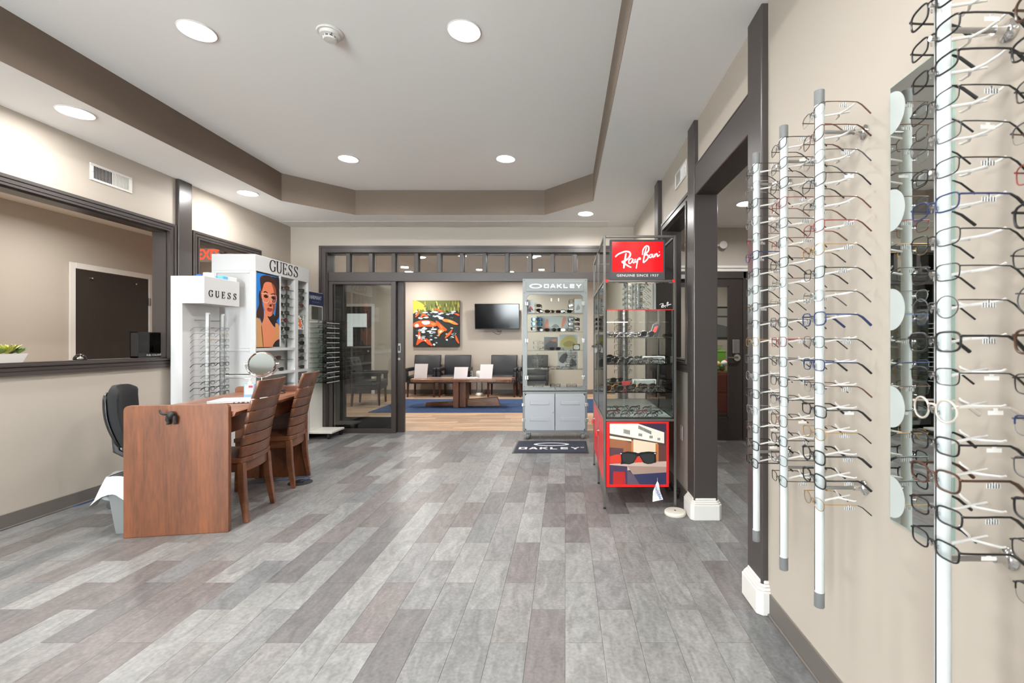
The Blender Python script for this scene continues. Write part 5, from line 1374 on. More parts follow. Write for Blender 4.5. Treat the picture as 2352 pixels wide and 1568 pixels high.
# mirror strip with a small script
MB().box(p, W - p - 0.004, 0.004, 0.008, rz_(711), rz_(650)).build('mirror_strip', M['mirror'], t)
MB().box(p - 0.004, p, 0.002, 0.009, rz_(711), rz_(650)).box(p - 0.004, W - p, 0.002, 0.009, rz_(712), rz_(710)).build('red_edge', redm, t)
m = MB(); s0, s1_ = rx_(1513) - RBX0, rx_(1544) - RBX0
rayban_script(m, lambda u, v: (s0 + u * (s1_ - s0), 0.0038, rz_(709) + v * (s1_ - s0)), (0, -0.0006, 0))
m.build('script_logo', M['inkw'], t)
# glazing
gz0, gz1 = zfl, zb1 - p / 2
MB().box(p, W - p, 0.006, 0.010, gz0, rz_(711)).build('front_glass', glass('reflective_glass', (253, 254, 253), 1.55), t)
MB().box(p, W - p, 0.002, 0.012, gz0, gz0 + 0.012).box(p, p + 0.008, 0.002, 0.012, gz0, rz_(711)).box(W - p - 0.008, W - p, 0.002, 0.012, gz0, rz_(711)).build('glass_bead', M['black'], t)
for y0_, y1_ in ((p, D / 2 - p / 2), (D / 2 + p / 2, D - p)):
    MB().box(0.006, 0.010, y0_, y1_, gz0, gz1).build('side_glass_door', M['glass'], t)
    MB().box(W - 0.010, W - 0.006, y0_, y1_, gz0, gz1).build('side_glass', M['glass'], t)
    for ye in (y0_, y1_ - 0.008): MB().box(0.004, 0.012, ye, ye + 0.008, gz0, gz1).build('door_edge', M['black'], t)
MB().box(p, W - p, D - 0.010, D - 0.006, gz0, gz1).build('rear_glass', M['glass'], t)
zl = (gz0 + gz1) / 2 + 0.02
for y_ in (D / 2 - 0.05, D - 0.06):
    k_ = MB().cyl((0, y_, zl), (-0.02, y_, zl), 0.011).build('lock', M['chrome'], t, smooth=40)
    MB().box(-0.03, -0.012, y_ - 0.004, y_ + 0.004, zl - 0.05, zl - 0.008).build('key', M['steel'], k_)
# cabinet base in red with the poster
MB().box(p, W - p, 0.02, D - p, zfl - p - 0.004, zfl).build('vitrine_floor', M['whitelam'], t)
redb = mat('red_panel', (214, 30, 30), 0.3)
cb = MB().box(0.014, W - 0.05, 0.0125, D - 0.02, zcb0, zfl - p - 0.006).build('cabinet_base', redb, t)
for y0_, y1_ in ((0.03, D / 2 - 0.01), (D / 2 + 0.01, D - 0.03)):
    dr = MB().box(0.006, 0.014, y0_, y1_, zcb0 + 0.005, zfl - p - 0.015).build('cabinet_door', redb, t, bevel=0.001)
    kk = MB().cyl((0.006, y1_ - 0.05, 0.47), (-0.012, y1_ - 0.05, 0.47), 0.010).build('lock', M['chrome'], dr, smooth=40)
    MB().box(-0.02, -0.008, y1_ - 0.056, y1_ - 0.044, 0.42, 0.462).build('key_tag', redm, kk)
pa, pb, pc, pd = rx_(1393) - RBX0, rx_(1536) - RBX0, zcb0, zcb1
MB().box(pa, pa + 0.022, 0.0, 0.012, pc, pd).box(pb - 0.016, pb, 0.0, 0.012, pc, pd).box(pa + 0.022, pb - 0.016, 0.0, 0.012, pc, pc + 0.018).box(pa + 0.022, pb - 0.016, 0.0, 0.012, pd - 0.014, pd).build('poster_frame', redb, t)
po = MB().box(pa + 0.01, pb - 0.01, 0.006, 0.011, pc + 0.01, pd - 0.01).build('poster', M['inkw'], t, label='poster of black sunglasses on a table before a cinema marquee')
ia, ib, ic, id_ = pa + 0.022, pb - 0.016, pc + 0.018, pd - 0.014
m = MB(); LAY = [0]
def Q2(x, y): return (ia + (x - 262) / 566 * (ib - ia), id_ - (y - 490) / 610 * (id_ - ic))
def pol2(pts, c, sm=False):
    LAY[0] += 1; k = LAY[0]
    P = [(q.x, q.y) for q in bez(pts, 5, True)] if sm else pts
    P = [(min(828, max(262, x)), min(1100, max(490, y))) for x, y in P]
    m.prism([Q2(*q) for q in P], lambda u, v, k=k: (u, 0.006 - 0.0001 * k, v), (0, -0.00008, 0), col=c)
pol2([(262, 490), (828, 490), (828, 1100), (262, 1100)], (70, 52, 56))
pol2([(262, 490), (560, 490), (828, 580), (828, 490)], (60, 48, 70)); pol2([(262, 620), (500, 690), (500, 780), (262, 780)], (150, 96, 66))
pol2([(262, 490), (540, 490), (806, 580), (806, 698), (262, 600)], (236, 231, 218)); pol2([(262, 590), (806, 690), (806, 700), (262, 606)], (90, 70, 60))
pol2([(500, 650), (740, 690), (740, 870), (500, 870)], (226, 206, 178)); pol2([(262, 612), (480, 650), (480, 670), (262, 640)], (240, 225, 200))
pol2([(262, 730), (400, 740), (400, 860), (262, 860)], (86, 60, 66)); pol2([(480, 660), (500, 660), (500, 800), (480, 800)], (190, 120, 70)); pol2([(720, 690), (750, 700), (750, 880), (720, 880)], (190, 116, 62))
pol2([(750, 700), (828, 710), (828, 880), (750, 880)], (96, 60, 56)); pol2([(262, 820), (340, 800), (620, 830), (640, 880), (262, 890)], (204, 60, 40))
pol2([(262, 895), (828, 868), (828, 940), (440, 960), (262, 930)], (192, 170, 158)); pol2([(440, 915), (828, 925), (828, 985), (500, 1010)], (160, 134, 122))
pol2([(262, 905), (440, 920), (440, 1100), (262, 1100)], (66, 52, 78)); pol2([(300, 970), (415, 975), (425, 1100), (298, 1100)], (172, 36, 36)); pol2([(440, 960), (500, 1000), (560, 1100), (440, 1100)], (92, 80, 96)); pol2([(500, 1000), (828, 980), (828, 1100), (570, 1100)], (50, 52, 84))
# marquee letters
for (x, y, w_, h_) in [(405 + i * 13, 546 + i * 3, 7, 44) for i in range(5)] + [(550 + i * 13, 510 + i * 6, 8, 34) for i in range(10)] + [(552 + i * 13, 588 + i * 2, 7, 28) for i in range(3)] + [(660 + i * 11, 612, 6, 26) for i in range(3)] + [(740 + i * 9, 634, 5, 24) for i in range(3)]:
    pol2([(x, y), (x + w_, y + 1), (x + w_, y + h_), (x, y + h_)], (58, 54, 54))
pol2([(362, 786), (440, 770), (520, 778), (548, 788), (575, 778), (650, 770), (730, 778), (732, 792), (722, 800), (726, 880), (700, 885), (680, 892), (640, 896), (600, 884), (575, 840), (560, 818), (535, 820), (520, 850), (500, 885), (460, 899), (410, 894), (372, 898), (380, 870), (374, 800)], (20, 21, 22))
pol2([(392, 800), (440, 790), (500, 796), (522, 812), (508, 856), (476, 886), (430, 888), (400, 868), (390, 830)], (44, 47, 48), True); pol2([(572, 808), (620, 792), (680, 792), (706, 806), (706, 850), (690, 882), (640, 888), (606, 872), (586, 840)], (44, 47, 48), True)
pol2([(368, 788), (384, 787), (384, 795), (368, 796)], (225, 225, 225)); pol2([(706, 786), (724, 785), (724, 793), (706, 794)], (225, 225, 225))
m.build('print', M['prn'], po)
# shelves, inner post, eyewear
zsh = [rz_(774), rz_(836), rz_(901)]
shy = [(0.02, D / 2 - 0.02), (D / 2 + 0.02, D - 0.03)]
for z in zsh:
    for (a, b) in shy: MB().box(p + 0.004, W - p - 0.004, a, b, z - 0.006, z).build('glass_shelf', M['shelfglass'], t)
ls_ = MB().box(p + 0.01, W - p - 0.01, 0.010, 0.022, rz_(711) + 0.012, rz_(711) + 0.020).build('added_strip', mat('added_strip_glow', (255, 252, 246), 0.5, emit=4.0), t)  # glowing strip and its lamp, added to brighten the inside of the case
ld = bpy.data.lights.new('added_strip_lamp', 'AREA'); ld.shape = 'RECTANGLE'; ld.size = W - 0.06; ld.size_y = 0.012; ld.energy = 7.0; ld.color = (1, 0.98, 0.95)
lo = bpy.data.objects.new('added_strip_lamp', ld); COL.objects.link(lo); lo.parent = t; lo.location = (W / 2, 0.03, rz_(711) + 0.010); lo.rotation_euler = (math.radians(25), 0, 0)
RB = {'a': dict(kind='rect', fc=BLK, tc=BLK, thick=.0022, low=True, folded=True), 'b': dict(kind='way', fc=BLK, tc=BLK, lens='dark', thick=.0028, low=True, folded=True), 'c': dict(kind='rect', fc=GUN, tc=GUN, thick=.0018, low=True, folded=True),
      'd': dict(kind='square', fc=TOR, tc=TOR, thick=.0024, low=True, folded=True), 'e': dict(kind='rect', fc=(150, 50, 80), tc=(150, 50, 80), thick=.002, low=True, folded=True), 'f': dict(kind='avi', fc=GLD, tc=GLD, lens='brown', thick=.0014, low=True, folded=True, metal=.8), 'g': dict(kind='round', fc=BLK, tc=GLD, thick=.0018, low=True, folded=True)}
RBD = {'a': 'black', 'b': 'black dark-lens', 'c': 'gunmetal', 'd': 'tortoiseshell', 'e': 'raspberry pink', 'f': 'gold aviator', 'g': 'round black'}
random.seed(77)
LEV = ['top', 'middle', 'lower', 'floor']
def rb_row(z, lev, xs, y_, seq, row, rzs=0.5):
    for i, (x, s_) in enumerate(zip(xs, seq)):
        hh = eye_shape(RB[s_]['kind'])[2] + RB[s_]['thick']
        put_eyewear(RB[s_], (RBX0 + x, RBY0 + y_ + random.uniform(-.01, .01), z + hh + .0004), rzs + random.uniform(-.25, .25), 'folded %s eyewear, %s from left, %s row, %s shelf, red-signed case' % (RBD[s_], NUM[i], row, lev), 'eyewear in the red-signed case')
for li, z in enumerate(zsh):
    lev = LEV[li]
    rb_row(z, lev, [0.075 + 0.088 * i for i in range(4 + (li > 0))], 0.07, ['acabd', 'bacda', 'fbadc'][li], 'front')
    rb_row(z, lev, [0.1 + 0.088 * i for i in range(4)], 0.19, ['dacb', 'abca', 'cafb'][li], 'second')
    rb_row(z, lev, [0.09 + 0.1 * i for i in range(4)], 0.42, ['caga', 'bcab', 'agca'][li], 'third')
    rb_row(z, lev, [0.09 + 0.1 * i for i in range(4)], 0.78, ['acda', 'baca', 'cbaa'][li], 'back')
rb_row(zfl, 'floor', [0.08 + 0.1 * i for i in range(4)], 0.08, 'ccca', 'front', 0.9); rb_row(zfl, 'floor', [0.1 + 0.11 * i for i in range(4)], 0.21, 'ecec', 'second', 0.7); rb_row(zfl, 'floor', [0.1 + 0.1 * i for i in range(4)], 0.42, 'ccac', 'third', 0.6)
# small things in the case
def open_pairs(x, y_, zs_, lab):
    for i, z in enumerate(zs_):
        put_eyewear(dict(kind='square', fc=BLK, tc=BLK, thick=.0012, low=True, half=(i % 2 == 0)), (RBX0 + x, RBY0 + y_, z), 0.0, 'thin black eyeglasses, %s, %s' % (ORD[i] if i < len(zs_) - 1 else 'lowest', lab), 'eyeglasses on the post in the red-signed case')
ps = thing('eyewear_post', 'slim clear post holding eyeglasses inside the red-signed case', 'display rod', (RBX0 + 0.19, RBY0 + 0.318, zfl))
MB().box(-0.008, 0.008, 0.0, 0.008, 0, zb1 - zfl - 0.02).build('post', M['acryl'], ps)
open_pairs(0.19, 0.308, [rz_(733) - 0.05 * i for i in range(9)], 'slim post inside the red-signed case')
c1 = tag(MB().box(-0.033, 0.033, 0, 0.006, 0, 0.06).build('red_card', mat('red_card', (190, 40, 44), 0.5, var=0.3, vscale=60), None, (RBX0 + 0.2, RBY0 + 0.255, zsh[2] + 0.0005), bevel=0.002), 'small square red card on the lower shelf of the red-signed case', 'card')
c1.rotation_euler.x = -0.1
sg2 = thing('eyewear_block', 'black and red triangular eyewear block on the top shelf of the case', 'display block', (RBX0 + 0.395, RBY0 + 0.11, zsh[0]))
MB().prism([(-0.045, 0), (0.02, 0), (0.045, 0.09), (0.02, 0.11), (-0.01, 0.1)], lambda u, v: (u, 0, v), (0, 0.04, 0)).build('block', M['black'], sg2, bevel=0.003)
MB().prism([(-0.02, 0.03), (0.01, 0.04), (0.025, 0.085), (0.0, 0.075)], lambda u, v: (u, -0.0008, v), (0, 0.0008, 0)).build('red_flash', redm, sg2)
wr_ = mat('white_acrylic', (226, 226, 224), 0.25)
for (xa, xb, ya, yb_, z, h_, lab) in ((0.33, 0.5, 0.235, 0.295, zsh[1], 0.05, 'white acrylic riser on the middle shelf of the red-signed case'), (0.25, 0.43, 0.235, 0.29, zsh[2], 0.075, 'larger white acrylic riser on the lower shelf of the red-signed case')):
    o = thing('acrylic_riser', lab, 'riser', (RBX0 + xa, RBY0 + ya, z))
    MB().box(0, xb - xa, 0, yb_ - ya, h_ - 0.006, h_).build('riser_top', wr_, o); MB().box(0, 0.006, 0, yb_ - ya, 0, h_ - 0.006).box(xb - xa - 0.006, xb - xa, 0, yb_ - ya, 0, h_ - 0.006).box(0.006, xb - xa - .006, yb_ - ya - 0.005, yb_ - ya, 0, h_ - 0.006).build('riser_sides', wr_, o)
# white round plate, tag and cables by the case
t = thing('floor_disc', 'round off-white plastic floor disc beside the white pillar base', 'floor disc', (PXx(1549, DF(1178)), DF(1178) - 0.02, 0))
MB().lathe([(0.072, 0), (0.076, 0.006), (0.075, 0.02), (0.07, 0.026), (0.0, 0.027)], n=36).build('disc', mat('offwhite', (226, 220, 206), 0.5), t, smooth=40)
MB().box(-0.006, 0.006, -0.006, 0.006, 0.0265, 0.0285).build('centre_mark', M['black'], t)
ty = RBY0 - 0.03
t = thing('paper_tag', 'curled white paper tag with blue writing hanging below the red case', 'tag', (PXx(1510, ty), ty, PZ(1152, ty)))
m = MB(); ca = [(-0.035, 0.0), (-0.03, 0.07), (0.0, 0.15), (0.012, 0.13), (0.022, 0.07), (0.042, 0.015)]
m.prism(ca, lambda u, v: (u, 0.012 * math.sin(v * 18), v), (0, 0.0006, 0)); m.build('paper', M['inkw'], t)
text('writing', 'invisible', mat('blue_ink', (40, 92, 160), 0.5), t, 0.034, Matrix.Translation((0.004, -0.004, 0.068)) @ Matrix.Rotation(math.pi / 2, 4, 'X') @ Matrix.Rotation(-1.15, 4, 'Z'), 0.0003)
MB().tube([(0.0, 0.004, 0.148), (0.01, 0.05, 0.17), (0.02, 0.09, 0.19)], 0.001, 5).build('thread', M['inkw'], t)
t = thing('cable_coil', 'tangle of thin black cables on the floor behind the red case', 'cable', (0.86, 3.62, 0))
random.seed(2)
for k in range(4):
    P = [(0.03 * math.cos(a * 1.1 + k) * (1 + .3 * k / 4) - 0.01, 0.12 * math.sin(a + k * .7), 0.004 + 0.01 * k + 0.03 * (1 + math.sin(a * 2 + k))) for a in [i * 0.5 for i in range(16)]]
    MB().tube(P, 0.003, 5).build('cable_loop', M['black'], t, smooth=60)
t = thing('outlet_plate', 'white electrical outlet plate on the wall beside the pillar', 'outlet', (WR, 3.5 + 0.07, 0.45))
MB().box(-0.005, 0, -0.035, 0.035, 0, 0.115).build('cover_plate', M['white'], t, bevel=0.002)
for z in (0.018, 0.067): MB().box(-0.008, -0.005, -0.017, 0.017, z, z + 0.03).build('socket', M['white'], t, bevel=0.002)
# ------------------------------------------------------------------ live-edge desk
DA = math.radians(9.3)
A = Vector((-2.158, 2.918, 0))
ux = Vector((math.cos(DA), math.sin(DA), 0)); uy = Vector((-math.sin(DA), math.cos(DA), 0))
def dk(x, y, z=0.0): p = A + ux * x + uy * y; return (p.x, p.y, z)
TOPZ = 0.77
t = thing('live_edge_desk', 'walnut live-edge desk with tall slab end panels', 'desk', tuple(A), DA)
def slab_end(y0, y1):
    r_ = 0.03; P = [(-0.592, 0), (0, 0)]
    P += [(-r_ + r_ * math.cos(a), 0.822 - r_ + r_ * math.sin(a)) for a in [math.pi / 2 * i / 5 for i in range(6)]]
    P += [(-0.592 + r_ + r_ * math.cos(a), 0.822 - r_ + r_ * math.sin(a)) for a in [math.pi / 2 + math.pi / 2 * i / 5 for i in range(6)]]
    return MB().prism(P, lambda u, v: (u, y0, v), (0, y1 - y0, 0))
slab_end(0, 0.034).build('end_panel', M['walnut'], t, bevel=0.004, bseg=2)
slab_end(1.25, 1.284).build('end_panel', M['walnut'], t, bevel=0.004, bseg=2)
random.seed(8)
n = 26; vs_ = []; fs = []
for i in range(n + 1):
    y = 0.034 + (1.216) * i / n
    wv = 0.016 * math.sin(y * 7.3 + .5) + 0.009 * math.sin(y * 17 + 1) + 0.004 * math.sin(y * 41)
    xr = -0.005 + wv
    vs_ += [(-0.6, y, TOPZ - 0.045), (-0.6, y, TOPZ), (xr - 0.012, y, TOPZ), (xr + 0.006, y, TOPZ - 0.012 + wv * .2), (xr - 0.004, y, TOPZ - 0.03), (xr - 0.03, y, TOPZ - 0.045)]
for i in range(n):
    for j in range(6):
        j2 = (j + 1) % 6; fs.append((i * 6 + j, i * 6 + j2, (i + 1) * 6 + j2, (i + 1) * 6 + j))
fs += [tuple(range(6))[::-1], tuple(n * 6 + j for j in range(6))]
MB().add(vs_, fs).build('desktop', M['walnut_y'], t, smooth=35)
MB().box(-0.12, -0.095, 0.034, 1.25, 0.6, TOPZ - 0.045).build('apron', M['walnut_y'], t)
MB().box(-0.5, -0.475, 0.034, 1.25, 0.58, TOPZ - 0.045).build('apron', M['walnut_y'], t)
# dog-shaped iron hook on the near panel
hk = thing('dog_hook', 'black cast-iron hook shaped like the rear of a dog on the desk panel', 'hook', dk(-0.325, 0, 0.705), DA)
hm_ = MB()
hm_.sphere((0.01, -0.018, 0.055), 0.027, (0.85, 1.0, 0.95), 14, 10)
for s in (-1, 1):
    hm_.tube([(0.01 + s * 0.016, -0.016, 0.05), (0.011 + s * 0.02, -0.02, 0.026), (0.012 + s * 0.018, -0.012, 0.008), (0.012 + s * 0.018, -0.012, 0.0)], [0.016, 0.0125, 0.0085, 0.011], 10)
    hm_.sphere((0.014 + s * 0.019, -0.022, 0.004), 0.01, (1, 1.5, .6), 10, 6)
hm_.build('dog_body', mat('cast_iron', (40, 38, 38), 0.5, 0.3), hk, smooth=60)
MB().tube(bez([(0.0, -0.025, 0.068), (-0.018, -0.036, 0.066), (-0.034, -0.042, 0.076), (-0.04, -0.04, 0.094)], 4), [0.009, 0.0088, 0.0085, 0.008, 0.0078, 0.0074, 0.007, 0.0066, 0.0062, 0.0058, 0.0054, 0.005, 0.004], 8).build('tail', mat('cast_iron_tail', (40, 38, 38), 0.5, 0.3), hk, smooth=60)
# laptop, sanitizer, mirror, spectacles on the desk
t = thing('laptop', 'closed silver-white laptop on the walnut desk', 'laptop', dk(-0.205, 0.56, TOPZ), DA + math.radians(3))
lid = mat('laptop_silver', (226, 226, 226), 0.35, 0.2)
b_ = MB().box(-0.17, 0.17, -0.115, 0.115, 0.002, 0.011).build('base', lid, t, bevel=0.003, bseg=2)
MB().box(-0.17, 0.17, -0.115, 0.115, 0.0115, 0.019).build('lid', lid, t, bevel=0.003, bseg=2)
for k, (x_, w_) in enumerate(((0.0, .012), (0.03, .014), (0.055, .02), (0.09, .012), (0.12, .016))): MB().box(x_, x_ + w_, -0.1155, -0.113, 0.004, 0.009).build('port', M['mattblack'], b_)
for sx in (-1, 1): MB().box(sx * 0.15 - 0.012, sx * 0.15 + 0.012, -0.1, 0.1, 0, 0.002).build('rubber_foot', M['black'], b_)
m = MB(); disc(m, (0, 0), 0.018, lambda u, v: (u, v, 0.019), (0, 0, 0.0003), 20); m.build('lid_logo', M['chrome'], t)
t = thing('sanitizer_bottle', 'clear blue hand sanitizer pump bottle on the desk', 'bottle', dk(-0.255, 0.80, TOPZ), DA)
MB().prism([(-0.036, -0.022), (0.036, -0.022), (0.04, -0.012), (0.04, 0.012), (0.036, 0.022), (-0.036, 0.022), (-0.04, 0.012), (-0.04, -0.012)], lambda u, v: (u, v, 0), (0, 0, 0.112)).build('bottle_body', mat('gel_blue', (150, 185, 215), 0.15), t, bevel=0.006, bseg=2)
MB().box(-0.026, 0.03, -0.0232, -0.0222, 0.03, 0.1).build('label', mat('label_pale', (225, 232, 240), 0.5), t)
MB().box(0.0, 0.03, -0.0240, -0.0233, 0.084, 0.1).build('red_label', redm, t)
MB().lathe([(0.016, 0.112), (0.016, 0.128), (0.006, 0.13), (0.006, 0.15), (0.012, 0.152), (0.012, 0.16), (0, 0.161)], n=16).box(-0.035, 0.0, -0.005, 0.005, 0.152, 0.16).build('pump', M['white'], t, smooth=40)
t = thing('makeup_mirror', 'round chrome tabletop mirror on a pedestal on the desk', 'mirror', dk(-0.19, 0.85, TOPZ), math.radians(20))
MB().lathe([(0.0, 0), (0.075, 0), (0.077, 0.005), (0.05, 0.012), (0.012, 0.018), (0.008, 0.03), (0.007, 0.12), (0.0, 0.12)], n=28).build('pedestal', M['chrome'], t, smooth=40)
R0 = 0.1; zc = 0.272
yoke = MB().tube([(R0 * 1.13 * math.cos(a), 0, zc + R0 * 1.13 * math.sin(a)) for a in [math.pi + math.pi * i / 24 for i in range(25)]], 0.006, 8).cyl((0, 0, 0.11), (0, 0, zc - R0 * 1.13), 0.006).build('yoke', M['chrome'], t, smooth=40)
for s in (-1, 1): MB().cyl((s * R0 * 0.98, 0, zc), (s * R0 * 1.22, 0, zc), 0.006).build('pivot', M['chrome'], t, smooth=40)
hd = MB(); hd.M = Matrix.Translation((0, 0, zc)) @ Matrix.Rotation(math.pi / 2 - 0.2, 4, 'X')
hd.lathe([(R0 - 0.012, 0.007), (R0 - 0.006, 0.011), (R0, 0.006), (R0, -0.006), (R0 - 0.006, -0.011), (R0 - 0.012, -0.007)], n=40, ring=True)
hd.build('mirror_rim', M['chrome'], t, smooth=40)
gl_ = MB(); gl_.M = Matrix.Translation((0, 0, zc)) @ Matrix.Rotation(math.pi / 2 - 0.2, 4, 'X')
gl_.lathe([(0.0, 0.006), (R0 - 0.03, 0.006), (R0 - 0.008, 0.006), (R0 - 0.008, -0.006), (0.0, -0.006)], n=40); gl_.build('mirror_glass', M['mirror'], t)
put_eyewear(dict(kind='rect', fc=BLK, tc=BLK, thick=.0022, low=True, folded=True), dk(-0.16, 1.06, TOPZ + 0.019), DA + 0.8, 'folded black eyeglasses lying on the far end of the desk', None)
# ------------------------------------------------------------------ wooden chairs
def make_wood_chair():
    t = thing('wooden_chair', 'x', 'chair')
    SZ = 0.435
    def yb_(z):     # line of the back, from the seat up
        u = (z - SZ) / 0.53
        return -0.195 - 0.05 * u - 0.07 * u * u
    # seat
    n = 10; top = []
    P = [(-0.21, 0.21), (0.21, 0.21), (0.205, 0.0), (0.195, -0.2), (0.1, -0.222), (-0.1, -0.222), (-0.195, -0.2), (-0.205, 0.0)]
    MB().prism(P, lambda u, v: (u, v, SZ - 0.035), (0, 0, 0.035)).build('seat', M['walnut_x'], t, bevel=0.006, bseg=2)
    def arcband(zl, zh, half, sag, yoff, th, k=10):
        vs_, fs = [], []
        for i in range(k + 1):
            x = -half + 2 * half * i / k; q = 1 - (x / half) ** 2
            for (z, e) in ((zl, 0), (zh, 0), (zh, th), (zl, th)):
                vs_.append((x, yoff(z) - sag * q + e, z))
        for i in range(k):
            for j in range(4):
                j2 = (j + 1) % 4; fs.append((i * 4 + j, (i + 1) * 4 + j, (i + 1) * 4 + j2, i * 4 + j2))
        fs += [(0, 1, 2, 3), tuple(k * 4 + j for j in (3, 2, 1, 0))]
        return MB().add(vs_, fs)
    zs_ = [SZ + 0.004, SZ + 0.082, SZ + 0.160, SZ + 0.238, SZ + 0.316, SZ + 0.400, SZ + 0.53]
    for k in range(6):
        arcband(zs_[k], zs_[k + 1] - 0.007, 0.193 + 0.006 * k / 5, 0.035, yb_, 0.02).build('back_slat', M['walnut_x'], t, smooth=40, bevel=0.002)
    for s in (-1, 1):
        pts = [(s * 0.13, yb_(z) + 0.010, z) for z in (SZ - 0.04, SZ + .1, SZ + .2, SZ + .3, SZ + .4, SZ + .5)]
        m = MB(); m.tube(pts, 0.016, 4); m.build('back_post', M['walnut_x'], t)
        # legs
        def leg(x, y, fx, fy, nm='leg'):
            a, b = 0.021, 0.015
            m = MB(); vs_ = []
            for (cx_, cy_, z, h_) in ((x, y, SZ - 0.035, a), (x + (fx - x) * .35, y + (fy - y) * .25, 0.22, a), (fx, fy, 0.0, b)):
                vs_ += [(cx_ - h_, cy_ - h_, z), (cx_ + h_, cy_ - h_, z), (cx_ + h_, cy_ + h_, z), (cx_ - h_, cy_ + h_, z)]
            m.add(vs_, [(0, 1, 2, 3)] + [(i * 4 + j, (i + 1) * 4 + j, (i + 1) * 4 + (j + 1) % 4, i * 4 + (j + 1) % 4) for i in range(2) for j in range(4)] + [(11, 10, 9, 8)])
            m.build(nm, M['walnut_x'], t, bevel=0.003)
        leg(s * 0.172, -0.185, s * 0.188, -0.225); leg(s * 0.18, 0.18, s * 0.182, 0.195)
        MB().box(s * 0.172 - 0.011, s * 0.172 + 0.011, -0.165, 0.16, SZ - 0.095, SZ - 0.035).build('side_rail', M['walnut_x'], t)
    arcband(SZ - 0.10, SZ - 0.035, 0.16, 0.018, lambda z: -0.195, 0.02).build('rear_rail', M['walnut_x'], t)
    MB().box(-0.16, 0.16, 0.17, 0.19, SZ - 0.095, SZ - 0.035).build('front_rail', M['walnut_x'], t)
    return t
ch = make_wood_chair()
ch2 = copy_tree(ch)
for o, rear, lab, a in ((ch, (-2.185, 3.266), 'slat-back wooden chair nearer the camera, pushed under the walnut desk', 9.0), (ch2, (-2.305, 3.98), 'slat-back wooden chair farther from the camera at the walnut desk', 12.0)):
    rz = math.radians(90 + a); o.rotation_euler.z = rz
    f_ = Vector((-math.sin(rz), math.cos(rz), 0)) * 0.225
    o.location = (rear[0] + f_.x, rear[1] + f_.y, 0)
    o['label'] = lab; o['group'] = 'wooden chairs at the desk'
# ------------------------------------------------------------------ black task chair
TA = math.radians(-62)         # local +y forward -> world
t = thing('task_chair', 'black upholstered swivel task chair behind the walnut desk', 'chair', (-3.05, 3.47, 0), TA)
def pad(name, w_, h_, th, bend, fn, nx=18, nz=20, p=4.5, mt=None):
    vs_, fs = [], []
    for side in (0, 1):
        for j in range(nz + 1):
            for i in range(nx + 1):
                u = -1 + 2 * i / nx; v = -1 + 2 * j / nz
                r = (abs(u) ** p + abs(v) ** p) ** (1 / p); k = 1.0 if r <= 1 else 1 / r
                edge = max(0.0, 1 - max(abs(u), abs(v)) ** 6)
                vs_.append(fn(u * k * w_ / 2, v * k * h_ / 2, (th / 2 if side else -th / 2) * (0.35 + 0.65 * edge), bend))
    q = (nx + 1) * (nz + 1)
    for j in range(nz):
        for i in range(nx):
            a = j * (nx + 1) + i
            fs.append((a, a + 1, a + nx + 2, a + nx + 1)); fs.append((q + a, q + a + nx + 1, q + a + nx + 2, q + a + 1))
    ring_ = [i for i in range(nx + 1)] + [j * (nx + 1) + nx for j in range(1, nz + 1)] + [nz * (nx + 1) + i for i in range(nx - 1, -1, -1)] + [j * (nx + 1) for j in range(nz - 1, 0, -1)]
    for i in range(len(ring_)):
        a, b = ring_[i], ring_[(i + 1) % len(ring_)]; fs.append((b, a, a + q, b + q))
    return MB().add(vs_, fs).build(name, mt or M['fabric'], t, smooth=60)
def backfn(u, v, w_, bend): return (u, -0.235 + 0.10 * (u / 0.22) ** 2 * 0.5 + w_ - 0.10 * (v / 0.25) * 0.5 - 0.025 * math.cos(v / 0.25 * 2.2), 0.655 + v)
pad('backrest', 0.43, 0.50, 0.075, 0, backfn)
def shellfn(u, v, w_, bend): b = backfn(u, v, 0, 0); return (b[0], b[1] - 0.045 + w_, b[2] + 0.0)
pad('back_shell', 0.37, 0.40, 0.03, 0, shellfn, mt=M['black'])
def seatfn(u, v, w_, bend): return (u, 0.02 + v, 0.45 + w_ + 0.02 * (u / 0.23) ** 2)
pad('seat', 0.47, 0.46, 0.08, 0, seatfn)
MB().tube([(0, -0.05, 0.39), (0, -0.2, 0.36), (0, -0.275, 0.42), (0, -0.285, 0.56)], 0.022, 8, flat=0.6).build('back_bracket', M['black'], t, smooth=40)
MB().cyl((0, 0, 0.1), (0, 0, 0.4), 0.025).cyl((0, 0, 0.08), (0, 0, 0.25), 0.035).build('gas_lift', M['black'], t, smooth=40)
MB().box(-0.09, 0.09, -0.1, 0.12, 0.385, 0.41).build('tilt_plate', M['black'], t, bevel=0.004)
for k in range(5):
    a = 2 * math.pi * k / 5 + math.radians(205 - 0) - TA
    ex, ey = 0.30 * math.cos(a), 0.30 * math.sin(a)
    MB().tube([(0.02 * math.cos(a), 0.02 * math.sin(a), 0.105), (ex * .5, ey * .5, 0.1), (ex, ey, 0.078)], [0.028, 0.024, 0.016], 8, flat=0.8).build('base_arm', M['black'], t, smooth=40)
    cs = thing  # caster pair
    d_ = Vector((-math.sin(a), math.cos(a), 0))
    m = MB()
    for s in (-1, 1):
        c_ = Vector((ex, ey, 0.028)); m.cyl(c_ + d_ * s * 0.008, c_ + d_ * s * 0.026, 0.028, n=16)
    m.cyl((ex, ey, 0.03), (ex, ey, 0.08), 0.009, n=8)
    m.build('caster', M['black'], t, smooth=40)
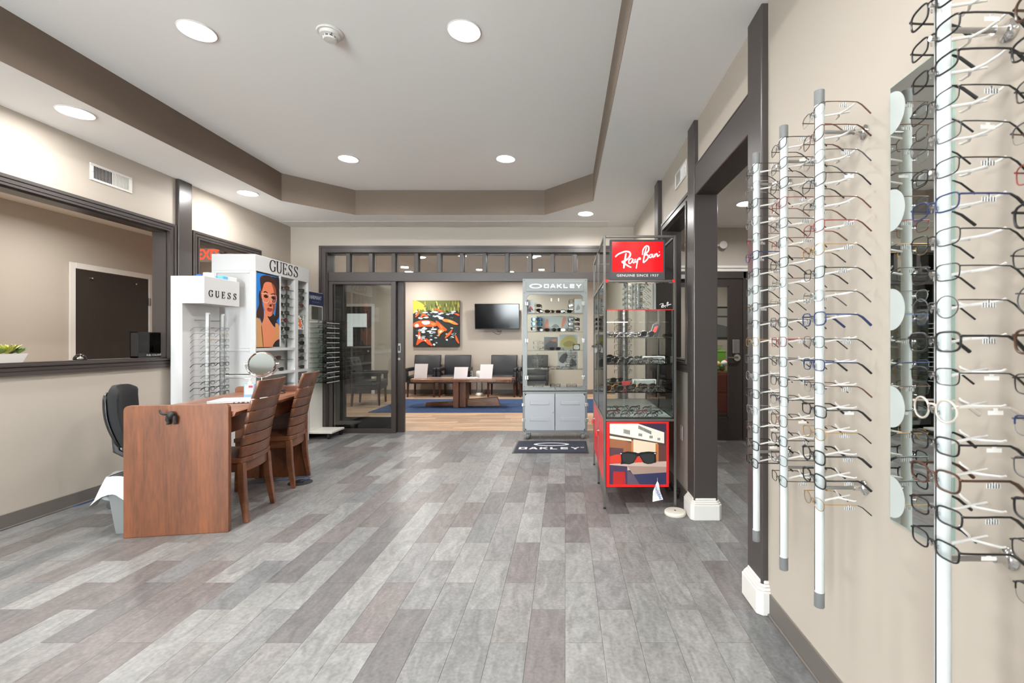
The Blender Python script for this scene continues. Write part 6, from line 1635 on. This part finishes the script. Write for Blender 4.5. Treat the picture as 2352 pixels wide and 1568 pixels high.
# ------------------------------------------------------------------ waste bin
t = thing('waste_bin', 'smoky clear waste bin with a white liner behind the desk panel', 'waste bin', (-2.765, 3.01, 0), DA)
m = MB()
def taper_shell(m, a0, b0, a1, b1, z0, z1, th):
    vs_ = [(-a0, -b0, z0), (a0, -b0, z0), (a0, b0, z0), (-a0, b0, z0), (-a1, -b1, z1), (a1, -b1, z1), (a1, b1, z1), (-a1, b1, z1),
           (-a1 + th, -b1 + th, z1), (a1 - th, -b1 + th, z1), (a1 - th, b1 - th, z1), (-a1 + th, b1 - th, z1), (-a0 + th, -b0 + th, z0 + th), (a0 - th, -b0 + th, z0 + th), (a0 - th, b0 - th, z0 + th), (-a0 + th, b0 - th, z0 + th)]
    m.add(vs_, [(0, 3, 2, 1), (0, 1, 5, 4), (1, 2, 6, 5), (2, 3, 7, 6), (3, 0, 4, 7), (4, 5, 9, 8), (5, 6, 10, 9), (6, 7, 11, 10), (7, 4, 8, 11), (8, 9, 13, 12), (9, 10, 14, 13), (10, 11, 15, 14), (11, 8, 12, 15), (12, 13, 14, 15)])
taper_shell(m, 0.11, 0.10, 0.155, 0.12, 0, 0.36, 0.004)
m.build('bin_body', glass('smoky_plastic', (170, 172, 172), 1.45, haze=0.25), t)
linm = mat('liner_film', (205, 206, 208), 0.45)
random.seed(6); vs_, fs = [], []; k = 72; rows = [(0.168, 0.132, 0.362), (0.172, 0.136, 0.37), (0.178, 0.14, 0.358), (0.188, 0.15, 0.31), (0.2, 0.158, 0.26), (0.21, 0.165, 0.24)]
for ri, (a_, b_, z) in enumerate(rows):
    for j in range(k):
        th = 2 * math.pi * j / k; c, s = math.cos(th), math.sin(th)
        ex = 5.0; rr = (abs(c) ** ex + abs(s) ** ex) ** (-1 / ex)
        fl_ = 1 + (0.011 * ri) * math.sin(j * 0.7 + ri * .4) + (0.006 * ri) * math.sin(j * 1.5)
        zz = z + (0.006 * ri) * math.sin(j * .55) - 0.03 * max(0, ri - 3) * math.exp(-((j - 36) / 8) ** 2)
        xx = a_ * c * rr * fl_; yy = b_ * s * rr * fl_
        if ri > 2: xx -= 0.05 * (ri - 2) / 3 * math.exp(-((j - 36) / 9) ** 2)
        vs_.append((xx, max(yy, -0.145), zz))
for ri in range(len(rows) - 1):
    for j in range(k): fs.append((ri * k + j, ri * k + (j + 1) % k, (ri + 1) * k + (j + 1) % k, (ri + 1) * k + j))
MB().add(vs_, fs).build('liner_collar', linm, t, smooth=80)
m = MB(); vs_, fs = [], []
rows = [(0.153, 0.118, 0.36), (0.145, 0.113, 0.24), (0.12, 0.1, 0.12), (0.085, 0.075, 0.03), (0.0, 0.0, 0.01)]
for ri, (a_, b_, z) in enumerate(rows):
    for j in range(k):
        th = 2 * math.pi * j / k; c, s = math.cos(th), math.sin(th); rr = (abs(c) ** 5 + abs(s) ** 5) ** (-.2)
        f2 = 1 - 0.1 * abs(math.sin(j * 1.7)) * (ri > 0)
        vs_.append((a_ * c * rr * f2, b_ * s * rr * f2, z))
for ri in range(len(rows) - 1):
    for j in range(k): fs.append((ri * k + j, ri * k + (j + 1) % k, (ri + 1) * k + (j + 1) % k, (ri + 1) * k + j))
m.add(vs_, fs); m.build('liner_bag', linm, t, smooth=80)
# ------------------------------------------------------------------ cables and floor box
blue = mat('blue_cable', (44, 82, 150), 0.5)
def fpt(px, py, z=0.003): d = DF(py); return (PXx(px, d), d, z)
c1 = thing('network_cable', 'blue network cable lying along the left baseboard', 'cable', fpt(140, 1168, 0))
o0 = Vector(fpt(140, 1168, 0))
MB().tube([p - o0 for p in bez([fpt(148, 1168), fpt(185, 1160), fpt(220, 1148), fpt(250, 1142), fpt(300, 1133)], 6)], 0.0028, 6).build('cable_run', blue, c1, smooth=60)
MB().box(-0.012, 0.014, -0.006, 0.006, 0, 0.009).build('plug', M['acryl'], c1, bevel=0.001)
t = thing('floor_outlet', 'flat round black floor outlet cover near the far wooden chair', 'floor outlet', fpt(690, 1108, 0))
MB().lathe([(0.095, 0), (0.096, 0.003), (0.088, 0.006), (0.0, 0.006)], n=32).build('cover', M['mattblack'], t, smooth=30)
MB().box(-0.04, 0.04, -0.025, 0.025, 0.006, 0.009).build('lid', M['black'], t, bevel=0.001)
o0 = Vector(fpt(690, 1108, 0))
c2 = thing('network_cable', 'blue network cable running from the floor outlet under the desk', 'cable', tuple(o0))
MB().tube([p - o0 for p in bez([(o0.x, o0.y, 0.012), fpt(704, 1104, .012), fpt(712, 1100, .012), fpt(700, 1096, .008), fpt(660, 1102), fpt(600, 1108), fpt(560, 1116)], 6)], 0.0028, 6).build('cable_run', blue, c2, smooth=60)
# ------------------------------------------------------------------ waiting room
# door with white casing in the back wall
wy = WAIT_Y
x0_, x1_ = PXx(763, wy), PXx(860, wy)
dl, leaf = plain_door('door_5', (x0_ + 0.065, wy, 0), 0, x1_ - x0_ - 0.13, 2.05, 0.065, M['white'], M['door'])
wl_ = x1_ - x0_ - 0.13
MB().box(0.2, wl_ - 0.2, -0.0125, -0.012, 0.95, 1.9).build('door_window', M['doorglass'], leaf) if False else None
gx0, gx1, gz0_, gz1_ = PXx(798, wy) - x0_ - 0.065, PXx(843, wy) - x0_ - 0.065, PZ(795, wy), PZ(720, wy)
MB().box(gx0, gx1, -0.016, -0.012, gz0_, gz1_).build('window_pane', mat('lit_window', (226, 234, 236), 0.3, emit=0.45), leaf)
MB().box(gx0 + 0.14, gx1, -0.022, -0.016, gz0_, gz0_ + 0.45).build('window_silhouette', M['black'], leaf)
MB().cyl((wl_ - 0.06, -0.012, 1.0), (wl_ - 0.06, -0.05, 1.0), 0.012).sphere((wl_ - 0.06, -0.06, 1.0), 0.028).build('door_knob', M['steel'], leaf, smooth=40)
# rug
rx0, rx1, ry0, ry1 = -3.4, 1.3, DF(947.5), DF(917)
tag(MB().box(rx0, rx1, ry0, ry1, 0.0, 0.010).build('rug', M['navy'], bevel=0.003), 'large navy blue rug under the low walnut table', 'rug')
# koi painting
t = thing('koi_painting', 'square canvas painting of orange koi fish in a dark pond', 'painting', (PXx(1003, wy - .02), wy - 0.012, PZ(795, wy - .03)))
PWD = 107 * (wy - .03) / F; PHT = 105 * (wy - .03) / F
MB().box(-PWD / 2, PWD / 2, -0.035, 0, 0, PHT).build('canvas', M['black'], t)
m = MB(); random.seed(14); LY = [0]
def K(x, y): return ((x - 987) / 342 * PWD, (827 - y) / 337 * PHT)
def pk(pts, c, sm=True):
    LY[0] += 1; k = LY[0]
    P = [(q.x, q.y) for q in bez(pts, 4, True)] if sm else pts
    P = [(min(1157, max(817, x)), min(826, max(490, y))) for x, y in P]
    m.prism([K(*q) for q in P], lambda u, v, k=k: (u, -0.0352 - 0.00006 * k, v), (0, -0.00004, 0), col=c)
pk([(817, 490), (1157, 490), (1157, 826), (817, 826)], (40, 46, 44), False)
pk([(817, 490), (1157, 490), (1157, 560), (1040, 585), (930, 560), (880, 590), (817, 580)], (104, 112, 54), False)
for i in range(46):
    x = random.uniform(820, 1150); y = random.uniform(490, 545); w_ = random.uniform(3, 7)
    pk([(x, y), (x + w_, y + 4), (x + w_ * 1.6, y + random.uniform(20, 45)), (x - w_ * .3, y + 22)], random.choice([(150, 148, 70), (70, 84, 44), (196, 186, 96), (54, 62, 38)]))
pk([(817, 495), (860, 500), (900, 530), (860, 545), (830, 580), (817, 580)], (214, 190, 60)); pk([(850, 520), (905, 545), (870, 560)], (196, 176, 70))
for i in range(70):
    x = random.uniform(830, 1140); y = random.choice([random.uniform(570, 620), random.uniform(690, 815)]); w_ = random.uniform(6, 18); h_ = random.uniform(3, 9)
    pk([(x - w_, y), (x - w_ * .2, y - h_), (x + w_, y - h_ * .2), (x + w_ * .3, y + h_)], random.choice([(226, 232, 236), (196, 206, 214), (160, 172, 182), (70, 78, 78), (30, 34, 34)]))
for i in range(26):
    x = random.uniform(880, 1060); y = random.uniform(570, 730); w_ = random.uniform(8, 22)
    pk([(x - w_, y), (x, y - 6), (x + w_, y - 2), (x + 3, y + 6)], random.choice([(232, 236, 240), (206, 214, 220), (24, 28, 28)]))
OR1, OR2, OWH = (226, 92, 40), (240, 140, 70), (244, 232, 220)
def koi(pts, patches, c=OR1):
    pk(pts, c)
    for p_, c_ in patches: pk(p_, c_)
koi([(820, 660), (860, 640), (930, 636), (985, 655), (1000, 672), (960, 684), (890, 682), (830, 690)], [([(880, 645), (930, 640), (940, 660), (900, 668)], OWH), ([(830, 670), (850, 660), (860, 680), (836, 686)], OWH), ([(950, 655), (985, 662), (960, 676)], OR2)])
koi([(982, 640), (1000, 645), (1040, 680), (1066, 705), (1050, 716), (1020, 705), (995, 675)], [([(1010, 665), (1035, 690), (1025, 695)], OR2)])
koi([(1030, 628), (1070, 628), (1110, 640), (1148, 665), (1120, 668), (1080, 652), (1045, 645)], [([(1070, 634), (1110, 646), (1090, 650)], (246, 190, 90))], OR2)
koi([(975, 545), (1005, 552), (1038, 575), (1010, 572), (985, 558)], []); koi([(833, 610), (850, 578), (864, 575), (858, 595), (842, 612)], []); koi([(868, 615), (890, 585), (924, 602), (920, 610), (895, 604), (880, 615)], []); koi([(1115, 584), (1140, 585), (1157, 595), (1150, 604), (1130, 595)], [])
koi([(840, 815), (850, 770), (858, 715), (872, 735), (880, 780), (920, 770), (960, 822), (930, 815), (900, 790), (870, 800), (852, 816)], [([(855, 770), (862, 740), (872, 770)], OWH), ([(900, 780), (915, 785), (905, 790)], OWH)])
koi([(1050, 770), (1060, 745), (1085, 720), (1105, 700), (1098, 730), (1075, 755)], [([(1070, 742), (1085, 728), (1080, 742)], OR2)]); koi([(1125, 740), (1140, 760), (1155, 800), (1150, 806), (1130, 780)], []); koi([(1000, 705), (1030, 700), (1045, 715), (1020, 735), (1005, 755), (1000, 730)], [([(1010, 715), (1030, 712), (1015, 730)], OWH)], OR2)
m.build('painted_scene', M['prnm'], t)
# television
ty = wy - 0.08
t = thing('television', 'flat black television on a tilting wall bracket in the waiting room', 'television', (PXx(1143, ty), wy - 0.012, PZ(756, ty)))
tw_, th_ = 102 * ty / F, 58 * ty / F
tv = MB(); tv.M = Matrix.Translation((0, -0.13, 0)) @ Matrix.Rotation(math.radians(5), 4, 'X')
tv.box(-tw_ / 2, tw_ / 2, 0, 0.05, 0, th_); tv.build('housing', M['black'], t, bevel=0.006)
tv = MB(); tv.M = Matrix.Translation((0, -0.13, 0)) @ Matrix.Rotation(math.radians(5), 4, 'X')
tv.box(-tw_ / 2 + 0.012, tw_ / 2 - 0.012, -0.002, 0.001, 0.022, th_ - 0.012); tv.build('screen', mat('tv_screen', (14, 14, 16), 0.12), t)
MB().box(-0.15, 0.15, -0.02, 0, 0.15, 0.4).box(-0.03, 0.03, -0.11, -0.02, 0.2, 0.35).build('wall_bracket', M['mattblack'], t)
MB().tube(bez([(-0.05, -0.05, 0.1), (0.0, -0.03, -0.05), (0.08, -0.02, -0.03), (0.02, -0.02, -0.12), (-0.12, -0.02, -0.06)], 5), 0.004, 5).build('cable', M['mattblack'], t, smooth=60)
# armchairs
def make_armchair():
    t = thing('armchair', 'x', 'armchair')
    lm_ = mat('mahogany_leg', (66, 30, 24), 0.35)
    MB().box(-0.27, 0.27, -0.24, 0.29, 0.37, 0.48).build('seat_cushion', M['leather'], t, bevel=0.025, bseg=3, smooth=50)
    MB().box(-0.29, 0.29, -0.27, 0.27, 0.30, 0.37).build('seat_frame', M['leather'], t, bevel=0.006)
    m = MB(); vs_ = []
    for (z, y0, y1, w_) in ((0.36, -0.27, -0.19, 0.285), (0.48, -0.275, -0.16, 0.29), (0.7, -0.30, -0.2, 0.3), (0.92, -0.34, -0.26, 0.305)):
        vs_ += [(-w_, y0, z), (w_, y0, z), (w_, y1, z), (-w_, y1, z)]
    m.add(vs_, [(3, 2, 1, 0)] + [(i * 4 + j, i * 4 + (j + 1) % 4, (i + 1) * 4 + (j + 1) % 4, (i + 1) * 4 + j) for i in range(3) for j in range(4)] + [(12, 13, 14, 15)])
    m.build('backrest', M['leather'], t, bevel=0.02, bseg=3, smooth=50)
    for s in (-1, 1):
        a, b = (s * 0.272, s * 0.345)
        MB().box(min(a, b), max(a, b), -0.26, 0.29, 0.565, 0.645).box(min(a, b) + .008, max(a, b) - .008, 0.2, 0.28, 0.33, 0.57).build('armrest', M['leather'], t, bevel=0.018, bseg=3, smooth=50)
        for y in (-0.23, 0.235):
            MB().cyl((s * 0.285, y, 0.33), (s * 0.29, y + (0.01 if y > 0 else -0.02), 0.0), 0.028, 0.018, n=4).build('leg', lm_, t)
    return t
arm = make_armchair()
spots_ = [(PXx(975, 10.3), 10.28, 180, 'black leather armchair under the koi painting'), (PXx(1046, 10.3), 10.28, 180, 'black leather armchair between the painting and the television'),
          (PXx(1155, 10.3), 10.28, 180, 'black leather armchair under the television'), (PXx(1227, 10.3), 10.28, 180, 'black leather armchair partly hidden behind the grey case'),
          (-3.85, 8.95, -80, 'black leather armchair seen side-on through the sliding glass door')]
for i, (x, y, a, lab) in enumerate(spots_):
    o = arm if i == 0 else copy_tree(arm)
    o.location = (x, y, 0); o.rotation_euler.z = math.radians(a); o['label'] = lab; o['group'] = 'waiting room armchairs'
# low walnut table
tby = 8.55
t = thing('coffee_table', 'low live-edge walnut table on a pedestal standing on the navy rug', 'table', (PXx(1063, tby), tby, 0.01))
tw2 = 228 * tby / F / 2
wal2 = wood('table_walnut', (92, 62, 46), (158, 116, 88), 0.35, 1.0, 0, 0.2)
P = bez([(-tw2, -0.15), (-tw2 * .8, -0.27), (-tw2 * .3, -0.24), (tw2 * .2, -0.29), (tw2 * .7, -0.25), (tw2, -0.28), (tw2 * .97, 0.1), (tw2, 0.24), (tw2 * .4, 0.29), (-tw2 * .2, 0.25), (-tw2 * .7, 0.28), (-tw2 * .98, 0.2)], 4, True)
MB().prism([(p_.x, p_.y) for p_ in P], lambda u, v: (u, v, 0.475), (0, 0, 0.055)).build('table_top', wal2, t, bevel=0.008, bseg=2)
MB().box(-0.13, -0.03, -0.22, 0.2, 0, 0.475).box(-0.03, 0.08, -0.12, 0.2, 0, 0.475).build('pedestal', wood('pedestal_walnut', (78, 46, 32), (140, 90, 62), 0.4, 1.0, 2, 0.1), t, bevel=0.004)
MB().prism([(-0.72, 0), (0.7, 0), (0.64, 0.17), (0.08, 0.13), (-0.13, 0.09), (-0.70, 0.07)], lambda u, v: (u, 0.02, v), (0, 0.09, 0)).build('foot_beam', wal2, t, bevel=0.006)
TZ = 0.54
def standing_card(px0, px1, h_, dx, lab, lean=0.25):
    x = (PXx(px0, tby) + PXx(px1, tby)) / 2; w_ = (px1 - px0) * tby / F
    o = thing('leaflet_holder', lab, 'leaflet', (x, tby + dx, TZ))
    m = MB(); m.add([(-w_ / 2, 0, 0), (w_ / 2, 0, 0), (w_ / 2 + .015, lean * h_, h_), (-w_ / 2 + .005, lean * h_, h_), (-w_ / 2, 0.004, 0), (w_ / 2, 0.004, 0), (w_ / 2 + .015, lean * h_ + .004, h_), (-w_ / 2 + .005, lean * h_ + .004, h_)],
                      [(0, 1, 2, 3), (7, 6, 5, 4), (0, 4, 5, 1), (1, 5, 6, 2), (2, 6, 7, 3), (3, 7, 4, 0)])
    m.build('leaflet', mat('leaflet_paper', (232, 228, 230), 0.5), o)
    MB().box(-w_ / 2 + .01, w_ / 2 - .01, 0.0, 0.1, 0, 0.003).add([(-w_ / 4, 0.1, 0), (w_ / 4, 0.1, 0), (w_ / 4, lean * h_ * .8 + .006, h_ * .8), (-w_ / 4, lean * h_ * .8 + .006, h_ * .8)], [(0, 1, 2, 3)]).build('stand', M['acryl'], o)
standing_card(953, 982, 0.27, -0.05, 'white leaflet in a stand on the left of the low table', 0.12)
standing_card(1045, 1075, 0.21, -0.1, 'white leaflet in a stand in the middle of the low table')
standing_card(1104, 1132, 0.26, -0.12, 'tilted white leaflet in a stand on the right of the low table', 0.3)
for k, (px_, c_, lab) in enumerate(((1008, (90, 92, 96), 'dark magazine lying on the low table'), (1026, (150, 130, 110), 'tan magazine lying on the low table'), (1085, (226, 224, 226), 'pale magazine lying on the low table'))):
    o = MB().box(-0.11, 0.11, -0.14, 0.14, 0, 0.006 + 0.003 * k).box(-0.11, -0.104, -0.14, 0.14, 0.006, 0.0075 + 0.003 * k).build('magazine', mat('magazine_cover', c_, 0.35, var=0.3, vscale=25), None, (PXx(px_, tby), tby - 0.02 + 0.06 * (k % 2), TZ), 0.3 * k - .2)
    tag(o, lab, 'magazine')
# humidifier and outlet behind the table
hy = DF(908)
t = thing('air_humidifier', 'clear cylindrical humidifier with a white base on the waiting room floor', 'humidifier', (PXx(1101, hy), hy, 0))
MB().lathe([(0.085, 0), (0.09, 0.02), (0.075, 0.05), (0.06, 0.07), (0.0, 0.07)], n=24).build('base', M['white'], t, smooth=40)
MB().lathe([(0.062, 0.07), (0.07, 0.1), (0.07, 0.42), (0.066, 0.42), (0.066, 0.1), (0.06, 0.072)], n=24, ring=True).build('tank', M['acryl'], t, smooth=40)
MB().lathe([(0.0, 0.42), (0.075, 0.42), (0.08, 0.44), (0.08, 0.53), (0.06, 0.56), (0.0, 0.565)], n=24).build('top_cap', M['white'], t, smooth=40)
t = thing('outlet_plate', 'white outlet plate on the waiting room wall between two armchairs', 'outlet', (PXx(1082, wy), wy, PZ(865, wy)))
MB().box(-0.04, 0.04, -0.006, 0, 0, 0.125).build('cover_plate', M['white'], t, bevel=0.002)
for z in (0.02, 0.075): MB().box(-0.018, 0.018, -0.009, -0.006, z, z + 0.032).build('socket', M['grey'], t)
